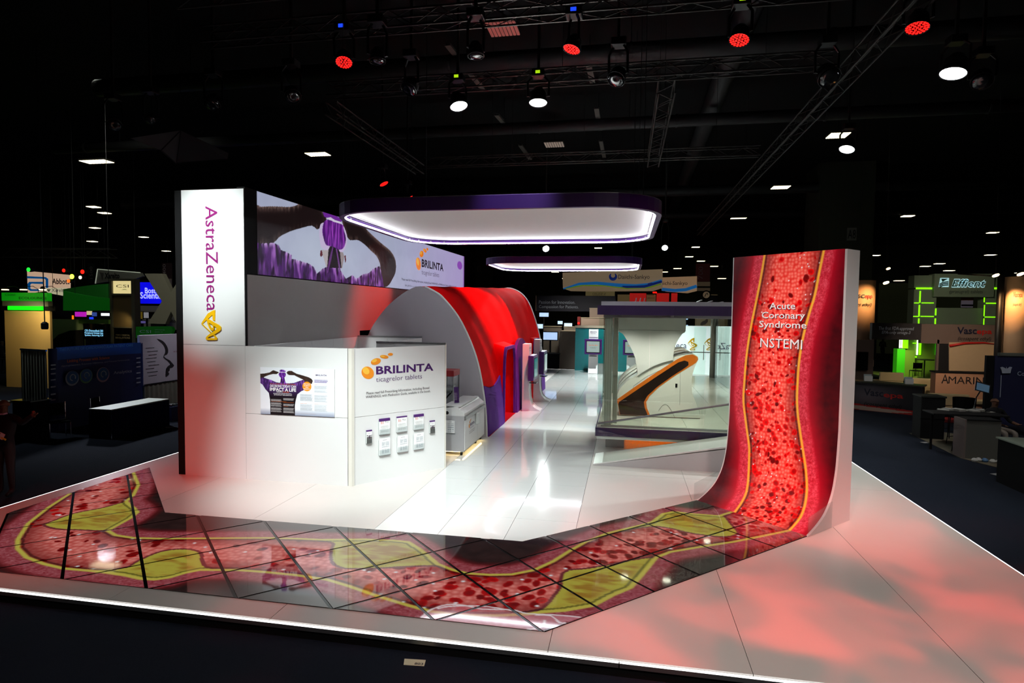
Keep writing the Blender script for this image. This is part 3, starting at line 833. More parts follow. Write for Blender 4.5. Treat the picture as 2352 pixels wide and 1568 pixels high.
tabs = [mat('tablet_orange', (232, 140, 36), 0.35), mat('tablet_red', (214, 88, 34), 0.35)]
def brand_mark(o, rx, up, s, parent, glow=False, wide=1.0):
    """row of shrinking orange tablets rising to the right, then the name and the line below it; s = cap height of the name"""
    o = np.asarray(o, float); rx = np.asarray(rx, float); up = np.asarray(up, float); nn = np.cross(rx, up)
    def to3(u, v, h): return o + rx * u * s * wide + up * v * s + nn * h
    for (u, v, a, b, t) in ((-0.95, 0.25, 0.66, 0.82, 0.5), (-0.02, 1.6, 0.58, 0.40, 0.3), (0.95, 2.15, 0.50, 0.22, -0.2), (1.68, 2.42, 0.30, 0.18, 0.0)):
        ct, st = math.cos(t), math.sin(t)
        P = [(u + ct * a * math.cos(k * PI / 12) - st * b * math.sin(k * PI / 12), v + st * a * math.cos(k * PI / 12) + ct * b * math.sin(k * PI / 12)) for k in range(24)]
        MB().prism(P, 0.001, 0.005, to3).build('tablet_mark', mat('tablet_glow', (232, 130, 36), 0.4, emit=(232, 124, 30), es=0.8) if glow else tabs[0], parent, world=True)
    for (u, v, a, b, t) in ((-1.15, 0.52, 0.34, 0.50, 0.5), (-0.2, 1.72, 0.30, 0.20, 0.3), (0.75, 2.22, 0.25, 0.1, -0.2)):
        ct, st = math.cos(t), math.sin(t)
        P = [(u + ct * a * math.cos(k * PI / 12) - st * b * math.sin(k * PI / 12), v + st * a * math.cos(k * PI / 12) + ct * b * math.sin(k * PI / 12)) for k in range(24)]
        MB().prism(P, 0.006, 0.0065, to3).build('tablet_shine', mat('tablet_yellow_glow', (244, 190, 70), 0.3, emit=(244, 180, 60), es=0.7) if glow else mat('tablet_yellow', (244, 190, 70), 0.3), parent, world=True)
    lettering('BRILINTA', o, rx, up, s, lt_purple, parent, width=7.1 * s * wide, bold=0.028, gap=0.004)
    lettering('ticagrelor tablets', o - up * s * 0.98, rx, up, s * 0.66, lt_purple, parent, width=5.6 * s * wide, bold=-0.008, gap=0.004)
room_sign = room
brand_mark(dg3(0.50, 2.045, 0.0), DG, (0, 0, 1), 0.150, room, wide=1.22)
lettering('Please read full Prescribing Information, including Boxed', dg3(0.30, 1.675), DG, (0, 0, 1), 0.052, lt_black, room, width=1.40)
lettering('WARNINGS, with Medication Guide, available in the booth.', dg3(0.285, 1.605), DG, (0, 0, 1), 0.052, lt_black, room, width=1.445)
lettering('BRILINTA', (bx(0.755), 10.2495, bz(0.855)), (1, 0, 0), (0, 0, 1), 0.028, lt_purple, brd, width=0.22, bold=0.01, gap=0.002)
# ================================================================ brochure holders on the angled wall
def prints(u, v, kind):
    c = np.zeros((len(u), 3)) + np.array((236, 238, 238)); n = vnoise(u * 3, v, 60, 2)
    if kind == 'leaf':
        for v0, v1 in ((0.12, 0.30), (0.34, 0.56)):
            m_ = (u > 0.12) & (u < 0.86) & (v > v0) & (v < v1) & ((v * 28) % 1 < 0.5) & (n > 0.3); c[m_] = (190, 194, 192)
        m_ = (u > 0.13) & (u < 0.2) & (v > 0.66) & (v < 0.84); c[m_] = (214, 84, 40)
        m_ = (u > 0.22) & (u < 0.42) & (v > 0.66) & (v < 0.84) & ((v * 24) % 1 < 0.5); c[m_] = (205, 150, 140)
        m_ = (u > 0.56) & (u < 0.62) & (v > 0.74) & (v < 0.84); c[m_] = (40, 50, 60)
        m_ = (u > 0.66) & (u < 0.9) & (v > 0.68) & (v < 0.84) & ((v * 24) % 1 < 0.5); c[m_] = (170, 176, 170)
    elif kind == 'sheet':
        m_ = (u > 0.3) & (u < 0.7) & (v > 0.88) & (v < 0.92); c[m_] = (120, 126, 132)
        for u0, u1, v0, v1 in ((0.2, 0.52, 0.55, 0.8), (0.56, 0.9, 0.55, 0.8), (0.2, 0.9, 0.42, 0.52), (0.2, 0.42, 0.1, 0.38), (0.46, 0.66, 0.1, 0.38), (0.7, 0.9, 0.1, 0.38)):
            m_ = (u > u0) & (u < u1) & (v > v0) & (v < v1) & ((v * 34) % 1 < 0.55) & (n > 0.25); c[m_] = (172, 180, 186)
    elif kind == 'pocket':
        b = (v < 0.5); c[b] = (94, 94, 92)
        m_ = (abs(u - 0.52) < 0.09) & (v > 0.36) & (v < 0.62); c[m_] = (48, 26, 50)
        m_ = (v > 0.46) & (v < 0.51) & (abs(u - 0.5) < 0.4); c[m_] = (70, 50, 70)
        m_ = (abs(v - 0.585 - 0.02 * np.sin(u * 14)) < 0.025) & (abs(u - 0.5) > 0.1); c[m_] = (40, 34, 36)
        m_ = (u > 0.3) & (u < 0.7) & (v > 0.74) & (v < 0.78); c[m_] = (150, 150, 160)
    return c
sheet_print = printed('sheet_print', 0.5, 0.0, 0.3)
plum = mat('plum_card', (70, 26, 100), 0.5)
HOLD = [('leaf', 0.55, 0.88, 0.235, 0.31, 'clear holder of purple-headed leaflets nearest the counter corner, upper row', 'leaflet holders on the angled wall'),
        ('leaf', 0.93, 0.88, 0.235, 0.31, 'clear holder of leaflets in the middle of the upper row', 'leaflet holders on the angled wall'),
        ('leaf', 1.32, 0.88, 0.235, 0.31, 'clear holder of purple-headed leaflets at the aisle end, upper row', 'leaflet holders on the angled wall'),
        ('sheet', 0.55, 0.48, 0.24, 0.33, 'clear holder of white information sheets nearest the counter corner, lower row', 'sheet holders on the angled wall'),
        ('sheet', 0.95, 0.48, 0.24, 0.33, 'clear holder of white information sheets in the middle of the lower row', 'sheet holders on the angled wall'),
        ('sheet', 1.32, 0.48, 0.24, 0.33, 'clear holder of white information sheets at the aisle end, lower row', 'sheet holders on the angled wall'),
        ('pocket', 0.28, 0.75, 0.12, 0.255, 'small grey pocket card in a narrow holder by the counter corner', 'pocket card holders'),
        ('pocket', 1.70, 0.765, 0.125, 0.26, 'small grey pocket card in a narrow holder near the aisle end', 'pocket card holders')]
for kind, s0, z0, wd, ht, lab, grp in HOLD:
    base = dg3(s0 + wd / 2, z0, 0.002)
    T = thing('brochure_holder', lab, 'brochure holder', base, 0.0, grp)
    P = lambda s, n, z: dg3(s, z, n)
    MB().prism([(s0, 0.002), (s0 + wd, 0.002), (s0 + wd, 0.006), (s0, 0.006)], z0, z0 + ht * 0.9, P).build('back_plate', clear, T, world=True)
    MB().prism([(s0, 0.006), (s0 + wd, 0.006), (s0 + wd, 0.045), (s0, 0.045)], z0, z0 + 0.006, P).build('tray', clear, T, world=True)
    MB().prism([(s0, 0.044), (s0 + wd, 0.044), (s0 + wd, 0.047), (s0, 0.047)], z0, z0 + ht * 0.35, P).build('front_lip', clear, T, world=True)
    MB().prism([(s0 + 0.006, 0.010), (s0 + wd - 0.006, 0.010), (s0 + wd - 0.006, 0.038), (s0 + 0.006, 0.038)], z0 + 0.008, z0 + ht, P).build('leaflets', panel_white, T, world=True)
    painted('front_sheet', 40, 50, lambda u, v: np.stack([dg3(s0 + 0.006 + a * (wd - 0.012), z0 + 0.008 + b * (ht - 0.008), 0.0395) for a, b in zip(u, v)]), lambda u, v: prints(u, v, kind), sheet_print, T)
    if kind != 'sheet':
        hh = 0.05 if kind == 'leaf' and s0 != 0.93 else 0.022
        MB().prism([(s0 + 0.004, 0.012), (s0 + wd - 0.004, 0.012), (s0 + wd - 0.004, 0.041), (s0 + 0.004, 0.041)], z0 + ht - hh, z0 + ht + 0.002, P).build('header_strip', plum, T, world=True)

# ================================================================ back wall with the long video screen
def WX(Y): return -7.1 + (Y - 10.72) * 0.4 / 13.9
SY0, SY1, SZ0, SZ1 = 10.74, 24.62, 3.915, 5.545
bw = thing('screen_wall', 'long grey wall behind the storage room carrying the wide video screen', 'partition wall', (-7.15, 12.9, 0))
to_w = lambda Y, z, h: (WX(Y) - h, Y, z)
MB().prism([(10.37, 0), (15.1, 0), (15.1, 2.7), (24.62, 2.7), (24.62, SZ0 - 0.012), (10.37, SZ0 - 0.012)], 0.0, 0.12, to_w).build('grey_panel', panel_grey, bw, world=True)
vs = thing('video_screen', 'long video screen of a figure from behind tying a purple head scarf', 'screen', (-7.1, 14, SZ0))
MB().prism([(10.37, SZ0), (SY1, SZ0), (SY1, SZ1), (10.37, SZ1)], 0.0, 0.16, to_w).build('screen_body', black_matt, vs, world=True)
sc6 = lambda x, y: onx(550 + x / 6.03, 420 + y / 6.03, -7.03)
def spx(s):
    out = []
    for p in s.split():
        x, y = [float(k) for k in p.split(',')]
        X = -7.1
        for _ in range(6):
            q = onx(550 + x / 6.03, 420 + y / 6.03, X); X = WX(q[1])
        out.append((q[1], q[2]))
    return out
ARM_L = smooth_pts(spx('200,340 300,325 420,318 560,322 700,325 800,295 900,225 1010,190 1110,330 1170,420 1210,470 1170,560 1080,640 1000,590 860,620 700,670 560,740 470,830 380,870 320,830 280,900 180,900'), 3, True)
ARM_R = smooth_pts(spx('1400,430 1500,500 1700,560 1760,640 1850,730 1960,830 2080,930 2140,1020 2165,1120 2160,1230 2120,1330 2040,1440 1900,1440 1800,1330 1930,1200 1945,1130 1900,1020 1820,940 1740,860 1640,790 1530,790 1480,720 1440,600'), 3, True)
SHIRT = spx('180,820 300,840 460,830 540,860 570,930 650,960 720,1000 720,1050 830,1080 890,1100 960,1120 1030,1170 1070,1260 1150,1190 1240,1150 1300,1140 1360,1165 1410,1230 1470,1330 1560,1280 1620,1330 1700,1270 1790,1250 1850,1190 1935,1150 1960,1230 2000,1440 180,1440')
HEAD = smooth_pts(spx('1110,600 1180,540 1400,560 1460,640 1490,760 1470,880 1420,960 1340,930 1160,920 1110,800'), 3, True)
SCARF = smooth_pts(spx('1180,520 1280,505 1420,560 1440,640 1470,760 1450,880 1390,925 1290,880 1200,860 1160,760 1145,640'), 3, True)
TUFT = spx('1150,400 1180,380 1260,420 1380,470 1420,520 1380,560 1290,510 1200,470 1170,460')
KNOT = spx('1190,480 1260,470 1320,510 1400,530 1430,575 1390,560 1300,530 1230,500')
NECKD = spx('1230,920 1250,880 1290,860 1350,880 1390,960 1410,1180 1210,1180')
NECK = spx('1145,930 1240,930 1230,1170 1195,1160 1170,1060 1150,1000'); NECK2 = spx('1370,950 1430,960 1450,1020 1420,1180 1390,1190')
TIE1 = spx('1290,870 1300,880 1270,1060 1240,1180 1225,1250 1210,1250 1230,1100 1260,980'); TIE2 = spx('1330,900 1350,920 1390,1150 1410,1340 1395,1340 1370,1160')
EARR = [spx('1115,940 1140,930 1150,1000 1130,1030 1115,1010'), spx('1450,1010 1470,1000 1475,1080 1460,1105')]
def screen_col(u, v):
    Y = SY0 + u * (SY1 - SY0); Z = SZ0 + v * (SZ1 - SZ0)
    n1 = vnoise(Y, Z, 3, 1); n2 = vnoise(Y * 4, Z, 5, 2); n3 = vnoise(Y, Z, 26, 4)
    c = np.zeros((len(u), 3)) + np.array((168, 174, 200)) + (n1[:, None] - 0.5) * 10
    c = mixc(c, np.exp(-((Y - 13.2) / 1.6) ** 2 - ((Z - 4.5) / 0.8) ** 2) * 0.5, (196, 208, 222))
    c = mixc(c, np.clip((Y - 17) / 9.0, 0, 0.75), (172, 150, 205)); c = mixc(c, np.clip((u - 0.985) * 60, 0, 0.8), (130, 70, 165))
    def arm(P, hair):
        nonlocal c
        m_ = inpoly(Y, Z, P)
        if not m_.any(): return
        e = segdist(Y[m_], Z[m_], list(P) + [P[0]])
        b = np.zeros((m_.sum(), 3)) + np.array((24, 14, 15))
        up_ = np.clip((Z[m_] - np.interp(Y[m_], P[np.argsort(P[:, 0]), 0], P[np.argsort(P[:, 0]), 1])) * 3 + 0.5, 0.1, 1); b = mixc(b, np.clip(1 - e / 0.16, 0, 1) ** 1.5 * (0.25 + 0.6 * n3[m_]) * up_, (168, 138, 128))
        c[m_] = b
    arm(ARM_L, 1); arm(ARM_R, 1)
    m_ = inpoly(Y, Z, SHIRT)
    f = vnoise(Y * 2.6, Z * 0.7, 3.2, 6); f2 = vnoise(Y * 5, Z * 1.3, 3, 9)
    e = segdist(Y[m_], Z[m_], SHIRT[1:-2]); b = np.zeros((m_.sum(), 3)) + np.array((70, 22, 98)); b = mixc(b, np.clip((f[m_] - 0.46) * 4.0, 0, 1), (150, 90, 178)); b = mixc(b, np.clip((0.50 - f2[m_]) * 4.5, 0, 0.95), (26, 6, 38)); b = mixc(b, np.clip(1 - e / 0.10, 0, 1) * np.clip((f2[m_] - 0.35) * 3, 0, 0.9), (206, 180, 224))
    c[m_] = b
    for P, col in ((HEAD, (196, 180, 214)), (NECK, (176, 168, 170)), (NECK2, (150, 138, 140)), (NECKD, (22, 14, 22))):
        m_ = inpoly(Y, Z, P); c[m_] = col
    m_ = inpoly(Y, Z, SCARF); f = vnoise(Y * 9, Z * 1.2, 2.4, 12)
    b = np.zeros((m_.sum(), 3)) + np.array((84, 22, 118)); b = mixc(b, np.clip((f[m_] - 0.45) * 3, 0, 1), (160, 70, 190)); b = mixc(b, np.clip((0.3 - f[m_]) * 5, 0, 1), (26, 4, 40)); c[m_] = b
    for P, col in ((TUFT, (110, 40, 150)), (KNOT, (214, 206, 226)), (TIE1, (96, 50, 116)), (TIE2, (110, 60, 130)), (EARR[0], (96, 40, 50)), (EARR[1], (96, 40, 50))):
        m_ = inpoly(Y, Z, P); c[m_] = col
    q = np.hypot((Y - 24.0) / 0.36, (Z - 5.12) / 0.18); c = mixc(c, (1 - q) * 8, (140, 70, 180))
    return c
scr = printed('video_screen_glow', 0.4, 0.85, 0.3, dark=True)
painted('picture', 900, 130, lambda u, v: np.stack([WX(SY0 + u * (SY1 - SY0)) + 0.006, SY0 + u * (SY1 - SY0), SZ0 + 0.01 + v * (SZ1 - SZ0 - 0.02)], -1), screen_col, scr, vs)
wr = np.array([0.4, 13.9, 0]); wr /= np.linalg.norm(wr)
def onwall(x, y):
    X = -7.0
    for _ in range(8):
        q = onx(x, y, X); X = WX(q[1])
    return q
q0 = onwall(968, 612); q1 = onwall(1018, 622)
hcap = onwall(968, 594)[2] - q0[2]
brand_mark((q0[0] + 0.004, q0[1], q0[2]), wr, (0, 0, 1), hcap, vs, glow=True, wide=float((q1[1] - q0[1]) / (7.1 * hcap)))
qa, qb = onwall(922, 643), onwall(1048, 661)
lettering('Please read full Prescribing Information, including Boxed WARNINGS, with Medication Guide, available in the booth.', (qa[0] + .004, qa[1], qa[2]), wr, (0, 0, 1), 0.072, lt_black, vs, width=float(qb[1] - qa[1]), bold=0.01, gap=0.006)
qa = onwall(930, 657)
lettering('BRILINTA is a registered trademark of the AstraZeneca group of companies. All rights reserved.', (qa[0] + .004, qa[1], qa[2]), wr, (0, 0, 1), 0.055, lt_black, vs, width=float(onwall(1044, 672)[1] - qa[1]), gap=0.006)

# ================================================================ red fabric tunnel
TY0, TY1 = 15.15, 25.4
FP = smooth_pts([(-3.48, 0), (-3.52, 0.71), (-3.64, 1.5), (-3.82, 2.18), (-4.18, 2.96), (-4.55, 3.45), (-4.89, 3.74), (-5.39, 3.88), (-6.03, 3.51), (-6.5, 3.0), (-6.80, 2.45), (-6.98, 1.6), (-7.0, 0.8), (-7.0, 0)], 5)
BP = smooth_pts([(-3.34, 0), (-3.37, 0.71), (-3.47, 1.5), (-3.60, 2.28), (-3.83, 3.06), (-4.12, 3.72), (-4.55, 4.12), (-5.12, 4.22), (-5.85, 3.75), (-6.2, 3.1), (-6.45, 2.45), (-6.55, 1.6), (-6.6, 0.8), (-6.6, 0)], 5)
red_fab = mat('red_stretch_fabric', (222, 2, 8), 0.8, spec=0.04, grain=0.10, gscale=3.0)
red_in = mat('red_inner_fabric', (188, 6, 14), 0.8, spec=0.1)
red_carpet = mat('red_carpet', (150, 8, 22), 0.95, spec=0.05, grain=0.2, gscale=80)
tn = thing('fabric_tunnel', 'red stretch-fabric walk-through tunnel with a white arched end wall', 'tunnel', (-5.2, 15.15, 0))
NA, NY = len(FP), 96
DOORS = [(17.25, 18.95, 2.12), (23.0, 24.4, 2.12)]
rows = []
tt = np.linspace(0, 1, NY + 1)
for t in tt:
    P = FP * (1 - t) + BP * t
    ribs = (t * 6) % 1.0
    sag = 0.012 * np.sin(PI * ribs) ** 2
    nrm = np.gradient(P, axis=0); nrm = np.stack([nrm[:, 1], -nrm[:, 0]], -1); nrm /= np.linalg.norm(nrm, axis=1)[:, None] + 1e-9
    Q = P + nrm * sag * np.clip(P[:, 1:2] / 0.8, 0, 1)
    rows.append([(q[0], TY0 + 0.02 + t * (TY1 - TY0 - 0.04), q[1]) for q in Q])
mb = MB(); V = [p for r_ in rows for p in r_]; Fs = []
half = NA // 2
for a in range(NY):
    for b in range(NA - 1):
        i0 = a * NA + b; quad = (i0, i0 + 1, i0 + NA + 1, i0 + NA)
        cx, cy, cz = np.mean([V[k] for k in quad], axis=0)
        if b < half and any(y0 < cy < y1 and cz < h for y0, y1, h in DOORS): continue
        Fs.append(quad)
mb.add(V, Fs); mb.build('fabric_skin', red_fab, tn, smooth=True, world=True)
arch = [tuple(p) for p in FP]
MB().prism(arch, 0.0, 0.05, lambda x, z, h: (x, TY0 - 0.03 + h, z)).build('end_wall', mat('gable_grey', (182, 180, 186), 0.6), tn, world=True)
def rim(P, y, name, r_=0.035):
    MB().path([(p[0], y, p[1]) for p in P], r_, 8).build(name, panel_white, tn, smooth=True, world=True)
rim(FP[:34], TY0 - 0.01, 'arch_rim', 0.03); rim(BP[:40], TY1, 'arch_rim', 0.04)
for k in range(1, 6):
    t = k / 6; P = FP * (1 - t) + BP * t
    MB().path([(p[0] - 0.03 * 0, TY0 + t * (TY1 - TY0), p[1] - 0.09) for p in P[13:44]], 0.022, 6).build('rib', red_in, tn, smooth=True, world=True)
# inside: carpet, back wall, door vestibules
box('inner_carpet', red_carpet, tn, (-6.9, TY0 + 0.05, 0.0), (-3.42, TY1 - 0.05, 0.012))
MB().prism([(-3.6, 0.02), (-4.6, 3.2), (-5.4, 3.7), (-6.3, 3.0), (-6.6, 0.02)], 0, 0.05, lambda x, z, h: (x, TY1 - 0.1 + h, z)).build('inner_end', red_in, tn, world=True)
def arch_poly(y0, y1, h, n=10):
    """door outline in (y, z): straight jambs leaning in to a rounded head"""
    P = [(y0, 0.0), (y0 + 0.02, h * 0.55)]
    P += [(y0 + 0.05 + (y1 - y0) * 0.0 + 0.30 * (1 - math.cos(t)) * 0.9, h * 0.72 + (h * 0.28) * math.sin(t)) for t in np.linspace(0, PI / 2, n)]
    P += [(y1 - 0.05 - 0.30 * (1 - math.cos(t)) * 0.9, h * 0.72 + (h * 0.28) * math.sin(t)) for t in np.linspace(PI / 2, 0, n)]
    P += [(y1 - 0.02, h * 0.55), (y1, 0.0)]
    return P
for y0, y1, h in DOORS:
    O_ = arch_poly(y0 - 0.07, y1 + 0.07, h + 0.09); I_ = arch_poly(y0, y1, h)
    xf = -3.42
    n = len(O_)
    mb = MB()
    for L0, L1, x0, x1 in ((O_, I_, xf, xf), (I_, I_, xf, xf - 0.07), (O_, O_, xf, xf - 0.07)):
        mb.strip([(x0, p[0], p[1]) for p in L0], [(x1, p[0], p[1]) for p in L1])
    mb.build('door_frame', purple, tn, world=True)
    mb = MB().strip([(xf - 0.07, p[0], p[1]) for p in O_], [(xf - 0.62 - 0.1 * p[1], p[0] - 0.25 if k < n / 2 else p[0] + 0.1, p[1] * 1.12) for k, p in enumerate(O_)])
    mb.build('door_hood', red_fab, tn, world=True, smooth=True)
# purple fabric skirts at the feet and the rounded purple panel between the doors
def skirt(y0, y1, h0, h1, hm):
    A = []; Bq = []
    for k in range(13):
        t = k / 12; y = y0 + (y1 - y0) * t
        z1 = h0 + (h1 - h0) * t - hm * math.sin(PI * t)
        tt_ = (y - TY0) / (TY1 - TY0)
        X = lambda z: float(np.interp(z, FP[:25, 1], FP[:25, 0]) * (1 - tt_) + np.interp(z, BP[:25, 1], BP[:25, 0]) * tt_)
        A.append((X(0) + 0.045, y, 0.0)); Bq.append((X(z1) + 0.045, y, z1))
    mid = [((a[0] + b[0]) / 2 + 0.02, a[1], (a[2] + b[2]) / 2) for a, b in zip(A, Bq)]
    mb = MB(); mb.strip(A, mid); mb.strip(mid, Bq)
    back = [(p[0] - 0.04, p[1], p[2]) for p in A]; bb = [(p[0] - 0.04, p[1], p[2]) for p in Bq]
    mb.strip(Bq, bb); mb.strip([A[0], mid[0], Bq[0]], [back[0], (mid[0][0] - 0.04, mid[0][1], mid[0][2]), bb[0]]); mb.strip([A[-1], mid[-1], Bq[-1]], [back[-1], (mid[-1][0] - 0.04, mid[-1][1], mid[-1][2]), bb[-1]])
    mb.build('fabric_skirt', purple, tn, world=True)
skirt(15.18, 17.12, 1.32, 1.40, 0.16); skirt(24.5, 25.38, 1.55, 1.40, 0.0)
dome = [(19.05, 0.0), (19.07, 1.5)] + [(20.35 - 1.28 * math.cos(t), 1.5 + 0.85 * math.sin(t)) for t in np.linspace(0.05, PI - 0.05, 16)] + [(21.63, 1.5), (21.65, 0.0)]
MB().prism(dome, 0, 0.10, lambda y, z, h: (-3.47 + h - 0.05 * z, y, z)).build('purple_panel', purple, tn, world=True)
spot((-5.2, 18.2, 3.2), (-5.2, 18.0, 0.0), 90, RED, 140, 0.8, 0.2)
spot((-5.2, 23.2, 3.3), (-5.2, 23.0, 0.0), 70, RED, 140, 0.8, 0.2)

# ================================================================ hanging canopies
rim_mat = mat('canopy_purple_rim', (58, 20, 92), 0.42, spec=0.4)
canopy_fab = mat('canopy_white_fabric', (226, 222, 220), 0.8, spec=0.1, grain=0.02)
led_cold = mat('led_cold_white', (255, 255, 255), 0.5, emit=(244, 248, 255), es=32.0)
def rrect(x0, x1, y0, y1, r_, n=9):
    out = []
    for cx, cy, a in ((x1 - r_, y0 + r_, -PI / 2), (x1 - r_, y1 - r_, 0), (x0 + r_, y1 - r_, PI / 2), (x0 + r_, y0 + r_, PI)):
        out += [(cx + r_ * math.cos(a + k * PI / 2 / n), cy + r_ * math.sin(a + k * PI / 2 / n)) for k in range(n + 1)]
    return out
def canopy(x0, x1, y0, y1, z0, label):
    T = thing('hanging_canopy', label, 'canopy', ((x0 + x1) / 2, (y0 + y1) / 2, z0), 0, 'light canopies hung over the aisle')
    R = 1.15
    O_ = rrect(x0, x1, y0, y1, R); I_ = rrect(x0 + 0.10, x1 - 0.10, y0 + 0.10, y1 - 0.10, R - 0.10); I2 = rrect(x0 + 0.12, x1 - 0.12, y0 + 0.12, y1 - 0.12, R - 0.12)
    MB().ringprism(O_, I_, z0, z0 + 0.23).build('rim', rim_mat, T, world=True)
    J_ = rrect(x0 + 0.118, x1 - 0.118, y0 + 0.118, y1 - 0.118, R - 0.118)
    MB().ringprism(rrect(x0 + 0.102, x1 - 0.102, y0 + 0.102, y1 - 0.102, R - 0.102), J_, z0 + 0.006, z0 + 0.034).build('light_strip', led_cold, T, world=True)
    MB().ringprism(I2, rrect(x0 + 0.13, x1 - 0.13, y0 + 0.13, y1 - 0.13, R - 0.13), z0 + 0.070, z0 + 0.082).build('purple_liner', purple_gloss, T, world=True)
    # stretched ceiling, sagging up in the middle
    I3 = rrect(x0 + 0.11, x1 - 0.11, y0 + 0.11, y1 - 0.11, R - 0.11); cx, cy = (x0 + x1) / 2, (y0 + y1) / 2
    mb = MB(); n = len(I3)
    levels = [1.0, 0.97, 0.9, 0.75, 0.5, 0.2]
    vs_ = []
    for s in levels:
        vs_ += [(cx + (p[0] - cx) * s, cy + (p[1] - cy) * s, z0 + 0.11 + 0.20 * (1 - s ** 4)) for p in I3]
    fs_ = []
    for a in range(len(levels) - 1):
        fs_ += [(a * n + k, a * n + (k + 1) % n, (a + 1) * n + (k + 1) % n, (a + 1) * n + k) for k in range(n)]
    vs_.append((cx, cy, z0 + 0.31)); fs_ += [((len(levels) - 1) * n + k, (len(levels) - 1) * n + (k + 1) % n, len(vs_) - 1) for k in range(n)]
    mb.add(vs_, fs_).build('stretched_ceiling', canopy_fab, T, world=True, smooth=True)
    mb = MB().ringprism(O_, I_, z0 + 0.225, z0 + 0.236).build('top_cap', alu, T, world=True)
    for fx, fy in ((x0 + 0.35, y0 + 0.35), (x1 - 0.35, y0 + 0.35), (x0 + 0.35, y1 - 0.35), (x1 - 0.35, y1 - 0.35)):
        MB().tube((fx, fy, z0 + 0.24), (fx, fy, CEIL - 0.01), 0.006, 6).build('hanging_wire', black_matt, T, world=True)
    k = 0
    for i in range(0, n, 2):   # little hangers of the light strip
        p, q = I2[i], J_[i]
        MB().bb((p[0] - 0.012, p[1] - 0.012, z0 + 0.034), (p[0] + 0.012, p[1] + 0.012, z0 + 0.072)).build('strip_clip', alu, T, world=True)
    return T
canopy(-5.52, 0.60, 10.15, 15.55, 5.0, 'nearer rounded purple-rimmed canopy with a glowing white underside above the aisle')
canopy(-5.25, 0.55, 21.45, 26.0, 5.0, 'farther rounded purple-rimmed canopy with a glowing white underside down the aisle')

# ================================================================ kiosks
screen_teal = mat('kiosk_screen', (20, 60, 62), 0.1, emit=(60, 130, 128), es=0.5)
screen_pale = mat('kiosk_screen_pale', (30, 40, 40), 0.1, emit=(176, 196, 190), es=0.7)
edge_white_k = mat('kiosk_face', (224, 226, 226), 0.3)
def kiosk(x, y, rot, label, scr_m, hgt=2.05, group='information kiosks'):
    """white J-shaped stand, its foot sweeping forward, with a purple-cased monitor; faces local -Y"""
    T = thing('kiosk', label, 'kiosk', (x, y, 0), rot, group)
    side = [(0.0, 0.0), (-0.62, 0.0), (-0.58, 0.03), (-0.42, 0.10), (-0.30, 0.22), (-0.24, 0.42), (-0.22, 0.7), (-0.22, hgt), (0.0, hgt)]
    for s in (-0.25, 0.22):
        MB().prism(side, s, s + 0.03, lambda yy, zz, xx: (xx, yy, zz)).build('side_cheek', panel_white, T)
    back = [(0.0, 0.0), (-0.05, 0.0), (-0.05, hgt), (0.0, hgt)]
    MB().prism(back, -0.22, 0.22, lambda yy, zz, xx: (xx, yy, zz)).build('spine', panel_white, T)
    front = smooth_pts([(-0.61, 0.01), (-0.40, 0.09), (-0.28, 0.22), (-0.215, 0.45), (-0.20, 0.8), (-0.20, hgt)], 5)
    MB().strip([(-0.218, p[0], p[1]) for p in front], [(0.218, p[0], p[1]) for p in front]).build('curved_face', edge_white_k, T, smooth=True)
    MB().bb((-0.22, -0.215, hgt - 0.42), (0.22, -0.05, hgt - 0.002)).build('head_panel', panel_white, T)
    mon = MB().box((0, -0.31, 1.42), (0.92, 0.18, 0.82)).build('monitor_case', purple_gloss, T, bevel=0.012)
    MB().box((0, -0.404, 1.42), (0.74, 0.012, 0.64)).build('bezel', black_gloss, mon)
    MB().box((0, -0.412, 1.42), (0.68, 0.008, 0.58)).build('screen', scr_m, mon)
    MB().prism([(-0.16, -0.22), (0.16, -0.22), (0.20, -0.46), (-0.20, -0.46)], 0.90, 0.925).build('shelf', black_gloss, T, bevel=0.004)
    R_ = Matrix.Rotation(rot, 3, 'Z'); tr = lambda p: np.array(R_ @ Vector(p)) + np.array([x, y, 0])
    lettering('BRILINTA', tr((-0.17, -0.217, hgt - 0.17)), np.array(R_ @ Vector((1, 0, 0))), (0, 0, 1), 0.07, lt_purple, T, width=0.34, bold=0.01)
    lettering('ticagrelor tablets', tr((-0.17, -0.217, hgt - 0.24)), np.array(R_ @ Vector((1, 0, 0))), (0, 0, 1), 0.045, lt_purple, T, width=0.28)
    return T, tr
kiosk(-3.30, 19.75, PI / 2, 'white kiosk with a teal screen, the nearer of the pair outside the tunnel', screen_teal, 2.2)
kiosk(-3.25, 21.9, PI / 2, 'white kiosk with a pale screen, the farther of the pair outside the tunnel', screen_pale, 2.25)
for (bx_, by_, lab, s_) in ((-1.98, 33.0, 'white kiosk with a purple monitor in front of the teal wall at the aisle end', 1.0), (0.05, 33.1, 'white kiosk seen through the glass pavilion at the far end', 1.0)):
    T, tr = kiosk(bx_ + 0.3, by_, 0.0, lab, screen_pale, 2.35)
    lettering('See the data', tr((0, -0.416, 1.48)), (1, 0, 0), (0, 0, 1), 0.07, lt_or, T, align='CENTER', bold=0.01)
    lettering('for patients with acute', tr((0, -0.416, 1.38)), (1, 0, 0), (0, 0, 1), 0.026, lt_black, T, align='CENTER')
    lettering('coronary syndrome', tr((0, -0.416, 1.33)), (1, 0, 0), (0, 0, 1), 0.026, lt_black, T, align='CENTER')
bin_ = thing('waste_bin', 'small grey metal waste bin at the foot of the far kiosk', 'bin', (-1.22, 32.35, 0))
mb = MB().bb((-0.16, -0.14, 0.0), (0.16, 0.14, 0.52)).build('bin_body', alu, bin_, bevel=0.01)
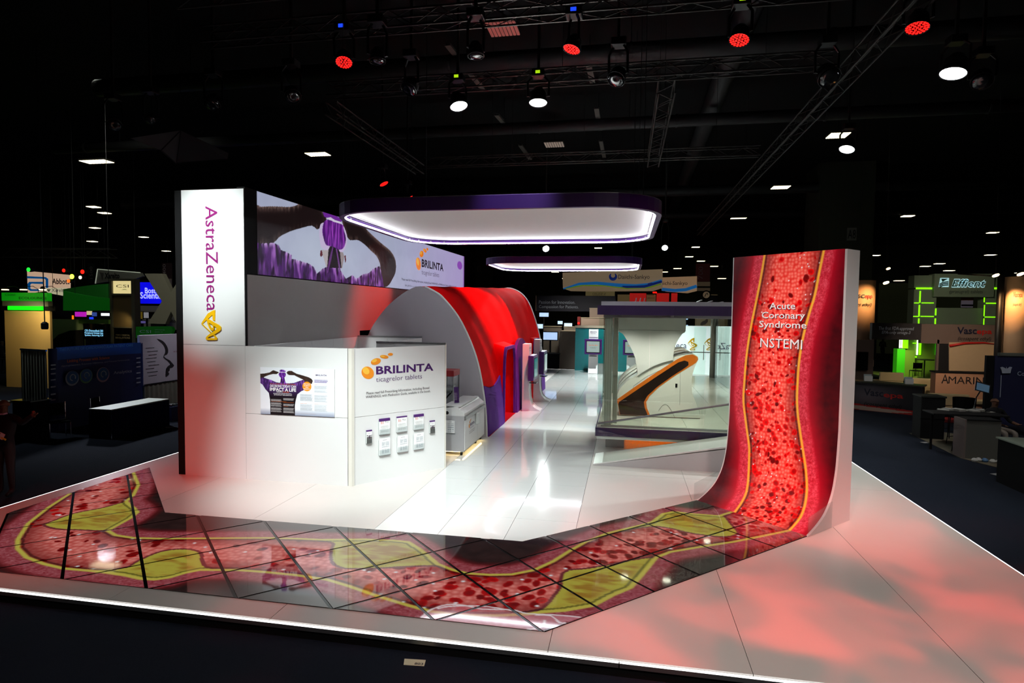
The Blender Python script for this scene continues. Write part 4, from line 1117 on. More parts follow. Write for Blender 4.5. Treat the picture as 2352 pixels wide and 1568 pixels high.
MB().ringprism(rrect(-0.17, 0.17, -0.15, 0.15, 0.03, 3), rrect(-0.14, 0.14, -0.12, 0.12, 0.02, 3), 0.52, 0.55).build('bin_rim', alu, bin_)

# teal wall and white wall at the far end of the stand
teal = mat('teal_panel', (16, 104, 108), 0.3, spec=0.5, grain=0.08)
tw = thing('teal_wall', 'teal panelled back wall at the far end of the aisle', 'partition wall', (-1.2, 33.9, 0))
for a, b in ((-2.75, -1.55), (-1.545, -0.5), (-0.495, 1.05)):
    box('wall_panel', teal, tw, (a, 33.9, 0), (b, 33.98, 2.40))
box('top_cap', mat('cap_tan', (150, 138, 118), 0.6), tw, (-2.78, 33.86, 2.40), (1.08, 34.02, 2.52))
sw_ = thing('wall_phone', 'small white box fixed to the teal wall beside the far kiosk', 'wall box', (-0.98, 33.88, 1.45))
MB().box((0, 0, 0), (0.20, 0.05, 0.34)).build('case', panel_white, sw_, bevel=0.01); MB().box((0, -0.028, 0.09), (0.12, 0.008, 0.07)).build('display', black_gloss, sw_)
aw = thing('logo_wall', 'bright white wall with a gold emblem seen through the pavilion glass', 'partition wall', (4.0, 33.6, 0))
wall_lit = mat('logo_wall_glow', (236, 240, 240), 0.5, emit=(220, 236, 238), es=0.7)  # brightness put into the wall as its own glow
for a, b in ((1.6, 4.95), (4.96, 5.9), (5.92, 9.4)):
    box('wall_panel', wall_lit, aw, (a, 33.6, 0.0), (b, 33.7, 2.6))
qa, qb = ony(1482, 798, 33.6), ony(1577, 798, 33.6); lettering('AstraZeneca', (qa[0], 33.6, qa[2]), (1, 0, 0), (0, 0, 1), 0.36, lt_purple, aw, width=float(qb[0] - qa[0]))
for ex_ in (1579, 1617, 1655):
    qa = ony(ex_, 804, 33.59); emblem((qa[0], 33.59, qa[2]), (1, 0, 0), (0, 0, 1), 0.50, aw)
teal_pane = mat('teal_glass_panel', (24, 112, 112), 0.12, emit=(20, 120, 120), es=0.08)
for x0 in (4.96, 6.25):
    T = thing('teal_glass_fin', 'teal glass fin standing before the white logo wall, ' + ('nearer the middle' if x0 < 5.5 else 'farther right'), 'glass panel', (x0 + 0.2, 33.3, 0))
    MB().bb((x0, 33.28, 0.0), (x0 + 0.42, 33.31, 2.6)).build('fin', teal_pane, T, world=True); MB().bb((x0 - 0.02, 33.25, 0), (x0 + 0.44, 33.34, 0.05)).build('shoe', alu, T, world=True)

# ================================================================ demo cart before the tunnel
cart = thing('demo_cart', 'white wheeled demonstration cart with warm light under it beside the angled wall', 'cart', (-3.8, 13.9, 0))
cart_side = mat('cart_grey_side', (164, 164, 166), 0.5)
MB().bb((-4.35, 12.97, 0.10), (-3.50, 14.90, 0.90)).build('body', cart_side, cart, world=True)
box('door', panel_white, cart, (-3.50, 13.0, 0.13), (-3.488, 14.17, 0.80)); box('door', panel_white, cart, (-3.50, 14.18, 0.13), (-3.488, 14.88, 0.80))
box('handle_rail', alu, cart, (-3.50, 12.99, 0.82), (-3.46, 14.89, 0.89))
top_prof = [(-4.36, 0.90), (-3.50, 0.90), (-3.50, 0.96), (-3.62, 1.05), (-3.66, 1.10), (-3.72, 1.10), (-4.0, 1.06), (-4.02, 0.93), (-4.36, 0.93)]
MB().prism(top_prof, 0, 1.9, lambda x, z, h: (x, 12.99 + h, z)).build('worktop', panel_white, cart, world=True)
box('raised_ledge', panel_white, cart, (-3.98, 13.05, 1.10), (-3.60, 14.6, 1.135))
warm_led = mat('led_warm', (255, 240, 200), 0.5, emit=(255, 222, 150), es=9.0)
box('underglow', warm_led, cart, (-3.56, 13.05, 0.085), (-3.53, 14.80, 0.099)); box('underglow', warm_led, cart, (-4.30, 13.0, 0.085), (-3.6, 13.03, 0.099))
for x, y in ((-3.58, 13.05), (-4.27, 13.05), (-3.58, 14.35), (-3.58, 14.82)):
    w_ = MB().lathe([(0.02, -0.02), (0.045, -0.02), (0.045, 0.02), (0.02, 0.02)], (x, y, 0.046), 12, 'X').build('caster', black_matt, cart, world=True)
    MB().bb((x - 0.02, y - 0.03, 0.06), (x + 0.02, y + 0.03, 0.10)).build('caster_fork', alu, w_, world=True)
brand_mark((-3.486, 13.42, 0.60), (0, 1, 0), (0, 0, 1), 0.06, cart, wide=1.0)
lettering('Please read full Prescribing Information,', (-3.486, 13.35, 0.47), (0, 1, 0), (0, 0, 1), 0.022, lt_black, cart, width=0.55); lettering('including Boxed WARNINGS', (-3.486, 13.35, 0.43), (0, 1, 0), (0, 0, 1), 0.022, lt_black, cart, width=0.5)
hs = thing('brochure_holder', 'clear holder of sheets on the grey end of the demonstration cart', 'brochure holder', (-3.85, 12.965, 0.55))
MB().bb((-3.93, 12.93, 0.50), (-3.70, 12.966, 0.52)).build('tray', clear, hs, world=True); MB().bb((-3.92, 12.94, 0.52), (-3.71, 12.96, 0.80)).build('sheets', panel_white, hs, world=True)
painted('front_sheet', 30, 40, lambda u, v: np.stack([-3.92 + u * 0.21, 0 * u + 12.9385, 0.52 + v * 0.28], -1), lambda u, v: prints(u, v, 'sheet') * 0.9, sheet_print, hs)
hs2 = thing('brochure_holder', 'white leaflet holder sticking out of the aisle side of the demonstration cart', 'brochure holder', (-3.47, 14.0, 0.6))
MB().bb((-3.486, 13.92, 0.55), (-3.42, 14.14, 0.80)).build('tray', clear, hs2, world=True); MB().bb((-3.48, 13.94, 0.56), (-3.43, 14.12, 0.82)).build('leaflets', panel_white, hs2, world=True)
red_box = mat('machine_red', (138, 22, 28), 0.45)
def display_case(x, y, z, label, w_=0.42, d_=0.46, h_=0.62):
    T = thing('display_case', label, 'display case', (x, y, z), 0, 'red-topped clear cases on the cart')
    MB().bb((-w_ / 2, -d_ / 2, 0), (w_ / 2, d_ / 2, 0.05)).build('base', alu, T)
    for sx in (-1, 1):
        for sy in (-1, 1):
            MB().bb((sx * w_ / 2 - 0.015, sy * d_ / 2 - 0.015, 0.05), (sx * w_ / 2 + 0.015, sy * d_ / 2 + 0.015, h_)).build('corner_post', alu, T)
    for sy in (-1, 1): MB().bb((-w_ / 2 + 0.015, sy * d_ / 2 - 0.003, 0.05), (w_ / 2 - 0.015, sy * d_ / 2 + 0.003, h_)).build('pane', clear, T)
    for sx in (-1, 1): MB().bb((sx * w_ / 2 - 0.003, -d_ / 2 + 0.015, 0.05), (sx * w_ / 2 + 0.003, d_ / 2 - 0.015, h_)).build('pane', clear, T)
    r_ = MB().bb((-w_ / 2 - 0.02, -d_ / 2 - 0.02, h_), (w_ / 2 + 0.02, d_ / 2 + 0.02, h_ + 0.14)).build('red_roof', red_box, T, bevel=0.01)
    MB().bb((-w_ / 2 + 0.02, -d_ / 2 - 0.024, h_ + 0.05), (-w_ / 2 + 0.12, -d_ / 2 - 0.019, h_ + 0.11)).build('sticker', panel_white, r_)
    k = MB().lathe([(0.0, 0.30), (0.10, 0.31), (0.11, 0.42), (0.08, 0.46), (0.0, 0.46)], (0, 0, 0.05), 14).build('kettle', alu, T, smooth=True)
    MB().tube((0, 0, 0.5), (0, 0, h_), 0.012, 8).build('kettle_arm', alu, T)
    MB().tube((-0.1, 0.05, 0.15), (0.12, 0.05, 0.40), 0.02, 8).build('drive_rod', black_matt, T)
    return T
display_case(-4.18, 13.9, 0.93, 'taller clear display case with a red roof at the aisle side of the cart', 0.44, 0.5, 0.78)
display_case(-4.80, 13.75, 0.93, 'clear display case with a red roof nearer the angled wall', 0.40, 0.46, 0.66)
side_tb = thing('white_counter', 'white counter behind the demonstration cart', 'counter', (-4.8, 13.6, 0))
box('cabinet', panel_white, side_tb, (-5.10, 13.3, 0), (-4.5, 14.3, 0.9)); box('counter_top', panel_white, side_tb, (-5.12, 13.28, 0.9), (-4.48, 14.32, 0.93))
sg = thing('table_sign', 'narrow purple sign leaning on the cart ledge', 'sign', (-3.79, 13.35, 1.135))
MB().box((0, 0, 0.19), (0.11, 0.008, 0.36), Matrix.Rotation(-0.12, 3, 'X') @ Matrix.Rotation(-0.1, 3, 'Y')).build('card', plum, sg); MB().box((0, 0.03, 0.01), (0.12, 0.08, 0.02)).build('foot', clear, sg)
for i in range(9): MB().box((-0.018 + 0.004 * (i % 2), -0.012 + 0.005 * i - 0.002 * 0, 0.08 + i * 0.025), (0.07, 0.003, 0.006), Matrix.Rotation(-0.12, 3, 'X')).xf(Matrix.Translation((0.0, -0.014 - 0.0005 * i, 0))).build('text_line', panel_white, sg)
hp = thing('headphones', 'black round head-phone pad lying on the cart end', 'headphones', (-3.95, 13.05, 0.93))
MB().lathe([(0.0, 0.0), (0.09, 0.0), (0.11, 0.03), (0.09, 0.07), (0.0, 0.075)], (0, 0, 0), 18).build('pad', black_matt, hp, smooth=True); MB().path([(0.1 * math.cos(t), 0.05, 0.05 + 0.12 * math.sin(t)) for t in np.linspace(0, PI, 12)], 0.012, 6).build('band', black_matt, hp, smooth=True)
hr = thing('hand_grip', 'small white and black hand-held device on the cart', 'device', (-3.80, 13.12, 0.96))
MB().lathe([(0.0, 0.0), (0.05, 0.0), (0.055, 0.05), (0.03, 0.09), (0.0, 0.095)], (0, 0, 0), 14).build('grip', panel_white, hr, smooth=True); MB().lathe([(0.0, 0.09), (0.03, 0.09), (0.045, 0.12), (0.03, 0.15), (0, 0.155)], (0, 0, 0), 14).build('knob', black_matt, hr, smooth=True)
# ================================================================ glass pavilion
pv = thing('glass_pavilion', 'raised glass-walled pavilion with purple edge bands above and below', 'pavilion', (1.5, 14.0, 0))
floor_in = mat('pavilion_floor', (206, 204, 192), 0.12, grain=0.02)
PVX0, PVX1, PVY0, PVY1 = -0.64, 4.3, 14.0, 27.0
edge_white = mat('edge_white', (214, 214, 212), 0.4)
purple_band = mat('purple_band', (40, 12, 68), 0.45)
box('slab_core', edge_white, pv, (PVX0 + 0.03, PVY0 + 0.03, 0.33), (PVX1, PVY1, 0.59))
box('purple_edge', purple_band, pv, (PVX0, PVY0, 0.40), (PVX1, PVY0 + 0.03, 0.595)); box('purple_edge', purple_band, pv, (PVX0, PVY0 + 0.03, 0.40), (PVX0 + 0.03, PVY1, 0.595))
for i, x0 in enumerate((-0.6, 0.45, 1.45, 2.45, 3.45)):
    x1 = min(x0 + 1.0, PVX1) if i else 0.445
    for k in range(4):
        y0 = 14.02 + k * 3.2
        box('floor_panel', floor_in, pv, (x0 + 0.003, y0 + 0.003, 0.59), (x1 - 0.003, y0 + 3.197, 0.602))
for x, y in ((-0.2, 15.0), (1.6, 15.0), (3.6, 15.0), (-0.2, 20.5), (3.6, 20.5), (-0.2, 26.3), (3.6, 26.3)):
    box('plinth', panel_grey, pv, (x - 0.22, y - 0.3, 0), (x + 0.22, y + 0.3, 0.33))
orange_glow = mat('orange_glow', (240, 120, 30), 0.6, emit=(255, 120, 24), es=1.6)
box('under_light', orange_glow, pv, (0.05, 15.4, 0.04), (2.2, 15.5, 0.30))
box('roof_band', purple_band, pv, (PVX0, PVY0, 3.205), (PVX1, PVY0 + 0.05, 3.42)); box('roof_band', purple_band, pv, (PVX0, PVY0 + 0.05, 3.205), (PVX0 + 0.05, PVY1, 3.42))
box('roof_slab', edge_white, pv, (PVX0 + 0.05, PVY0 + 0.05, 3.22), (PVX1, PVY1, 3.40))
box('roof_kerb', mat('roof_grey', (172, 172, 178), 0.5), pv, (-0.56, 14.15, 3.40), (PVX1, 14.3, 3.515))
box('roof_kerb', mat('roof_grey'), pv, (-0.56, 14.3, 3.40), (-0.41, PVY1, 3.515))
box('head_rail', alu, pv, (-0.5, 14.12, 3.14), (PVX1, 14.20, 3.205)); box('base_rail', alu, pv, (-0.52, 14.12, 0.602), (PVX1, 14.20, 0.64))
for a, b in ((-0.46, -0.29), (-0.27, -0.16)):
    box('corner_post', mat('post_pale', (176, 176, 164), 0.4), pv, (a, 14.17 if a < -0.3 else 14.6, 0.60), (b, 14.34 if a < -0.3 else 14.75, 3.2))
    for q in np.linspace(a + 0.03, b - 0.03, 3):
        MB().bb((q - 0.002, (14.168 if a < -0.3 else 14.598) - 0.002, 0.62), (q + 0.002, (14.168 if a < -0.3 else 14.598) + 0.002, 3.18)).build('post_groove', mat('groove_grey', (104, 104, 98), 0.6), pv, world=True)
for a, b in ((-0.60, 0.55), (0.56, 1.78), (1.79, 3.0), (3.01, 4.25)):
    box('pane', pane, pv, (a, 14.150, 0.64), (b, 14.162, 3.14))
for a, b in ((14.4, 17.2), (17.22, 20.2), (20.22, 23.2), (23.22, 26.2)):
    box('pane', pane, pv, (-0.506, a, 0.61), (-0.494, b, 3.2)); box('pane', pane, pv, (3.63, a, 0.61), (3.642, b, 3.2))
for x, y in ((3.59, 26.2), (3.95, 26.4), (-0.35, 20.2), (3.62, 20.2)):
    MB().tube((x, y, 0.6), (x, y, 3.21), 0.11 if x > 3 and y > 21 else 0.05, 16).build('round_post', mat('post_pale'), pv, smooth=True, world=True)
box('back_rail', alu, pv, (1.6, 26.9, 1.58), (4.3, 26.93, 1.62))
dr = MB().bb((2.9, 26.85, 0.62), (3.4, 26.87, 2.7)).build('glass_door', pane, pv, world=True)
MB().path([(3.30, 26.80, 1.3), (3.30, 26.76, 1.32), (3.30, 26.76, 1.9), (3.30, 26.80, 1.92)], 0.015, 8).build('pull_handle', alu, dr, world=True)
for x, lab in ((0.15, 'left'), (1.9, 'right')):
    pass
lamp_can = mat('downlight', (255, 250, 235), 0.5, emit=(255, 246, 225), es=6)
for x, y in ((0.4, 17.6), (2.4, 17.6), (0.4, 22), (2.4, 22), (0.1, 14.75), (1.1, 14.75), (2.6, 14.75)):
    MB().lathe([(0.0, -0.02), (0.09, -0.02), (0.09, 0.0), (0.0, 0.0)], (x, y, 3.215), 14).build('downlight', lamp_can, pv, world=True)
    spot((x, y, 3.17), (x, y + (0.45 if y < 15 else 0.0), 0.6), 190 if y > 15 else 130, (1.0, 0.95, 0.85), 120, 0.8, 0.06)

# items lying on the pavilion roof
rt = thing('roof_truss_piece', 'short grey metal framework lying on the pavilion roof', 'metal frame', (0.45, 15.0, 3.40))
for k in range(3): MB().tube((-0.25 + 0.1 * k, 0, 0), (-0.2 + 0.1 * k, 0, 0.22), 0.012, 6).build('rod', alu, rt)
MB().tube((-0.3, 0, 0.12), (0.3, 0.1, 0.05), 0.012, 6).build('rod', alu, rt); MB().bb((-0.35, -0.05, 0.0), (0.35, 0.05, 0.03)).build('base_bar', alu, rt)
rd = thing('roof_boards', 'grey folded boards lying on the pavilion roof', 'boards', (1.9, 15.6, 3.40))
for k in range(3): MB().box((-0.25 + 0.25 * k, 0.05 * k, 0.10), (0.42, 0.3, 0.02), Matrix.Rotation(-0.45 + 0.1 * k, 3, 'Y')).build('board', mat('roof_grey'), rd)

# ramp with balustrade
rp = thing('access_ramp', 'white ramp with a glass balustrade and grey handrail rising to the pavilion', 'ramp', (0.6, 12.85, 0))
RX0, RX1 = -0.62, 2.42
rz = lambda x: (x - RX0) * 0.189
ramp_grey = mat('ramp_side_grey', (176, 174, 176), 0.5)
MB().prism([(RX0, 0.001), (RX1, 0.001), (RX1, rz(RX1) - 0.03), (RX0, 0.004)], 0, 0.03, lambda x, z, h: (x, 12.85 + h, z)).build('side_panel', ramp_grey, rp, world=True)
MB().prism([(RX0, 0.001), (PVX1, 0.001), (PVX1, 0.575), (RX1, 0.575), (RX0, 0.004)], 0, 1.06, lambda x, z, h: (x, 12.89 + h, z)).build('ramp_deck', deck_white, rp, world=True)
MB().prism([(RX0, 0.006), (RX1, rz(RX1)), (RX1, rz(RX1) + 0.035), (RX0, 0.03)], 0, 0.05, lambda x, z, h: (x, 12.845 + h, z)).build('kerb', edge_white, rp, world=True)
for a, b in ((-0.60, 0.55), (0.56, 1.55), (1.56, 2.42)):
    MB().prism([(a, rz(a) + 0.03), (b, rz(b) + 0.03), (b, rz(b) + 0.88), (a, rz(a) + 0.88)], 0, 0.012, lambda x, z, h: (x, 12.87 + h, z)).build('pane', pane, rp, world=True)
MB().path([(-0.53, 12.876, 0.895), (RX1, 12.876, 0.895 + (RX1 + 0.53) * 0.196), (4.2, 12.876, 0.895 + (RX1 + 0.53) * 0.196)], 0.022, 10).build('handrail', mat('rail_grey', (120, 118, 120), 0.35, 0.6), rp, smooth=True, world=True)
MB().prism([(RX1, 0.6), (4.25, 0.6), (4.25, 1.45), (RX1 + 0.01, 1.45)], 0, 0.012, lambda x, z, h: (x, 12.87 + h, z)).build('pane', pane, rp, world=True)

# ================================================================ streamlined display pods in the pavilion
pod_white = mat('pod_white', (206, 206, 196), 0.25, grain=0.01)
pod_orange = mat('pod_orange', (196, 98, 18), 0.35)
pod_black = mat('pod_black', (34, 24, 20), 0.12)
body = [(-0.10, 0.02), (-0.15, 0.30), (-0.19, 0.41), (-0.13, 0.66), (0.05, 0.88), (0.32, 1.08), (0.70, 1.31), (1.10, 1.50), (1.42, 1.60), (1.67, 1.64), (1.79, 1.58), (1.81, 1.50), (1.75, 1.36), (1.69, 1.15), (1.665, 0.90), (1.69, 0.65), (1.78, 0.42), (1.86, 0.18), (1.90, 0.02)]
stripe_o = [(-0.10, 0.03), (-0.15, 0.30), (-0.19, 0.41), (0.20, 0.71), (0.70, 1.08), (1.30, 1.50), (1.50, 1.60), (1.67, 1.63), (1.79, 1.57), (1.81, 1.50), (1.76, 1.42), (1.30, 1.11), (0.88, 0.79), (0.64, 0.54), (0.56, 0.38), (0.585, 0.22), (0.67, 0.03)]
stripe_b = [(-0.09, 0.035), (-0.14, 0.29), (-0.12, 0.36), (0.30, 0.67), (0.80, 1.04), (1.33, 1.42), (1.48, 1.47), (1.57, 1.44), (1.58, 1.36), (1.50, 1.29), (1.20, 1.08), (0.82, 0.78), (0.58, 0.54), (0.50, 0.38), (0.53, 0.22), (0.61, 0.035)]
def pod(y, label):
    T = thing('display_pod', label, 'display pod', (0.85, y, 0.602), 0, 'streamlined pods in the pavilion')
    to = lambda x, z, h: (x - 0.85, h, z)
    MB().prism([tuple(p) for p in smooth_pts(body, 3)], 0.0, 0.62, to).build('shell', pod_white, T, bevel=0.0)
    MB().prism(stripe_o, -0.006, 0.626, to).build('orange_band', pod_orange, T)
    MB().prism(stripe_b, -0.012, 0.632, to).build('black_band', pod_black, T)
    return T
p1 = pod(15.72, 'foremost white pod with a sweeping orange and black band in the pavilion')
pod(16.62, 'second white pod from the front in the pavilion row'); pod(17.52, 'third white pod from the front in the pavilion row'); pod(18.42, 'rearmost white pod of the pavilion row')
door_ln = mat('seam_line', (70, 68, 62), 0.6)
MB().bb((0.535, -0.004, 0.34), (0.54, 0.0, 1.36)).build('door_seam', door_ln, p1); MB().bb((0.42, -0.006, 0.78), (0.47, 0.0, 0.88)).build('latch_slot', black_gloss, p1, bevel=0.0)
arc_ = [(-0.13 + 0.0, 0.0)]
MB().path([(0.02 + 0.33 * t - 0.0, -0.003, 0.06 + 0.28 * math.sin(PI * (0.12 + 0.76 * t))) for t in np.linspace(0, 1.9, 18) if t < 1.6], 0.004, 5).build('panel_seam', door_ln, p1)
MB().path([(-0.62, -0.003, 0.70), (-0.62, -0.003, 0.78), (-0.3, -0.003, 1.03), (0.1, -0.003, 1.24), (0.5, -0.003, 1.375)], 0.004, 5).build('panel_seam', door_ln, p1)
fn = thing('flared_column', 'white flared column spreading from the pod up to the pavilion roof', 'column', (0.65, 15.66, 1.5))
col_l = smooth_pts([(-0.18, 3.2), (-0.18, 2.82), (-0.05, 2.70), (0.09, 2.47), (0.22, 2.21), (0.30, 1.9), (0.33, 1.66)], 5)
col_r = smooth_pts([(1.20, 2.08), (1.205, 2.22), (1.22, 2.35), (1.28, 2.54), (1.40, 2.74), (1.48, 2.82), (1.48, 3.2)], 5)
base_c = [(0.52, 1.80), (0.75, 1.93), (1.0, 2.03)]
MB().prism([tuple(p) for p in col_l] + base_c + [tuple(p) for p in col_r], 0, 0.85, lambda x, z, h: (x, 15.66 + h, z)).build('flare', mat('flare_white', (196, 196, 192), 0.45, grain=0.01), fn, world=True)
MB().bb((-0.20, 15.655, 2.82), (1.50, 15.66, 2.825)).build('joint_line', door_ln, fn, world=True)
# ================================================================ lighting rig
rig_black = mat('rig_black', (24, 24, 26), 0.45, 0.3)
rig_dark = mat('fixture_black', (16, 16, 18), 0.4, spec=0.4)
truss_alu = mat('truss_grey', (64, 62, 60), 0.45, 0.7)
TRUSSES = []
def truss(p0, p1, label, size=0.34, pitch=0.55, m_=None):
    p0, p1 = Vector(p0), Vector(p1); d = (p1 - p0); L = d.length; d.normalize()
    side = Vector((0, 0, 1)).cross(d).normalized(); up = Vector((0, 0, 1))
    T = thing('truss', label, 'truss', p0, 0.0, 'roof trusses of the light rig')
    TRUSSES.append((p0.copy(), p1.copy()))
    m_ = m_ or truss_alu
    h = size / 2
    C4 = [side * sx * h + up * sz * size for sx in (-1, 1) for sz in (0, 1)]
    for c in C4: MB().tube(c, d * L + c, 0.024, 6).build('chord', m_, T)
    mb = MB(); n = max(2, int(L / pitch))
    for k in range(n):
        a, b = d * (L * k / n), d * (L * (k + 1) / n)
        for i, j in ((0, 1), (2, 3), (0, 2), (1, 3)):
            q, r_ = (C4[i], C4[j]) if k % 2 else (C4[j], C4[i])
            mb.tube(a + q, b + r_, 0.011, 4, caps=False)
    tag(mb.build('bracing', m_, T), kind='stuff')
    for k in (0.12, 0.5, 0.88):
        MB().tube(d * L * k + up * size, d * L * k + up * (CEIL - p0.z - 0.02), 0.006, 5).build('hoist_chain', rig_black, T)
    return T
TZ = 9.15
truss((-9.4, 12.35, TZ), (6.6, 12.35, TZ), 'front truss across the stand carrying the red lamps')
truss((-9.2, 11.0, TZ + 0.25), (6.2, 11.0, TZ + 0.25), 'frontmost thin pipe truss above the front edge of the stand', 0.5, 0.9)
truss((-8.1, 15.6, TZ - 0.1), (4.7, 15.6, TZ - 0.1), 'middle truss across the stand carrying the white lamps')
truss((-8.1, 23.7, TZ - 0.1), (4.7, 23.7, TZ - 0.1), 'rear truss across the stand over the far canopy')
truss((-8.2, 15.9, TZ - 0.45), (-8.2, 23.3, TZ - 0.45), 'left-hand truss running back between the middle and rear trusses')
truss((4.95, 11.2, TZ - 0.45), (4.95, 44.0, TZ - 0.45), 'long right-hand truss running far back into the hall')
truss((0.9, 15.8, TZ - 0.4), (0.9, 23.6, TZ - 0.4), 'short ladder-like truss over the aisle', 0.4)

led_hot = mat('lens_white_hot', (255, 255, 255), 0.4, emit=(245, 250, 255), es=14)
led_red = mat('lens_red_led', (255, 40, 30), 0.4, emit=(255, 20, 16), es=3.2)
lens_off = mat('lens_off', (40, 42, 46), 0.1, spec=0.8)
lcd_blue = mat('lcd_blue', (20, 60, 230), 0.4, emit=(24, 60, 255), es=1.6)
lcd_green = mat('lcd_green', (180, 220, 20), 0.4, emit=(170, 220, 20), es=1.0)
def lamp(loc, target, label, kind, rad=0.19, top=TZ, power=0, color=WHITE, angle=40, gobo=None, soft=0.10, blend=0.75, lcd=None, extra=()):
    """moving-head lamp hanging from a truss; loc is the lens centre, the beam leaves from there"""
    loc = Vector([float(k) for k in loc]); d = (Vector(target) - loc).normalized()
    T = thing('moving_head_lamp', label, 'stage lamp', loc, 0.0, 'moving-head lamps on the rig')
    Rm = d.to_track_quat('Z', 'Y').to_matrix().to_4x4()
    Lh = rad * 1.7
    head = [(0.0, -Lh), (rad * 0.5, -Lh * 0.98), (rad * 0.72, -Lh * 0.7), (rad * 0.95, -Lh * 0.25), (rad * 1.06, -0.03), (rad * 1.06, 0.012), (rad, 0.012), (rad, -0.012), (0.0, -0.012)]
    hd = MB().lathe(head, (0, 0, 0), 20).xf(Rm).build('head', rig_dark, T, smooth=True)
    for k in range(5):
        MB().lathe([(rad * 0.80, 0.0), (rad * (0.98 - 0.03 * k), 0.0), (rad * (0.98 - 0.03 * k), 0.008), (rad * 0.80, 0.008)], (0, 0, -Lh * (0.3 + 0.1 * k)), 20).xf(Rm).build('cooling_fin', rig_black, hd)
    if kind == 'white':
        MB().disc((0, 0, -0.004), rad * 0.97, (0, 0, 1), 24).xf(Rm).build('lens', led_hot, T, fixn=False)
    elif kind == 'red':
        MB().disc((0, 0, -0.006), rad * 0.98, (0, 0, 1), 24).xf(Rm).build('lens_plate', black_gloss, T, fixn=False)
        mb = MB(); r0 = rad * 0.13
        for ring, cnt in ((0, 1), (0.33, 6), (0.62, 12), (0.86, 18)):
            for k in range(cnt):
                t = 2 * PI * k / cnt; mb.disc((rad * ring * math.cos(t), rad * ring * math.sin(t), 0.0), r0, (0, 0, 1), 8)
        tag(mb.xf(Rm).build('led_cluster', led_red, T, fixn=False), kind='stuff')
    else:
        MB().lathe([(0.0, 0.0), (rad * 0.6, 0.0), (rad * 0.9, 0.02), (rad * 0.9, 0.03), (rad * 0.5, 0.05), (0.0, 0.055)], (0, 0, -0.01), 18).xf(Rm).build('lens', lens_off, T, smooth=True)
    # yoke from the base down to the sides of the head
    c = -d * (Lh * 0.45); base = Vector((c.x, c.y, top - loc.z - 0.10)) if top - loc.z > 0.5 else Vector((c.x, c.y, 0.55))
    hx = Vector((d.y, -d.x, 0)); hx = hx.normalized() if hx.length > 0.05 else Vector((1, 0, 0))
    for s in (-1, 1):
        e = hx * s * (rad * 1.18)
        MB().path([c + hx * s * rad * 0.8, c + e, c + e + (base - c) * 0.75 + Vector((0, 0, -0.02)), base + hx * s * rad * 0.6], 0.028, 6).build('yoke_arm', rig_dark, T)
    MB().box(base + Vector((0, 0, 0.05)), (0.32, 0.30, 0.16)).build('base', rig_dark, T, bevel=0.015)
    bw_ = base + loc; near = None
    for a_, b_ in TRUSSES:
        e_ = b_ - a_; t_ = max(0.0, min(1.0, ((bw_ - a_).dot(e_)) / e_.dot(e_))); q_ = a_ + e_ * t_
        if math.hypot(q_.x - bw_.x, q_.y - bw_.y) < 0.3 and q_.z > bw_.z: near = q_.z
    MB().bb(base + Vector((-0.03, -0.03, 0.13)), base + Vector((0.03, 0.03, max(0.2, (near if near else CEIL) - bw_.z)))).build('clamp' if near else 'drop_pipe', truss_alu, T)
    if lcd is not None:
        MB().bb(base + Vector((-0.055, -0.158, 0.02)), base + Vector((0.055, -0.150, 0.09))).build('status_display', lcd, T)
    if power:
        spot(loc + d * 0.06, target, power, color, angle, blend, soft, gobo)
    for (t2, p2, c2_, a2, s2) in extra: spot(loc + d * 0.06, t2, p2, c2_, a2, blend, s2)
    return T
z0 = 8.4
P = lambda x, y, z=z0: onz(x, y, z)
lamp(P(790, 143), (-4.6, 8.4, 0), 'lit red lamp at the left of the front truss', 'red', 0.17, power=160, color=RED, angle=30, lcd=lcd_blue)
lamp(P(1313, 113), (-3.4, 10.6, 0), 'lit red lamp in the middle of the front truss', 'red', 0.17, power=160, color=RED, angle=30, lcd=lcd_blue)
lamp(P(1698, 92), (0.6, 9.6, 0), 'lit red lamp on the front truss right of the middle', 'red', 0.18, power=200, color=RED, angle=30, lcd=lcd_green)
lamp(P(2107, 64), (4.0, 10.4, 0), 'lit red lamp at the right end of the front truss', 'red', 0.19, power=240, color=RED, angle=34)
lamp(P(1054, 244), (-2.0, 13.2, 0), 'glaring white lamp tilted right on the middle truss', 'white', 0.22, power=2100, angle=46, lcd=lcd_green)
lamp(P(1236, 236), (-2.1, 13.6, 0), 'glaring white lamp pointing down on the middle truss', 'white', 0.22, power=3200, angle=62, lcd=lcd_green)
lamp(P(1945, 343), (4.2, 18.2, 0.6), 'glaring white lamp far along the right-hand truss', 'white', 0.22, power=1500, angle=60, extra=(((1.2, 17.0, 0.6), 2200, WHITE, 44, 0.1),))
lamp(P(2189, 169), (4.6, 13.2, 0), 'biggest glaring white lamp, beside the long right-hand truss', 'white', 0.25, power=900, angle=50, extra=(((1.8, 12.4, 0.0), 1500, WHITE, 36, 0.1),))
lamp(P(882, 422, 8.0), (-6.0, 21.5, 2.6), 'small lit red lamp above the left end of the near canopy', 'red', 0.17, top=8.7, power=500, color=RED, angle=44)
lamp(P(940, 455, 8.0), (-5.0, 25.5, 2.6), 'small lit red lamp just over the near canopy rim', 'red', 0.17, top=8.7, power=500, color=RED, angle=40)
lamp(P(2256, 187, 8.3), (4.5, 8, 0), 'dark lamp with a faint red lens at the far upper right', 'off', 0.2, top=9.0)
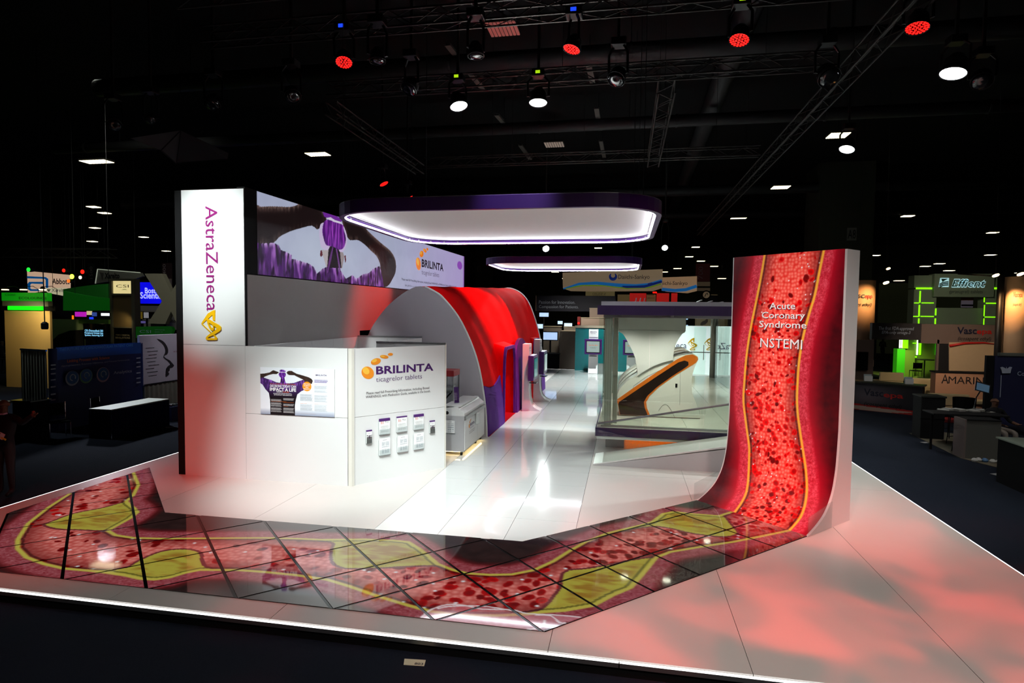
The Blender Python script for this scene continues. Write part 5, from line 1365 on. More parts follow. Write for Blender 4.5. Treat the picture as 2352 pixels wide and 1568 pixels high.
for (x, y, lab, r_, tx) in ((867, 140, 'unlit black lamp between the two left red lamps', 0.16, (-4.6, 11.0, 0)), (1093, 128, 'unlit black lamp under the front truss near the middle', 0.16, (-2.5, 11.4, 0)),
                            (938, 205, 'unlit black lamp tilted left above the near canopy', 0.19, (-8.0, 8.0, 0)), (1415, 182, 'unlit black lamp tilted left at the right of the near canopy', 0.19, (-3.0, 8.0, 0)),
                            (1905, 178, 'large unlit lamp tilted right near the upper right', 0.22, (6.0, 7.0, 0)), (672, 222, 'unlit black lamp tilted right above the video screen', 0.19, (-2.5, 8.0, 0)),
                            (262, 288, 'unlit black lamp tilted right at the upper left', 0.19, (-6.5, 8.0, 0)), (487, 240, 'unlit lamp catching a red gleam above the name tower', 0.19, (-9.0, 8.0, 0)), (345, 275, 'small unlit lamp at the upper left between two lamps', 0.15, (-9.5, 8.0, 0))):
    lamp(P(x, y, 8.3), tx, lab, 'off', r_)
for (x, y, z, r_, lab, tg) in ((1254, 571, 7.0, 0.20, 'small bright round lamp under the near canopy edge', (-1.0, 24, 0)), (1527, 569, 7.0, 0.17, 'small bright round lamp right of the near canopy', (2.0, 24, 0))):
    lamp(P(x, y, z), tg, lab, 'white', r_, top=8.6, power=1500, angle=60)
# grey fabric hood hung at the upper left
hood = thing('fabric_hood', 'grey fabric sheet slung over a rig frame above the name tower', 'fabric sheet', onz(420, 345, 9.0))
q = [onz(x, y, z) for x, y, z in ((300, 318, 8.6), (415, 300, 9.3), (525, 352, 8.6), (370, 345, 8.5), (405, 375, 8.4), (522, 366, 8.5))]
hood_m = mat('hood_grey', (96, 94, 98), 0.8)
mb = MB().add(q, [(0, 1, 3), (1, 2, 5), (1, 5, 4), (1, 4, 3)]); 
mb.add([v + np.array([0, 0, 0.012]) for v in q], [(0, 3, 1), (1, 5, 2), (1, 4, 5), (1, 3, 4)])
mb.build('sheet', hood_m, hood, world=True)
for a, b in ((1, 3), (1, 4), (3, 4), (4, 5)): MB().tube(q[a], q[b], 0.02, 6).build('frame_bar', rig_black, hood, world=True)
MB().tube(q[1], (q[1][0], q[1][1], CEIL), 0.008, 5).build('cable', rig_black, hood, world=True)

# ceiling services: ducts, beams and unistrut
duct_m = mat('duct_dark', (44, 44, 46), 0.6, 0.2)
for yy, zz, r_, x0, x1 in ((20.2, 11.6, 0.32, -20, 24), (27.5, 11.6, 0.26, -30, 34), (42.5, 11.5, 0.34, -40, 44), (53.5, 11.6, 0.30, -45, 50)):
    T = thing('air_duct', 'dark round air duct crossing under the ceiling, ' + {20.2: 'nearest the front truss', 27.5: 'second back from the front truss', 42.5: 'third back from the front truss', 53.5: 'farthest back in the hall'}[yy], 'duct', (0, yy, zz), 0, 'ceiling ducts')
    MB().tube((x0, 0, 0), (x1, 0, 0), r_, 14).build('pipe', duct_m, T, smooth=True)
    for x in range(int(x0) + 2, int(x1), 6): MB().lathe([(r_, -0.04), (r_ + 0.03, -0.04), (r_ + 0.03, 0.04), (r_, 0.04)], (x, 0, 0), 14, 'X').build('joint_ring', duct_m, T); 
    for x in (x0 + 4, 0, x1 - 4): MB().tube((x, 0, r_), (x, 0, CEIL - zz), 0.01, 5).build('hanger', rig_black, T)
T = thing('air_duct', 'dark fabric-wrapped duct running back along the right of the ceiling', 'duct', (3.4, 14, 12.5), 0, 'ceiling ducts')
MB().tube((0, -2, 0), (0.6, 46, 0), 0.40, 14).build('pipe', duct_m, T, smooth=True); MB().tube((0, 10, 0.4), (0, 10, CEIL - 12.5), 0.01, 5).build('hanger', rig_black, T); MB().tube((0.4, 34, 0.4), (0.4, 34, CEIL - 12.5), 0.01, 5).build('hanger', rig_black, T)
strut_m = mat('strut_grey', (112, 110, 104), 0.6, 0.3)
for (xa, ya), (xb, yb), lab in (((1028, 105), (1108, 205), 'left of the two white lamps'), ((1345, 120), (1362, 195), 'right of the two white lamps'), ((1140, 265), (1175, 305), 'behind the white lamps'), ((1370, 250), (1378, 300), 'beyond the middle truss'), ((1195, 335), (1218, 367), 'over the canopy middle'), ((1380, 325), (1388, 362), 'over the canopy right side')):
    a, b = onz(xa, ya, 11.8), onz(xb, yb, 11.8)
    T = thing('ceiling_strut', 'pale grey strut channel on the ceiling ' + lab, 'ceiling strut', a, 0, 'ceiling struts')
    dd = b - a; ln = float(np.linalg.norm(dd)); ang = math.atan2(dd[1], dd[0]); Rz = Matrix.Rotation(ang, 4, 'Z')
    MB().bb((0, -0.10, 0), (ln, 0.10, 0.02)).xf(Rz).build('web', strut_m, T)
    for s in (-0.10, 0.085): MB().bb((0, s, 0.02), (ln, s + 0.015, 0.08)).xf(Rz).build('flange', strut_m, T)
    MB().tube((ln / 2 * math.cos(ang), ln / 2 * math.sin(ang), 0.08), (ln / 2 * math.cos(ang), ln / 2 * math.sin(ang), CEIL - 11.8), 0.01, 5).build('hanger', rig_black, T)

# recessed louvre lights of the hall ceiling
louv = mat('louvre_tube', (255, 245, 215), 0.5, emit=(255, 240, 200), es=2.6)
louv_dim = mat('louvre_dim', (210, 190, 180), 0.5, emit=(200, 175, 160), es=0.16)  # faint glow painted in for light on an unlit panel
louv_red = mat('louvre_redlit', (230, 120, 110), 0.5, emit=(190, 110, 104), es=0.2)  # red light on the panel put into colour and glow
frame_m = mat('louvre_frame', (60, 58, 54), 0.5)
def louvre(x, y, z, sx, sy, m_, label, slats=8):
    c = onz(x, y, z)
    T = thing('louvre_light', label, 'ceiling light', c, 0, 'louvred hall lights')
    MB().bb((-sx / 2, -sy / 2, 0.03), (sx / 2, sy / 2, 0.12)).build('housing', frame_m, T)
    w_ = sx / slats
    for k in range(slats):
        MB().bb((-sx / 2 + k * w_ + w_ * 0.14, -sy / 2 + 0.02, 0.0), (-sx / 2 + (k + 1) * w_ - w_ * 0.14, sy / 2 - 0.02, 0.03)).build('tube', m_, T)
    MB().tube((0, 0, 0.12), (0, 0, CEIL - z), 0.012, 5).build('hanger', rig_black, T)
louvre(222, 372, 11.0, 1.6, 0.7, louv, 'yellowish louvre light alone at the left of the ceiling')
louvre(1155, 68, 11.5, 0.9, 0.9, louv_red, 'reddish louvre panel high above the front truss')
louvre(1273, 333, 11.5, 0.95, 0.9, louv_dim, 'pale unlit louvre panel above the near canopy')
louvre(730, 355, 11.5, 1.2, 0.7, louv, 'bright louvre light above the video screen')
louvre(1925, 312, 11.0, 0.8, 0.8, louv, 'bright louvre light beside the right-hand truss')
louvre(1793, 431, 11.0, 1.0, 0.9, louv, 'bright square louvre light behind the right-hand truss')
louvre(2310, 424, 11.5, 1.8, 0.8, louv, 'bright louvre light at the right edge of the ceiling')
louvre(1697, 501, 11.5, 1.3, 0.9, louv, 'bright louvre light left of the right-hand column')
far = [(215, 476), (218, 524), (240, 490), (2085, 497), (2280, 535), (2275, 586), (2125, 612), (2158, 606), (1157, 572), (1374, 570), (1198, 591), (1386, 590), (1598, 568), (1583, 590), (1610, 600), (1556, 617), (1525, 625), (1658, 640), (1640, 612), (1275, 625), (1300, 640), (2180, 622), (212, 555), (330, 545), (382, 577), (2065, 645), (2110, 655), (2010, 587), (2345, 627)]
words = ['leftmost', 'lower left', 'tilted left', 'right of the column', 'far right upper', 'far right lower', 'right above the green booth', 'right near the green booth', 'under the near canopy left', 'under the near canopy right', 'small left between the canopies', 'small right between the canopies', 'right of the canopies, top of a column of four', 'right of the canopies, second of four', 'right of the canopies, third of four', 'right of the canopies, fourth of four', 'right end of the far canopy', 'beside the curved wall, lower', 'beside the curved wall, upper', 'just under the far canopy', 'lower just under the far canopy', 'low above the green booth', 'left over the blue sign, upper', 'left over the blue sign, lower', 'near the name tower', 'low right of the curved wall', 'second low right of the curved wall', 'high right of the curved wall', 'over the navy banner with the crown']
for (x, y), wd in zip(far, words):
    z = 11.2
    c = onz(x, y, z)
    over = max(c[1] / 84, abs(c[0]) / 56, 1.0)
    z = CAMZ + (z - CAMZ) / over; c = onz(x, y, z)
    k = max(0.8, c[1] / 85)
    T = thing('hall_light', 'small distant bright ceiling light ' + wd, 'ceiling light', c, 0, 'distant hall lights')
    MB().bb((-0.5 * k, -0.4 * k, 0), (0.5 * k, 0.4 * k, 0.05)).build('diffuser', louv, T); MB().bb((-0.56 * k, -0.46 * k, 0.05), (0.56 * k, 0.46 * k, 0.14)).build('housing', frame_m, T); MB().tube((0, 0, 0.14), (0, 0, CEIL - z), 0.02, 5).build('hanger', rig_black, T)
# ================================================================ neighbouring stands, left
def rect(x0, y0, x1, y1, Y):
    """extent (X0, Z0, X1, Z1) on the plane Y for a patch of the view"""
    a, b = ony(x0, (y0 + y1) / 2, Y), ony(x1, (y0 + y1) / 2, Y); xm = (x0 + x1) / 2
    t, u = ony(xm, y0, Y), ony(xm, y1, Y)
    return float(a[0]), float(u[2]), float(b[0]), float(t[2])
def slab(T, name, r, Y, m_, t=0.08, bevel=0.0):
    return MB().bb((r[0], Y, r[1]), (r[2], Y + t, r[3])).build(name, m_, T, world=True, bevel=bevel)
def word(T, txt, x0, y0, x1, y1, Y, m_, bold=0.0, shear=0.0, dz=0.0):
    """letters between two image corners (baseline y1, cap top y0) on the plane Y"""
    a = ony(x0, y1, Y); b = ony(x1, y1, Y); h = float(ony(x0, y0, Y)[2] - a[2])
    return lettering(txt, (a[0], Y, a[2]), (1, 0, 0), (0, 0, 1), h, m_, T, width=float(b[0] - a[0]), bold=bold, shear=shear, gap=0.01)
def quadpoly(ps, Y):
    return [(float(ony(x, y, Y)[0]), float(ony(x, y, Y)[2])) for x, y in ps]
def cut(T, name, ps, Y, m_, t=0.06, y0=0.0):
    return MB().prism(quadpoly(ps, Y), y0, y0 + t, lambda x, z, h: (x, Y + h, z)).build(name, m_, T, world=True)
def hang(T, x, z, Y, name='hanging_cable'):
    return MB().tube((x, Y + 0.03, z), (x, Y + 0.03, CEIL), 0.012, 5).build(name, rig_black, T, world=True)
def legs_to_floor(T, r, Y, m_, name='post', d=0.08):
    for x in (r[0] + 0.06, r[2] - 0.06):
        MB().bb((x - 0.04, Y + 0.0, HALL), (x + 0.04, Y + d, r[1])).build(name, m_, T, world=True)

drape = mat('drape_grey', (130, 130, 118), 0.95, spec=0.05, grain=0.15)
drape_blue = mat('drape_navy', (22, 20, 48), 0.95, spec=0.05, grain=0.2)
navy_print = mat('navy_print', (20, 42, 104), 0.5)
blue_head = mat('blue_header', (24, 92, 184), 0.5)
ink_cyan = mat('ink_cyan', (120, 190, 235), 0.6); ink_orange = mat('ink_orange', (235, 120, 60), 0.6); ink_pale = mat('ink_pale', (170, 180, 196), 0.6)
chrome = mat('chrome', (190, 190, 195), 0.15, 1.0)
black_fab = mat('black_fabric', (16, 16, 18), 0.9, spec=0.1)

def curtain(name, label, A, B, z0, z1, m_, amp=0.05, folds=14, cat='curtain', parent=None):
    A, B = np.array(A, float), np.array(B, float); d = B - A; L = np.linalg.norm(d); n = np.array([-d[1], d[0]]) / L
    T = parent or thing(name, label, cat, ((A[0] + B[0]) / 2, (A[1] + B[1]) / 2, z0))
    N_ = folds * 6
    pts_ = [A + d * k / N_ + n * amp * math.sin(2 * PI * k * folds / N_) * (0.7 + 0.3 * math.sin(k * 1.7)) for k in range(N_ + 1)]
    MB().strip([(p[0], p[1], z0) for p in pts_], [(p[0] * 0.3 + (A + d * k / N_)[0] * 0.7, p[1] * 0.3 + (A + d * k / N_)[1] * 0.7, z1) for k, p in enumerate(pts_)]).build('cloth' if parent is None else name, m_, T, world=True, smooth=True)
    if parent is None: MB().tube((A[0], A[1], z1), (B[0], B[1], z1), 0.025, 8).build('rail', chrome, T, world=True)
    return T

# --- blue pop-up stand
BWX = -15.1
pb = thing('popup_display', 'blue curved pop-up display wall with three round emblems behind a skirted table', 'display wall', (BWX, 15.2, HALL))
pt = onx(130, 790, BWX); pr_ = onx(324, 786, BWX); pl = onx(112, 795, BWX - 0.15)
zt = 2.14
py0, py1 = float(pt[1]), float(pr_[1])
bulge = lambda y: BWX - 0.18 * math.sin(PI * (y - py0) / (py1 - py0))
ys = np.linspace(py0, py1, 5)
for a, b in zip(ys[:-1], ys[1:]):
    sub = np.linspace(a + 0.003, b - 0.003, 6)
    for nm, za, zb, mm in (('panel', HALL, zt - 0.34, navy_print), ('header', zt - 0.34, zt, blue_head)):
        A = [(bulge(y), y, za) for y in sub]; B = [(bulge(y), y, zb) for y in sub]
        mb = MB().strip(A, B); mb.strip([(p[0] - 0.03, p[1], p[2]) for p in A], [(p[0] - 0.03, p[1], p[2]) for p in B]); mb.build(nm, mm, pb, world=True, smooth=True)
for y, s in ((py0, -1), (py1, 1)):
    A = [(BWX - 0.13 + 0.14 * math.cos(t), y + s * 0.14 * math.sin(t), HALL) for t in np.linspace(0, PI / 2, 7)]
    MB().strip(A, [(p[0], p[1], zt - 0.02) for p in A]).build('end_cap', navy_print, pb, world=True, smooth=True)
wy = lambda x, y: onx(x, y, BWX - 0.08)
def wtext(txt, x0, x1, y1, hpx, m_, bold=0.0):
    a, b = wy(x0, y1), wy(x1, y1); h = float(wy(x0, y1 - hpx)[2] - a[2])
    lettering(txt, (BWX + 0.03, a[1], a[2]), (0, 1, 0), (0, 0, 1), h, m_, pb, width=float(b[1] - a[1]), bold=bold, gap=0.01)
wtext('THE FUTURE OF CARDIOVASCULAR PATIENT CARE', 128, 298, 806, 7, ink_cyan); wtext('Linking Process with Science', 146, 244, 832, 7, ink_orange, 0.02)
wtext('Appropriateness, Resource Utilization, and Financial Performance', 132, 290, 842, 4, ink_pale); wtext('Analytics', 253, 295, 859, 7, ink_pale, 0.01)
em_ring = [mat('emblem_white', (190, 196, 200), 0.5), mat('emblem_blue', (28, 84, 140), 0.5)]
for x, y, r_, rim_c in ((158, 868, 0.21, (150, 165, 180)), (190, 863, 0.21, (90, 140, 90)), (229, 860, 0.22, (190, 150, 165))):
    c = wy(x, y)
    MB().disc((BWX + 0.035, c[1], c[2]), r_, (1, 0, 0), 28).build('emblem_rim', mat('emblem_rim_%d' % x, rim_c, 0.5), pb, world=True, fixn=False)
    o_ = MB().disc((BWX + 0.045, c[1], c[2] + 0.02), r_ * 0.86, (1, 0, 0), 28).build('emblem_disc', em_ring[1], pb, world=True, fixn=False)
    MB().path([(BWX + 0.05, c[1] + r_ * 0.4 * math.cos(t), c[2] + 0.02 + r_ * 0.4 * math.sin(t)) for t in np.linspace(-0.5, 4.6, 14)], 0.012, 5).build('emblem_line', em_ring[0], o_, world=True)
for k, y in enumerate((838, 847, 858, 872, 888, 905, 918, 930)):
    a = onx(121, y, BWX + 0.0); 
    MB().bb((BWX + 0.012, a[1] - 0.07, a[2] - 0.018), (BWX + 0.018, a[1] + 0.07, a[2] + 0.018)).build('sponsor_line', ink_pale, pb, world=True)
for k, y in enumerate((822, 832, 842, 856, 868, 878)):
    a = onx(317, y, BWX + 0.0); MB().bb((BWX + 0.012, a[1] - 0.08, a[2] - 0.018), (BWX + 0.018, a[1] + 0.08, a[2] + 0.018)).build('sponsor_line', ink_pale, pb, world=True)

# --- head poster wall farther along
hw = thing('head_poster', 'pale grey poster wall with a dark human profile silhouette', 'poster', (-15.2, 19.0, HALL))
hy0, hy1 = py1 + 0.05, float(onx(425, 800, -15.2)[1])
hz = 2.36
box('board', mat('poster_lilac', (196, 190, 204), 0.6, grain=0.03), hw, (-15.28, hy0, 0.75), (-15.2, hy1, hz))
hp_ = lambda s: [(float(onx(x, y, -15.2)[1]), float(onx(x, y, -15.2)[2])) for x, y in [[float(k) for k in q.split(',')] for q in s.split()]]
cr3 = lambda s: ' '.join('%f,%f' % (float(p.split(',')[0]) / 5.6, 770 + float(p.split(',')[1]) / 5.6) for p in s.split())
prof_ = smooth_pts(hp_(cr3('2020,45 2090,70 2140,130 2160,190 2150,240 2105,265 2140,300 2180,320 2205,350 2235,385 2215,410 2180,420 2180,450 2160,470 2175,490 2160,510 2130,530 2130,480 2135,430 2165,390 2190,370 2150,320 2100,280 2120,230 2125,180 2100,120 2060,80')), 2, True)
MB().prism([tuple(p) for p in prof_], 0.002, 0.012, lambda y, z, h: (-15.2 + h, y, z)).build('silhouette', mat('ink_dark', (34, 30, 36), 0.6), hw, world=True)
for k in range(9):
    a = onx(335 + (k % 3) * 3, 800 + k * 8, -15.2); MB().bb((-15.198, a[1], a[2]), (-15.194, a[1] + 0.35 + 0.1 * (k % 2), a[2] + 0.015)).build('text_line', mat('ink_dark'), hw, world=True)
lettering('WORLD', onx(398, 809, -15.2), (0, 1, 0), (0, 0, 1), 0.05, mat('ink_red', (150, 40, 60), 0.6), hw, width=0.3)
curtain('low_curtain', 'low grey curtain under the head poster', (-15.05, hy0), (-15.05, hy1), HALL, 0.78, drape, 0.04, 10)
ch = None
def folding_chair(x, y, rot, label, m_=black_fab):
    T = thing('chair', label, 'chair', (x, y, HALL), rot, 'black chairs of the neighbouring stands')
    MB().bb((-0.22, -0.22, 0.43), (0.22, 0.22, 0.47)).build('seat', m_, T, bevel=0.01)
    MB().box((0, 0.23, 0.74), (0.42, 0.03, 0.32), Matrix.Rotation(-0.15, 3, 'X')).build('backrest', m_, T, bevel=0.01)
    for s in (-1, 1):
        MB().tube((s * 0.22, -0.20, 0), (s * 0.22, -0.18, 0.45), 0.012, 6).build('leg', chrome, T)
        MB().tube((s * 0.22, 0.22, 0), (s * 0.22, 0.24, 0.92), 0.012, 6).build('leg', chrome, T)
    return T
folding_chair(-14.5, 18.6, PI / 2, 'black chair with chrome uprights in front of the head poster')
folding_chair(-14.1, 14.2, PI / 2 + 0.3, 'black chair behind the skirted table')
folding_chair(-14.3, 13.0, PI / 2 - 0.5, 'black chair left of the skirted table')
# --- skirted table
st = thing('skirted_table', 'long table with a white top and a dark navy skirt', 'table', (-13.25, 14.4, HALL))
tz = 0.62
top_q = [onz(x, y, tz) for x, y in ((225, 903), (313, 892), (347, 895), (262, 906))]
tx0, tx1, ty0, ty1 = -13.62, -12.95, 13.25, 15.25
box('table_top', mat('table_white', (186, 192, 176), 0.5), st, (tx0, ty0, tz - 0.03), (tx1, ty1, tz))
cp = [(tx1, ty0), (tx1, ty1)]
curtain('skirt', '', (tx1 + 0.01, ty0), (tx1 + 0.01, ty1), HALL, tz - 0.03, drape_blue, 0.03, 16, parent=st); curtain('skirt', '', (tx0, ty0 - 0.01), (tx1, ty0 - 0.01), HALL, tz - 0.03, drape_blue, 0.03, 6, parent=st)
bk = thing('paper_basket', 'dark blue crate full of loose papers by the low curtain', 'crate', (-13.6, 16.2, HALL))
MB().ringprism([(-0.25, -0.38), (0.25, -0.38), (0.25, 0.38), (-0.25, 0.38)], [(-0.22, -0.35), (0.22, -0.35), (0.22, 0.35), (-0.22, 0.35)], 0, 0.42).build('crate', mat('crate_blue', (30, 36, 100), 0.6), bk)
MB().bb((-0.22, -0.35, 0.0), (0.22, 0.35, 0.30)).build('crate_floor', mat('crate_blue'), bk)
for k in range(9): MB().box((RNG.uniform(-0.13, 0.13), RNG.uniform(-0.25, 0.25), 0.36 + 0.012 * k), (0.16, 0.22, 0.004), Matrix.Rotation(RNG.uniform(-0.4, 0.4), 3, 'X') @ Matrix.Rotation(RNG.uniform(0, 3), 3, 'Z')).build('paper', panel_white, bk)
# --- drapes, black plinth and pale counter at the far left
curtain('tall_curtain', 'tall grey curtain beside the blue pop-up display', ony(50, 900, 14.0)[:2], ony(109, 900, 13.75)[:2], HALL, 2.05, drape, 0.03, 9)
bp_ = thing('black_plinth', 'black plinth at the left end of the blue pop-up display', 'plinth', (-14.75, 12.75, HALL))
box('plinth_body', black_matt, bp_, (-15.1, 12.5, HALL), (-14.55, 13.0, 0.86)); box('plinth_top', black_gloss, bp_, (-15.13, 12.47, 0.86), (-14.52, 13.03, 0.89))
wc = thing('pale_counter', 'pale counter top with a grey skirt beside the black plinth', 'counter', (-15.8, 12.4, HALL))
box('counter_top', mat('counter_pale', (150, 156, 136), 0.5), wc, (-18.0, 12.2, 0.78), (-15.35, 12.75, 0.83)); curtain('skirt', '', (-18.0, 12.2), (-15.35, 12.2), HALL, 0.78, drape, 0.03, 12, parent=wc)

# --- green lounge
LY = 21.0
green_lit = mat('green_sign', (10, 130, 20), 0.5, emit=(16, 170, 20), es=0.42)
green_bar = mat('green_bar', (20, 240, 20), 0.5, emit=(10, 240, 16), es=1.1)
beige = mat('beige_wall', (210, 178, 110), 0.7, grain=0.03)
ln_ = thing('lounge_stand', 'beige lounge stand with a glowing green sign and green light bar', 'stand', onz(60, 850, HALL))
r = rect(12, 712, 116, 850, LY); r = (r[0], HALL, r[2], r[3]); slab(ln_, 'back_wall', r, LY, beige, 0.1)
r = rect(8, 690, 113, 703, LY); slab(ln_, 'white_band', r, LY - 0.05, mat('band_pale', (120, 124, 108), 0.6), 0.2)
r = rect(8, 672, 113, 691, LY); slab(ln_, 'sign_board', r, LY - 0.08, green_lit, 0.2)
r = rect(3, 702, 128, 713, LY); slab(ln_, 'dark_beam', r, LY - 0.02, black_matt, 0.2)
r = rect(23, 703, 101, 712, LY); slab(ln_, 'light_bar', r, LY - 0.10, green_bar, 0.08)
gi = mat('ink_green_dark', (4, 60, 10), 0.6)
word(ln_, 'CSI360', 12, 674, 36, 679, LY - 0.09, gi); word(ln_, 'ECOLOUNGE', 44, 681, 108, 687, LY - 0.09, gi, 0.01)
warm_hot = mat('warm_bulb', (255, 225, 170), 0.5, emit=(255, 220, 160), es=9)
for x, wd in ((12, 'left'), (54, 'middle'), (98, 'right')):
    c = ony(x, 664, LY - 0.6)
    T = thing('arm_lamp', 'small warm arm lamp over the green lounge sign, ' + wd, 'lamp', c, 0, 'arm lamps of the lounge')
    MB().lathe([(0.0, 0.0), (0.10, 0.0), (0.06, 0.1), (0.0, 0.12)], (0, 0, 0), 12).build('shade', rig_black, T); MB().disc((0, 0, -0.004), 0.12, (0, 0, -1), 14, t=0.03).build('bulb', warm_hot, T); MB().path([(0, 0, 0.1), (0, 0.4, 0.14), (0, 0.62, 0.02), (0, 0.62, -0.3)], 0.012, 6).build('arm', rig_black, T)
spot(ony(60, 690, LY - 1.2), ony(64, 770, LY), 160, (1.0, 0.8, 0.45), 100, 0.9, 0.1)
T = thing('bar_table', 'tall bar table in front of the beige lounge wall', 'bar table', onz(45, 858, HALL))
b0 = onz(45, 858, HALL)
MB().lathe([(0, 1.02), (0.55, 1.02), (0.55, 1.05), (0, 1.05)], (0, 0, 0), 20).build('table_top', mat('table_white'), T); MB().tube((0, 0, 0), (0, 0, 1.02), 0.04, 10).build('stem', black_matt, T); MB().lathe([(0, 0), (0.3, 0), (0.3, 0.02), (0, 0.03)], (0, 0, 0), 18).build('foot', black_matt, T)
for k, dx in enumerate((-0.7, 0.75)):
    T = thing('bar_stool', 'dark bar stool at the lounge table, ' + ('left one' if k == 0 else 'right one'), 'stool', (b0[0] + dx, b0[1] - 0.1, HALL), 0, 'lounge stools')
    MB().lathe([(0, 0.70), (0.18, 0.70), (0.18, 0.75), (0, 0.76)], (0, 0, 0), 14).build('seat', black_matt, T)
    for s in range(4): MB().tube((0.12 * math.cos(s * PI / 2 + .8), 0.12 * math.sin(s * PI / 2 + .8), 0.70), (0.2 * math.cos(s * PI / 2 + .8), 0.2 * math.sin(s * PI / 2 + .8), 0), 0.014, 6).build('leg', black_matt, T)
# --- cream walls and dark arch beside the lounge
cw = thing('cream_stand', 'cream curved partition with a dark sloping shape beside the lounge', 'stand', onz(160, 848, HALL))
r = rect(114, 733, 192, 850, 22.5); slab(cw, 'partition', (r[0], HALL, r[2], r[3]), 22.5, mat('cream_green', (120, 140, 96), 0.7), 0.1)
cut(cw, 'dark_swoop', [(118, 783), (135, 768), (160, 759), (190, 757), (192, 800), (118, 800)], 22.4, black_matt)
r = rect(190, 733, 258, 743, 22.5); slab(cw, 'green_band', r, 22.3, mat('green_olive', (60, 96, 24), 0.6), 0.1)
tv = thing('stand_monitor', 'black monitor with glowing pale blue words left of the grey tower', 'screen', ony(216, 800, 22.0))
r = rect(191, 743, 241, 779, 22.0); slab(tv, 'monitor', r, 22.0, black_gloss, 0.08, 0.01); MB().bb(((r[0] + r[2]) / 2 - 0.05, 22.02, HALL), ((r[0] + r[2]) / 2 + 0.05, 22.08, r[1])).build('stand_pole', black_matt, tv, world=True)
glow_b = mat('glow_words', (160, 220, 255), 0.5, emit=(140, 215, 255), es=1.2)
word(tv, "CSI's Diamondback 360", 195, 756, 237, 761, 21.99, glow_b, 0.01); word(tv, 'Peripheral Orbital Ath', 195, 762, 237, 766, 21.99, glow_b, 0.01); word(tv, 'System, featuring CSI', 195, 767, 237, 771, 21.99, glow_b, 0.01)
gc = thing('green_ring', 'large dark green curved hanging ring', 'hanging sign', ony(205, 713, 25))
green_dark = mat('green_ring', (12, 92, 20), 0.6, emit=(4, 70, 8), es=0.45)  # glow put into the green so the ring stays visible
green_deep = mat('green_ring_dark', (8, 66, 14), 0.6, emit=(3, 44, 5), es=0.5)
lo, md_, hi = [], [], []
for k in range(25):
    t = k / 24; xx = 145 + 125 * t; YY = 25.5 - 2.2 * math.sin(PI / 2 * t)
    lo.append(ony(xx, 713, YY)); md_.append(ony(xx, 668 + 17 * math.sin(PI / 2 * t), YY)); hi.append((xx, YY + 0.5 + 1.2 * t))
def band(nm, A, B, m_):
    mb = MB().strip(A, B); mb.strip([p + np.array([0.03, 0.10, 0]) for p in A], [p + np.array([0.03, 0.10, 0]) for p in B]); mb.strip(B, [p + np.array([0.03, 0.10, 0]) for p in B]); mb.build(nm, m_, gc, world=True, smooth=False)
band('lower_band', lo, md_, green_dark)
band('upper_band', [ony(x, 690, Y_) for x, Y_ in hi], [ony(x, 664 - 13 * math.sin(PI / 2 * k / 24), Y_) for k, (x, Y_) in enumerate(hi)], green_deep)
for k in (5, 20): hang(gc, float(md_[k][0]), float(md_[k][2]), float(md_[k][1]))
# --- grey tower with lit box
TYc = 22.8
tw_ = thing('lightbox_tower', 'grey framed tower with a lit cream box on top', 'sign tower', onz(285, 850, HALL))
r = rect(256, 640, 313, 850, TYc); gf = mat('tower_frame', (96, 94, 80), 0.5, 0.2)
for a, b in ((256, 261), (305, 313)):
    q = rect(a, 640, b, 850, TYc); MB().bb((q[0], TYc - 0.06, HALL), (q[2], TYc + 0.25, q[3])).build('frame_post', gf, tw_, world=True)
for y0, y1 in ((640, 645), (674, 678), (751, 753)):
    q = rect(256, y0, 313, y1, TYc); slab(tw_, 'frame_rail', q, TYc - 0.05, gf, 0.25)
slab(tw_, 'light_box', rect(260, 645, 305, 674, TYc), TYc, mat('cream_lightbox', (235, 222, 160), 0.5, emit=(232, 214, 150), es=0.85), 0.2)
slab(tw_, 'brown_panel', rect(260, 678, 305, 751, TYc), TYc, mat('brown_panel', (112, 90, 52), 0.7), 0.2)
slab(tw_, 'black_panel', rect(261, 753, 306, 790, TYc), TYc, black_gloss, 0.2)
word(tw_, 'CSI', 267, 653, 296, 660, TYc - 0.005, lt_black); cut(tw_, 'green_arc', [(279, 666), (283, 664), (288, 664), (292, 666), (288, 665), (283, 665)], TYc - 0.02, mat('ink_green', (70, 150, 30), 0.5), 0.01)
ink_gold = mat('ink_tan', (190, 170, 130), 0.6)
word(tw_, 'TWO ORBITAL', 266, 767, 299, 771, TYc - 0.005, ink_gold); word(tw_, 'REVELATIONS', 266, 773, 299, 777, TYc - 0.005, ink_gold)
spot(ony(283, 730, TYc - 0.5), ony(283, 748, TYc), 9, (1, 0.85, 0.45), 110, 0.9, 0.05)
gn = thing('green_counter_sign', 'dark green rounded counter front right of the grey tower', 'counter', onz(355, 850, HALL))
cut(gn, 'front', [(312, 750), (385, 749), (394, 751), (397, 757), (394, 765), (385, 770), (340, 774), (312, 776)], 22.6, mat('green_counter', (12, 84, 18), 0.5, emit=(6, 60, 8), es=0.4), 0.15)
word(gn, 'CSI', 321, 757, 347, 764, 22.59, ink_pale); word(gn, 'cardiovascular', 356, 755, 379, 758, 22.59, ink_pale); word(gn, 'systems, inc', 356, 760, 374, 763, 22.59, ink_pale)
MB().bb((ony(320, 770, 22.6)[0], 22.65, HALL), (ony(385, 770, 22.6)[0], 22.75, ony(350, 772, 22.6)[2])).build('plinth', black_matt, gn, world=True)
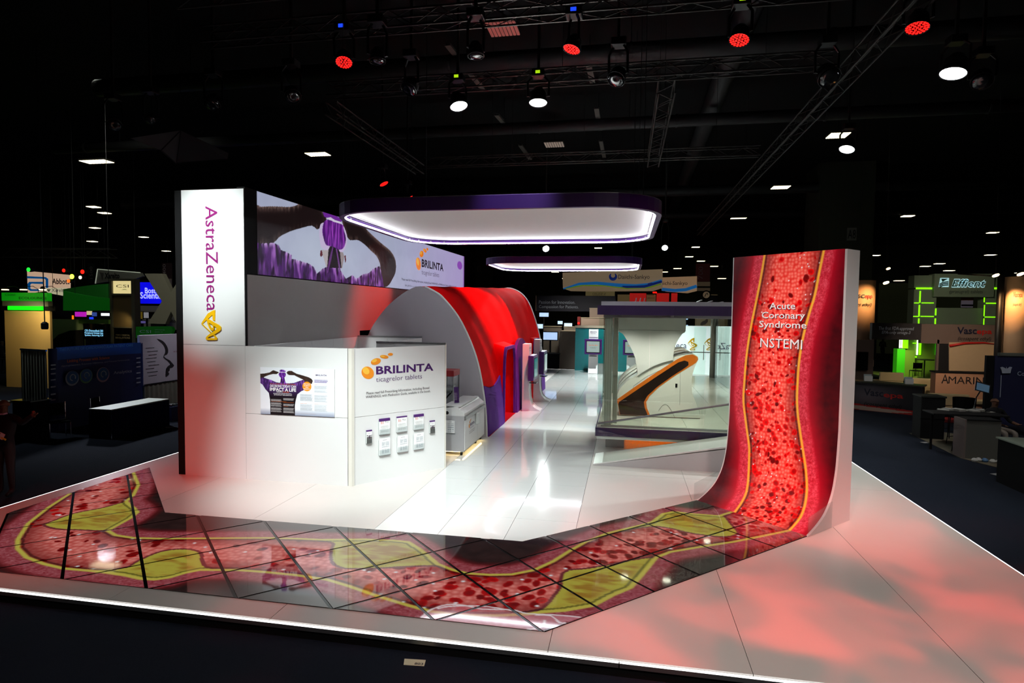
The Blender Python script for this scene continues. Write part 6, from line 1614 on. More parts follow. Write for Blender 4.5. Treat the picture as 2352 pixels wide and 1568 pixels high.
# --- hanging signs farther off
sg1 = thing('hanging_sign', 'cream hanging sign with a blue rounded letter a and black lettering', 'hanging sign', ony(110, 672, 34))
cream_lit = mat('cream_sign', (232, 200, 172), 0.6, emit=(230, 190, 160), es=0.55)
cut(sg1, 'board', [(62, 622), (156, 631), (156, 661), (64, 673)], 34, cream_lit, 0.2)
ink_blue = mat('ink_logo_blue', (10, 110, 190), 0.5, emit=(8, 100, 180), es=0.35)
for ps in ([(62, 634), (104, 636), (110, 640), (110, 661), (105, 661), (105, 642), (102, 640), (62, 639)], [(98, 647), (98, 652), (72, 651), (69, 653), (69, 662), (72, 664), (91, 664), (91, 668), (70, 668), (64, 664), (63, 652), (67, 647)]):
    cut(sg1, 'letter_mark', ps, 33.96, ink_blue, 0.03)
word(sg1, 'Abbott', 120, 639, 160, 652, 33.97, lt_black, 0.02)
hang(sg1, float(ony(75, 620, 34)[0]), float(ony(75, 623, 34)[2]), 34); hang(sg1, float(ony(145, 630, 34)[0]), float(ony(145, 631, 34)[2]), 34)
sg2 = thing('hanging_sign', 'small cream hanging sign half behind the green ring', 'hanging sign', ony(120, 680, 29))
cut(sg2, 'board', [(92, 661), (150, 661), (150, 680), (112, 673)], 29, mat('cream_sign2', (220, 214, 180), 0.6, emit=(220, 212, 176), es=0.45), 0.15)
word(sg2, 'Xarelto', 119, 662, 152, 670, 28.98, lt_purple); cut(sg2, 'triangle_mark', [(107, 664), (116, 664), (112, 670)], 28.97, mat('ink_grey', (150, 146, 140), 0.6), 0.02); hang(sg2, float(ony(120, 661, 29)[0]), float(ony(120, 661, 29)[2]), 29)
sg3 = thing('hanging_sign', 'wide grey tapered hanging sign with a pale edge line', 'hanging sign', ony(270, 650, 33))
gsign = mat('grey_sign', (92, 92, 86), 0.7)
cut(sg3, 'board', [(224, 618), (322, 626), (327, 634), (310, 641), (256, 645), (219, 651)], 33, gsign, 0.2)
for a, b in (((224, 618), (322, 626)), ((224, 618), (219, 651))):
    pa, pb_ = ony(*a, 32.97), ony(*b, 32.97); MB().tube(pa, pb_, 0.03, 6).build('edge_line', mat('line_pale', (200, 205, 190), 0.5, emit=(190, 200, 180), es=0.3), sg3, world=True)
word(sg3, 'Xarelto', 241, 626, 275, 639, 32.97, black_matt, 0.03); cut(sg3, 'triangle_mark', [(229, 625), (238, 627), (235, 642)], 32.96, mat('ink_grey_dark', (56, 56, 54), 0.6), 0.02)
hang(sg3, float(ony(240, 619, 33)[0]), float(ony(240, 619, 33)[2]), 33); hang(sg3, float(ony(310, 626, 33)[0]), float(ony(310, 626, 33)[2]), 33)
sg4 = thing('blue_screen', 'glowing royal blue screen with pale letters behind the grey letter X', 'screen', ony(345, 697, 36))
r = rect(312, 648, 372, 697, 36); slab(sg4, 'screen', r, 36, mat('blue_screen', (10, 12, 200), 0.4, emit=(8, 8, 225), es=0.9), 0.15)
lt_glow = mat('letter_glow', (210, 215, 255), 0.5, emit=(190, 195, 255), es=0.9)
word(sg4, 'Boston', 333, 660, 372, 673, 35.98, lt_glow, 0.02); word(sg4, 'Scientific', 322, 670, 380, 685, 35.98, lt_glow, 0.02); legs_to_floor(sg4, r, 36.05, black_matt)
xs = thing('letter_x', 'giant grey letter X standing behind the stand', 'sign', onz(370, 800, HALL))
XP = [(200 + x / 7.468, 590 + y / 7.468) for x, y in ((985, 285), (1290, 285), (1440, 600), (1545, 430), (1640, 300), (1640, 1330), (1560, 1190), (1440, 935), (1340, 1150), (1040, 1140), (1280, 760))]
cut(xs, 'letter', XP, 31, mat('grey_x', (120, 116, 100), 0.7), 0.3); r = rect(345, 740, 375, 800, 31); MB().bb((r[0], 31.05, HALL), (r[2], 31.25, r[3])).build('support', black_matt, xs, world=True)
rl = thing('far_sign', 'small pale far panel with dark letters seen through the letter X', 'sign', ony(393, 745, 40)); slab(rl, 'panel', rect(380, 725, 412, 757, 40), 40, mat('pale_far', (120, 118, 108), 0.7), 0.1); word(rl, 'Xarelto', 371, 732, 404, 740, 39.98, lt_black, 0.03); legs_to_floor(rl, rect(380, 725, 412, 757, 40), 40, black_matt)
bl = thing('column_banner', 'dark aisle banner reading 1400 hanging on its side beside the name tower', 'banner', ony(384, 660, 44))
slab(bl, 'banner', rect(372, 604, 395, 662, 44), 44, mat('banner_maroon', (54, 34, 38), 0.7), 0.06); slab(bl, 'sponsor_panel', rect(381, 640, 396, 657, 44), 43.9, mat('banner_pale', (150, 140, 136), 0.7), 0.05)
a = ony(381, 636, 43.97); lettering('1400', (a[0], 43.97, a[2]), (0, 0, 1), (-1, 0, 0), 0.28, mat('ink_banner', (160, 150, 150), 0.6), bl, width=float(ony(381, 606, 43.97)[2] - a[2]), bold=0.01, gap=0.01); hang(bl, float(ony(384, 604, 44)[0]), float(ony(384, 604, 44)[2]), 44)
bl2 = thing('column_banner', 'dark aisle banner hanging on its side above the green ring', 'banner', ony(207, 650, 44)); slab(bl2, 'banner', rect(201, 605, 217, 650, 44), 44, mat('banner_green', (26, 44, 40), 0.7), 0.06); a = ony(213, 640, 43.97); lettering('1500', (a[0], 43.97, a[2]), (0, 0, 1), (-1, 0, 0), 0.28, mat('ink_banner'), bl2, width=float(ony(213, 612, 43.97)[2] - a[2]), gap=0.01); hang(bl2, float(ony(208, 605, 44)[0]), float(ony(208, 605, 44)[2]), 44)
# little glowing screens between
for x0, y0, x1, y1, col, es, lab in ((172, 716, 197, 727, (190, 30, 190), 0.8, 'magenta glowing screen under the green ring'), (199, 714, 210, 723, (220, 205, 150), 0.7, 'small cream glowing square under the green ring'), (232, 719, 250, 725, (230, 235, 255), 1.4, 'small white-blue glowing screen beside the grey tower'), (205, 728, 213, 733, (30, 60, 255), 1.2, 'tiny blue glowing light under the green ring'), (211, 717, 221, 726, (70, 100, 190), 0.4, 'small dim blue screen under the green ring'), (165, 724, 168, 733, (255, 130, 20), 1.0, 'thin orange light strip under the green ring'), (318, 716, 326, 732, (130, 110, 30), 0.3, 'small mustard panel left of the letter X'), (330, 717, 340, 730, (190, 190, 190), 0.3, 'small pale panel left of the letter X'), (318, 737, 333, 742, (110, 100, 170), 0.4, 'lilac counter panel left of the letter X')):
    r = rect(x0, y0, x1, y1, 38); T = thing('far_screen', lab, 'screen', ((r[0] + r[2]) / 2, 38, HALL), 0)
    slab(T, 'screen', r, 38, mat('far_glow_%d_%d' % (x0, y0), col, 0.5, emit=col, es=es), 0.06); slab(T, 'back_case', (r[0] - 0.04, r[1] - 0.04, r[2] + 0.04, r[3] + 0.04), 38.06, black_matt, 0.08); MB().bb(((r[0] + r[2]) / 2 - 0.05, 38.07, HALL), ((r[0] + r[2]) / 2 + 0.05, 38.13, r[1])).build('pole', black_matt, T, world=True)
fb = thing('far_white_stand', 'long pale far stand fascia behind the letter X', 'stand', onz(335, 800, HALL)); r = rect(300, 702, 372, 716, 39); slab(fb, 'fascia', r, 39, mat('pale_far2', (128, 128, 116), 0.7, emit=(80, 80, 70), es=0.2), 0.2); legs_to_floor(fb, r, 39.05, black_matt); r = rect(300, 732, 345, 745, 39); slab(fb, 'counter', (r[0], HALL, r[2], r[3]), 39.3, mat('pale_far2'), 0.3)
dk = thing('dark_backdrop', 'dark purple backdrop of a far stand behind the lounge', 'stand', onz(140, 800, HALL)); r = rect(100, 672, 260, 800, 40); slab(dk, 'backdrop', (r[0], HALL, r[2], r[3]), 40, mat('dark_purple', (22, 14, 34), 0.8), 0.2)
# coloured stage lamps and truss of the left stand
truss(ony(-20, 590, 30), ony(262, 592, 30), 'far truss over the stands at the left', 0.5, 0.9)
for x, y, col, es, r_, lab in ((166, 635, (150, 255, 20), 30, 0.13, 'dazzling green stage lamp at the left'), (66, 619, (20, 230, 40), 3, 0.12, 'small green stage lamp left of the cream sign'), (147, 621, (255, 20, 10), 3, 0.1, 'small red stage lamp right of the cream sign'), (190, 624, (255, 20, 10), 3, 0.12, 'small red stage lamp right of the green one'), (185, 637, (255, 240, 200), 2, 0.1, 'small pale stage lamp right of the green one'), (158, 645, (255, 90, 30), 2, 0.1, 'small orange stage lamp by the cream sign')):
    c = ony(x, y, 29.5); T = thing('stage_lamp', lab, 'stage lamp', c, 0)
    MB().lathe([(0, 0.0), (r_, 0.0), (r_ * 1.1, 0.12), (r_ * 0.8, 0.32), (0, 0.36)], (0, 0, 0), 14, 'Y').build('can', rig_black, T); MB().disc((0, -0.012, 0), r_, (0, -1, 0), 16, t=0.02).build('lens', mat('stage_%d' % x, col, 0.5, emit=col, es=es), T); MB().tube((0, 0.15, r_), (0, 0.15, CEIL - c[2]), 0.012, 5).build('pipe', rig_black, T)
dc = thing('hanging_motor', 'dark cable with a small black motor hanging before the lounge', 'hoist', ony(103, 756, 19)); c = ony(103, 756, 19); MB().lathe([(0, 0), (0.10, 0), (0.12, 0.05), (0.12, 0.22), (0.05, 0.28), (0, 0.28)], (0, 0, 0), 12).build('motor', rig_black, dc); MB().tube((0, 0, 0.28), (-0.05, 0, CEIL - c[2]), 0.018, 6).build('chain', rig_black, dc)
# hall columns at the left
def column(x0, x1, Y, label, sign=None):
    r = rect(x0, 500, x1, 600, Y); T = thing('hall_column', label, 'column', ((r[0] + r[2]) / 2, Y, HALL))
    MB().bb((r[0], Y, HALL), (r[2], Y + (r[2] - r[0]), CEIL - 0.01)).build('shaft', dark_wall, T, world=True)
    if sign:
        q = rect(*sign, Y); slab(T, 'number_plate', q, Y - 0.05, mat('plate_grey', (110, 110, 104), 0.7), 0.04); word(T, 'A8', sign[0] + 2, sign[1] + 3, sign[2] - 2, sign[3] - 4, Y - 0.06, black_matt)
    return T
column(0, 58, 46, 'dark hall column behind the green lounge sign', (24, 549, 38, 571))
column(1880, 2006, 42, 'dark hall column behind the curved wall', (1945, 523, 1967, 552)); column(1092, 1126, 60, 'dark hall column left of the far canopy', (1096, 610, 1104, 624)); column(1144, 1216, 66, 'dark hall column behind the far canopy')
spot(ony(230, 560, 18), (-14.6, 15.5, 0.9), 1600, (0.85, 0.9, 1.0), 60, 0.9, 0.3)  # added to brighten the pop-up stand, no lamp built
spot((-12.6, 18.5, 6.0), (-15.2, 18.6, 1.6), 260, (0.95, 0.92, 1.0), 60, 0.9, 0.2)  # added spot for the head poster alone
spot((-16, 24, 9), (-20, 30, 4), 300, (0.9, 0.9, 0.8), 80, 0.9, 0.3)  # added light for the stands farther back
# ================================================================ neighbouring stands, right
cream = mat('cream_wall', (190, 162, 128), 0.7, grain=0.04)
grey_brown = mat('grey_brown', (112, 92, 84), 0.7)
ink_navy = mat('ink_navy', (16, 22, 48), 0.5); ink_red = mat('ink_red2', (190, 30, 24), 0.5)
def on_line(x, y, A, B):
    """sight line meets the upright plane through ground points A and B: returns distance along AB and height"""
    A = np.array(A, float); B = np.array(B, float); d = (B - A) / np.linalg.norm(B - A); n = np.array([-d[1], d[0]])
    v = _ray(x, y); t = (n @ A) / (n @ v[:2]); p = EYE + v * t
    return float((p[:2] - A) @ d), float(p[2])
# --- front information counter of the cream stand
VA, VB = np.array([8.05, 23.85]), np.array([9.98, 22.68])
vd = (VB - VA) / np.linalg.norm(VB - VA); vn = np.array([vd[1], -vd[0]])
ic = thing('info_counter', 'dark blue-grey information counter with a red and white curved foot band', 'counter', (9.0, 23.3, HALL))
to_v = lambda s, z, h: (VA[0] + vd[0] * s + vn[0] * h, VA[1] + vd[1] * s + vn[1] * h, z)
VL = float(np.linalg.norm(VB - VA)); zt = on_line(2030, 882, VA, VB)[1]
MB().prism([(-0.5, HALL), (VL, HALL), (VL, zt), (-0.5, zt)], -0.5, 0.0, to_v).build('counter_body', black_matt, ic, world=True)
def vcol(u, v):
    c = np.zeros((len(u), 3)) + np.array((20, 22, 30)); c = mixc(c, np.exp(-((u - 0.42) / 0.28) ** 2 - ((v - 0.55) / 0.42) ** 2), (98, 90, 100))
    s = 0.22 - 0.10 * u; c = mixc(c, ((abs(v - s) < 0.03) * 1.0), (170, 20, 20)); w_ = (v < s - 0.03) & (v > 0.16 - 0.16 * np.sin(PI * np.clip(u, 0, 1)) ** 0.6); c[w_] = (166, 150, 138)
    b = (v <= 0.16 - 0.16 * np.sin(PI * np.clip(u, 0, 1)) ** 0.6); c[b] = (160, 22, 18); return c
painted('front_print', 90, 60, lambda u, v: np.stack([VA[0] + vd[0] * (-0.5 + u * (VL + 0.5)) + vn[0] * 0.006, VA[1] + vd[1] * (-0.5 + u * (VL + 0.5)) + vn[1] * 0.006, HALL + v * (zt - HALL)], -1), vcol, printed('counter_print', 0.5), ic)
MB().prism([(-0.55, -0.55), (VL + 0.05, -0.55), (VL + 0.05, 0.06), (-0.55, 0.06)], zt, zt + 0.05, lambda s, h, z: to_v(s, z, h)).build('counter_top', mat('counter_green', (44, 50, 36), 0.4), ic, world=True)
def vword(T, txt, x0, x1, y1, hpx, m_, A, B, off=0.012, bold=0.0, shear=0.0):
    s0, z0_ = on_line(x0, y1, A, B); s1, _ = on_line(x1, y1, A, B); _, z1_ = on_line(x0, y1 - hpx, A, B)
    d = (np.array(B) - np.array(A)); d = d / np.linalg.norm(d); n = np.array([d[1], -d[0]])
    p = np.array(A) + d * s0 + n * off
    lettering(txt, (p[0], p[1], z0_), (d[0], d[1], 0), (0, 0, 1), z1_ - z0_, m_, T, width=s1 - s0, bold=bold, shear=shear, gap=0.0)
vword(ic, 'Vasc', 1984, 2029, 907, 16, ink_navy, VA, VB, bold=0.02); vword(ic, 'epa', 2029, 2075, 911, 12, ink_red, VA, VB, bold=0.02); vword(ic, '(icosapent ethyl)', 1985, 2071, 930, 9, black_matt, VA, VB, shear=0.25)
for (x, y, col, lab) in ((1990, 876, (170, 186, 190), 'small white leaflet rack on the left of the information counter'), (2084, 884, (150, 150, 150), 'small pale leaflet rack on the right of the information counter')):
    s0, _ = on_line(x, y, VA, VB); p = to_v(s0, zt + 0.05, -0.25)
    T = thing('leaflet_rack', lab, 'leaflet rack', p, 0, 'racks on the information counter'); MB().bb((-0.14, -0.10, 0), (0.14, 0.10, 0.012)).build('base', clear, T); MB().box((0.0, 0.03, 0.12), (0.26, 0.02, 0.24), Matrix.Rotation(-0.15, 3, 'X')).build('back', mat('rack_pale', col, 0.4), T); MB().bb((-0.13, -0.06, 0.0), (0.13, -0.02, 0.18)).build('leaflets', panel_white, T)
# --- cream stand walls
CY = 29.0
cs = thing('cream_booth', 'cream exhibition booth with a long fascia over an open front', 'stand', onz(2150, 870, HALL))
r = rect(2003, 742, 2116, 780, CY); slab(cs, 'dark_fascia', r, CY, mat('fascia_dark', (42, 36, 38), 0.6), 0.25)
r = rect(2116, 745, 2318, 790, CY); slab(cs, 'light_fascia', r, CY, grey_brown, 0.25); fr = r
cut(cs, 'cream_panel', [(2180, 786), (2318, 786), (2318, 870), (2180, 860)], CY - 0.02, cream, 0.2); 
MB().bb((ony(2180, 860, CY)[0], CY, HALL), (ony(2318, 860, CY)[0], CY + 0.18, ony(2250, 860, CY)[2])).build('cream_base', cream, cs, world=True)
r = rect(2155, 780, 2182, 870, CY); slab(cs, 'dark_door', (r[0], HALL, r[2], r[3]), CY + 0.02, mat('door_dark', (24, 24, 26), 0.5), 0.1)
r = rect(2000, 778, 2006, 870, CY); slab(cs, 'post', (r[0], HALL, r[2], r[3]), CY, grey_brown, 0.12)
r = rect(2151, 780, 2156, 870, CY); slab(cs, 'post', (r[0], HALL, r[2], r[3]), CY, grey_brown, 0.12)
MB().path([ony(x, y, CY - 0.04) for x, y in ((2181, 794), (2215, 788), (2260, 787), (2300, 792))], [0.06, 0.05, 0.035, 0.012], 6).build('red_swoosh', ink_red, cs, world=True, smooth=True)
word(cs, 'The first FDA-approved', 2018, 749, 2099, 757, CY - 0.005, ink_pale, 0.01, 0.2); word(cs, 'EPA-only omega-3', 2025, 759, 2091, 766, CY - 0.005, ink_pale, 0.01, 0.2)
word(cs, 'Vasc', 2198, 750, 2243, 766, CY - 0.005, ink_navy, 0.02); word(cs, 'epa', 2243, 754, 2278, 766, CY - 0.005, ink_red, 0.02); word(cs, '(icosapent ethyl)', 2200, 772, 2276, 781, CY - 0.005, black_matt, 0.0, 0.25)
tvm = thing('wall_monitor', 'black wall monitor at the left end of the cream booth', 'screen', ony(1985, 860, CY - 0.3)); r = rect(1969, 808, 1994, 850, CY - 0.3); slab(tvm, 'monitor', r, CY - 0.3, black_gloss, 0.08, 0.01); slab(tvm, 'mount_wall', (r[0] - 0.3, HALL, r[2] + 0.25, ony(1985, 780, CY)[2]), CY - 0.2, grey_brown, 0.12)
nt_ = thing('paper_notice', 'small cream paper notice on the booth post', 'notice', ony(2001, 841, CY - 0.1)); slab(nt_, 'sheet', rect(1996, 826, 2007, 841, CY - 0.1), CY - 0.1, mat('notice_cream', (190, 150, 120), 0.7), 0.01); MB().bb((ony(2001, 827, CY - .1)[0] - 0.03, CY - 0.105, ony(2001, 829, CY - .1)[2]), (ony(2001, 827, CY - .1)[0] + 0.03, CY - 0.10, ony(2001, 827, CY - .1)[2])).build('tape', panel_grey, nt_, world=True)
# tall cylindrical banners
cyl_m = mat('banner_cream', (206, 172, 140), 0.6, grain=0.03)
def banner_cyl(x0, x1, y0, y1, Y, label, words_):
    r = rect(x0, y0, x1, y1, Y); R = (r[2] - r[0]) / 2
    T = thing('round_banner', label, 'banner', ((r[0] + r[2]) / 2, Y + R, r[1]), 0, 'round cream banners')
    MB().lathe([(R, 0.0), (R, r[3] - r[1])], (0, 0, 0), 28).build('drum', cyl_m, T, smooth=True)
    MB().tube((0, 0, r[3] - r[1]), (0, 0, CEIL - r[1] - 0.02), 0.015, 6).build('cable', rig_black, T)
    for txt, x, xx, y, h, m_, sh in words_:
        word(T, txt, x, y - h, xx, y, Y - 0.01, m_, 0.015, sh)
    return T
banner_cyl(1945, 2021, 643, 800, 30, 'tall round cream banner standing right behind the curved wall', (('Vasc', 1946, 1986, 684, 13, ink_navy, 0), ('epa', 1986, 2004, 684, 10, ink_red, 0), ('(icosapent ethyl)', 1938, 2002, 702, 7, lt_black, 0.25)))
banner_cyl(2326, 2400, 634, 830, 27, 'tall round cream banner above the navy banner with the crown', (('Vascepa', 2327, 2348, 682, 12, ink_red, 0), ('(icosapent ethyl)', 2326, 2346, 702, 7, lt_black, 0.25)))
T = thing('banner_pole', 'dark upright pole beside the right-hand round banner', 'pole', onz(2320, 870, HALL)); r = rect(2306, 630, 2317, 870, 27.0); MB().tube(((r[0] + r[2]) / 2, 27.5, HALL), ((r[0] + r[2]) / 2, 27.5, r[3]), 0.12, 12).build('pole', rig_black, T, world=True, smooth=True); MB().tube(((r[0] + r[2]) / 2, 27.5, r[3] - 0.05), ((r[0] + r[2]) / 2 - 1.6, 27.4, r[3] + 0.05), 0.03, 6).build('arm', rig_black, T, world=True)
def par(x, y, Y, lab, col=(255, 190, 120), pw=0, tgt=None):
    c = ony(x, y, Y); T = thing('arm_lamp', lab, 'lamp', c, 0, 'arm lamps of the right stands'); MB().lathe([(0, 0), (0.12, 0), (0.08, 0.12), (0, 0.14)], (0, 0, 0), 12).build('shade', rig_black, T); MB().disc((0, 0, -0.01), 0.12, (0.2, -0.5, -1), 12, t=0.03).build('bulb', warm_hot, T); MB().tube((0, 0, 0.1), (0, 0.3, CEIL - c[2]), 0.01, 5).build('arm', rig_black, T)
    if pw: spot(c + np.array([0, -0.1, -0.15]), tgt, pw, tuple(lin(col)), 70, 0.9, 0.06)
par(2035, 648, 29.0, 'warm arm lamp right of the round banner', pw=220, tgt=ony(1990, 690, 30)); par(2040, 616, 40, 'small warm lamp above the round banner'); par(2287, 631, 27.0, 'warm arm lamp over the right end of the cream booth', pw=420, tgt=ony(2340, 720, 27)); par(2344, 628, 26.4, 'warm lamp over the banner above the navy crown wall')
spot(ony(2200, 640, 25), ony(2200, 830, CY), 420, (1.0, 0.82, 0.62), 70, 0.9, 0.3)  # booth light added on the cream walls
# --- green-lit tower stand behind
EY = 41.0
ef = thing('green_lit_stand', 'grey tower stand with lime green light lines and a big lit name', 'stand', onz(2200, 830, HALL))
ef_m = mat('tower_grey', (112, 116, 96), 0.7, grain=0.03); lime = mat('lime_light', (150, 255, 20), 0.5, emit=(140, 255, 10), es=1.1)
r = rect(2110, 634, 2142, 746, EY); slab(ef, 'left_block', rect(2098, 664, 2150, 746, EY), EY, ef_m, 0.8); slab(ef, 'left_cap', rect(2101, 632, 2142, 661, EY), EY + 0.05, ef_m, 0.8)
slab(ef, 'name_board', rect(2141, 629, 2278, 682, EY), EY - 0.25, ef_m, 0.7); slab(ef, 'right_block', rect(2262, 664, 2301, 748, EY), EY, ef_m, 0.8); slab(ef, 'right_cap', rect(2275, 631, 2300, 662, EY), EY + 0.05, ef_m, 0.8)
slab(ef, 'middle_block', rect(2148, 707, 2262, 750, EY), EY + 0.2, ef_m, 0.6)
for q in ((2104, 660, 2141, 664), (2276, 660, 2296, 664), (2112, 668, 2115, 695), (2110, 700, 2113, 727), (2109, 731, 2112, 746), (2100, 694.5, 2111, 696.5), (2117, 694.5, 2145, 696.5), (2098, 725.5, 2110, 727.5), (2115, 725.5, 2145, 727.5), (2148, 708, 2151, 724), (2147, 731, 2150, 745), (2260, 683, 2262, 694), (2260, 700, 2262, 726), (2259, 731, 2261, 746), (2265, 695, 2295, 697.5), (2262, 727, 2294, 729), (2297, 700, 2299, 725), (2296, 731, 2298, 748)):
    slab(ef, 'light_line', rect(*q, EY - 0.03), EY - 0.03, lime, 0.03)
for a, b in ((2098, 2148), (2262, 2301)):
    q = rect(a, 746, b, 800, EY); MB().bb((q[0], EY, HALL), (q[2], EY + 0.8, q[3])).build('tower_leg', ef_m, ef, world=True)
lit_edge = mat('halo_letters', (190, 230, 240), 0.5, emit=(170, 215, 225), es=0.6)
word(ef, 'Effient', 2185, 640, 2264, 659, EY - 0.26, lit_edge, 0.045, 0.25); word(ef, 'Effient', 2186, 641, 2263, 658, EY - 0.29, mat('ink_forest', (10, 50, 30), 0.5), 0.005, 0.25)
word(ef, '(prasugrel) tablets', 2181, 665, 2257, 673, EY - 0.26, lt_black, 0.0, 0.2)
cut(ef, 'leaf_mark', [(2160, 638), (2180, 638), (2179, 659), (2156, 659)], EY - 0.28, lit_edge, 0.02); cut(ef, 'leaf_inset', [(2162, 640), (2177, 640), (2165, 647)], EY - 0.30, mat('ink_forest'), 0.02)
for k in range(3): MB().path([ony(x, y + 3.5 * k, EY - 0.31) for x, y in ((2158, 653), (2166, 648), (2178, 647))], 0.035, 5).build('leaf_stroke', mat('ink_forest'), ef, world=True)
spot(ony(2200, 600, 33), ony(2200, 700, EY), 700, (0.92, 1.0, 0.75), 50, 0.9, 0.3)  # added spot on the tower stand front
bn = thing('aisle_banner', 'aisle banner with an orange number strip under the lit name board', 'banner', ony(2222, 706, 46)); slab(bn, 'number_strip', rect(2208, 683, 2236, 690, 46), 46, mat('strip_orange', (190, 110, 30), 0.6), 0.05); slab(bn, 'white_panel', rect(2208, 689, 2235, 706, 46), 46, mat('panel_lilac', (190, 180, 190), 0.6, emit=(120, 110, 120), es=0.2), 0.05); slab(bn, 'purple_strip', rect(2208, 699, 2235, 703, 46), 45.97, plum, 0.03); hang(bn, float(ony(2222, 683, 46)[0]), float(ony(2222, 683, 46)[2]), 46)
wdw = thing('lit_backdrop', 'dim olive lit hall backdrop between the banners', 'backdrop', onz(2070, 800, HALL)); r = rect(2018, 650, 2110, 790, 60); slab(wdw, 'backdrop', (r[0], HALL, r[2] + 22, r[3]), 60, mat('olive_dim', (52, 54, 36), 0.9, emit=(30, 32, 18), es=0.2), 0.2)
# inside of the far green stand seen under the fascia
gy = 38.0
gs = thing('green_interior', 'lime lit demonstration bay seen under the cream booth fascia', 'stand', onz(2080, 848, HALL))
for q, m_, nm in (((2074, 776, 2086, 800), lime, 'light_panel'), ((2066, 776, 2069, 799), mat('white_tube', (240, 255, 220), 0.5, emit=(240, 255, 220), es=1.6), 'tube'), ((2071, 776, 2073, 799), mat('white_tube'), 'tube'), ((2106, 776, 2109, 815), mat('white_tube'), 'tube'), ((2112, 776, 2116, 815), lime, 'light_panel'), ((2095, 818, 2106, 821), lime, 'light_panel'), ((2097, 787, 2108, 789), lime, 'light_panel'), ((2149, 779, 2154, 815), mat('green_soft', (60, 200, 10), 0.5, emit=(60, 200, 10), es=0.5), 'light_panel')):
    slab(gs, nm, rect(*q, gy - 0.1), gy - 0.1, m_, 0.05)
pale_green = mat('bay_green', (120, 150, 60), 0.7)
r = rect(2084, 776, 2155, 845, gy); slab(gs, 'back_wall', (r[0], HALL, r[2], r[3]), gy, pale_green, 0.15); r = rect(2050, 800, 2068, 828, gy); slab(gs, 'green_desk', (r[0], HALL, r[2], r[3]), gy - 0.6, mat('desk_green', (60, 180, 30), 0.5, emit=(50, 160, 20), es=0.35), 0.5); r = rect(2069, 803, 2092, 835, gy); slab(gs, 'counter', (r[0], HALL, r[2], r[3]), gy - 0.5, pale_green, 0.4)
MB().bb((ony(2014, 830, gy)[0], 35.0, HALL + 0.002), (ony(2160, 830, gy)[0], 40.5, HALL + 0.01)).build('mat', mat('olive_carpet', (110, 116, 66), 0.95), gs, world=True)
spot(ony(2085, 770, 36), ony(2085, 835, gy - 1), 260, (0.8, 1.0, 0.3), 90, 0.9, 0.3)  # added beam spreading lime light in the bay
T = thing('bar_stool', 'slim bar stool before the lime lit bay', 'stool', onz(2057, 836, HALL)); MB().lathe([(0, 0.72), (0.2, 0.72), (0.2, 0.76), (0, 0.76)], (0, 0, 0), 14).build('seat', black_matt, T); MB().tube((0, 0, 0), (0, 0, 0.72), 0.03, 8).build('stem', black_matt, T); MB().lathe([(0, 0), (0.22, 0), (0.22, 0.02), (0, 0.03)], (0, 0, 0), 14).build('foot', chrome, T)
# --- chair and small table in front of the cream booth
folding_chair(*onz(2102, 870, HALL)[:2], PI, 'black chair in front of the cream booth opening')
b0 = onz(2122, 868, HALL); T = thing('side_table', 'small black side table beside the chair in front of the cream booth', 'table', b0); MB().lathe([(0, 1.0), (0.45, 1.0), (0.45, 1.04), (0, 1.04)], (0, 0, 0), 18).build('table_top', black_matt, T); MB().tube((0, 0, 0), (0, 0, 1.0), 0.035, 8).build('stem', black_matt, T); MB().lathe([(0, 0), (0.3, 0), (0.3, 0.02), (0, 0.03)], (0, 0, 0), 16).build('foot', black_matt, T)
# --- name counter and sofas
AY = 26.3
am = thing('name_counter', 'pinkish cream counter front with a tall black serif name', 'counter', onz(2210, 925, HALL))
r = rect(2148, 854, 2275, 925, AY); slab(am, 'front', (r[0], HALL, r[2], r[3] - 0.05), AY, mat('peach_panel', (186, 136, 104), 0.7), 0.4); slab(am, 'counter_top', (r[0] - 0.03, r[3] - 0.05, r[2] + 0.03, r[3]), AY - 0.04, black_matt, 0.5)
word(am, 'A', 2162, 858, 2178, 880, AY - 0.005, lt_black, 0.0); word(am, 'MARIN', 2178, 863, 2259, 880, AY - 0.005, lt_black, 0.0)
spot(ony(2200, 790, 24), ony(2200, 890, AY), 120, (1.0, 0.8, 0.62), 90, 0.9, 0.3)  # added warm spot on the counter front
sofa_m = mat('sofa_cream', (196, 176, 130), 0.7, grain=0.03)
def sofa(x, y, rot, wd, label, arms=True):
    T = thing('sofa', label, 'sofa', (x, y, HALL), rot, 'cream lounge sofas')
    MB().bb((-wd / 2, -0.4, 0.12), (wd / 2, 0.4, 0.40)).build('seat', sofa_m, T, bevel=0.03); MB().bb((-wd / 2, 0.28, 0.40), (wd / 2, 0.42, 0.80)).build('backrest', sofa_m, T, bevel=0.03)
    if arms:
        for s in (-1, 1): MB().bb((s * wd / 2 - 0.10, -0.4, 0.12), (s * wd / 2 + 0.10, 0.42, 0.60)).build('armrest', sofa_m, T, bevel=0.03)
    for sx in (-1, 1):
        for sy in (-1, 1): MB().bb((sx * (wd / 2 - 0.08) - 0.03, sy * 0.32 - 0.03, 0), (sx * (wd / 2 - 0.08) + 0.03, sy * 0.32 + 0.03, 0.12)).build('foot', black_matt, T)
    return T
s1 = onz(2148, 918, HALL); s2 = onz(2212, 922, HALL); s3 = onz(2185, 958, HALL)
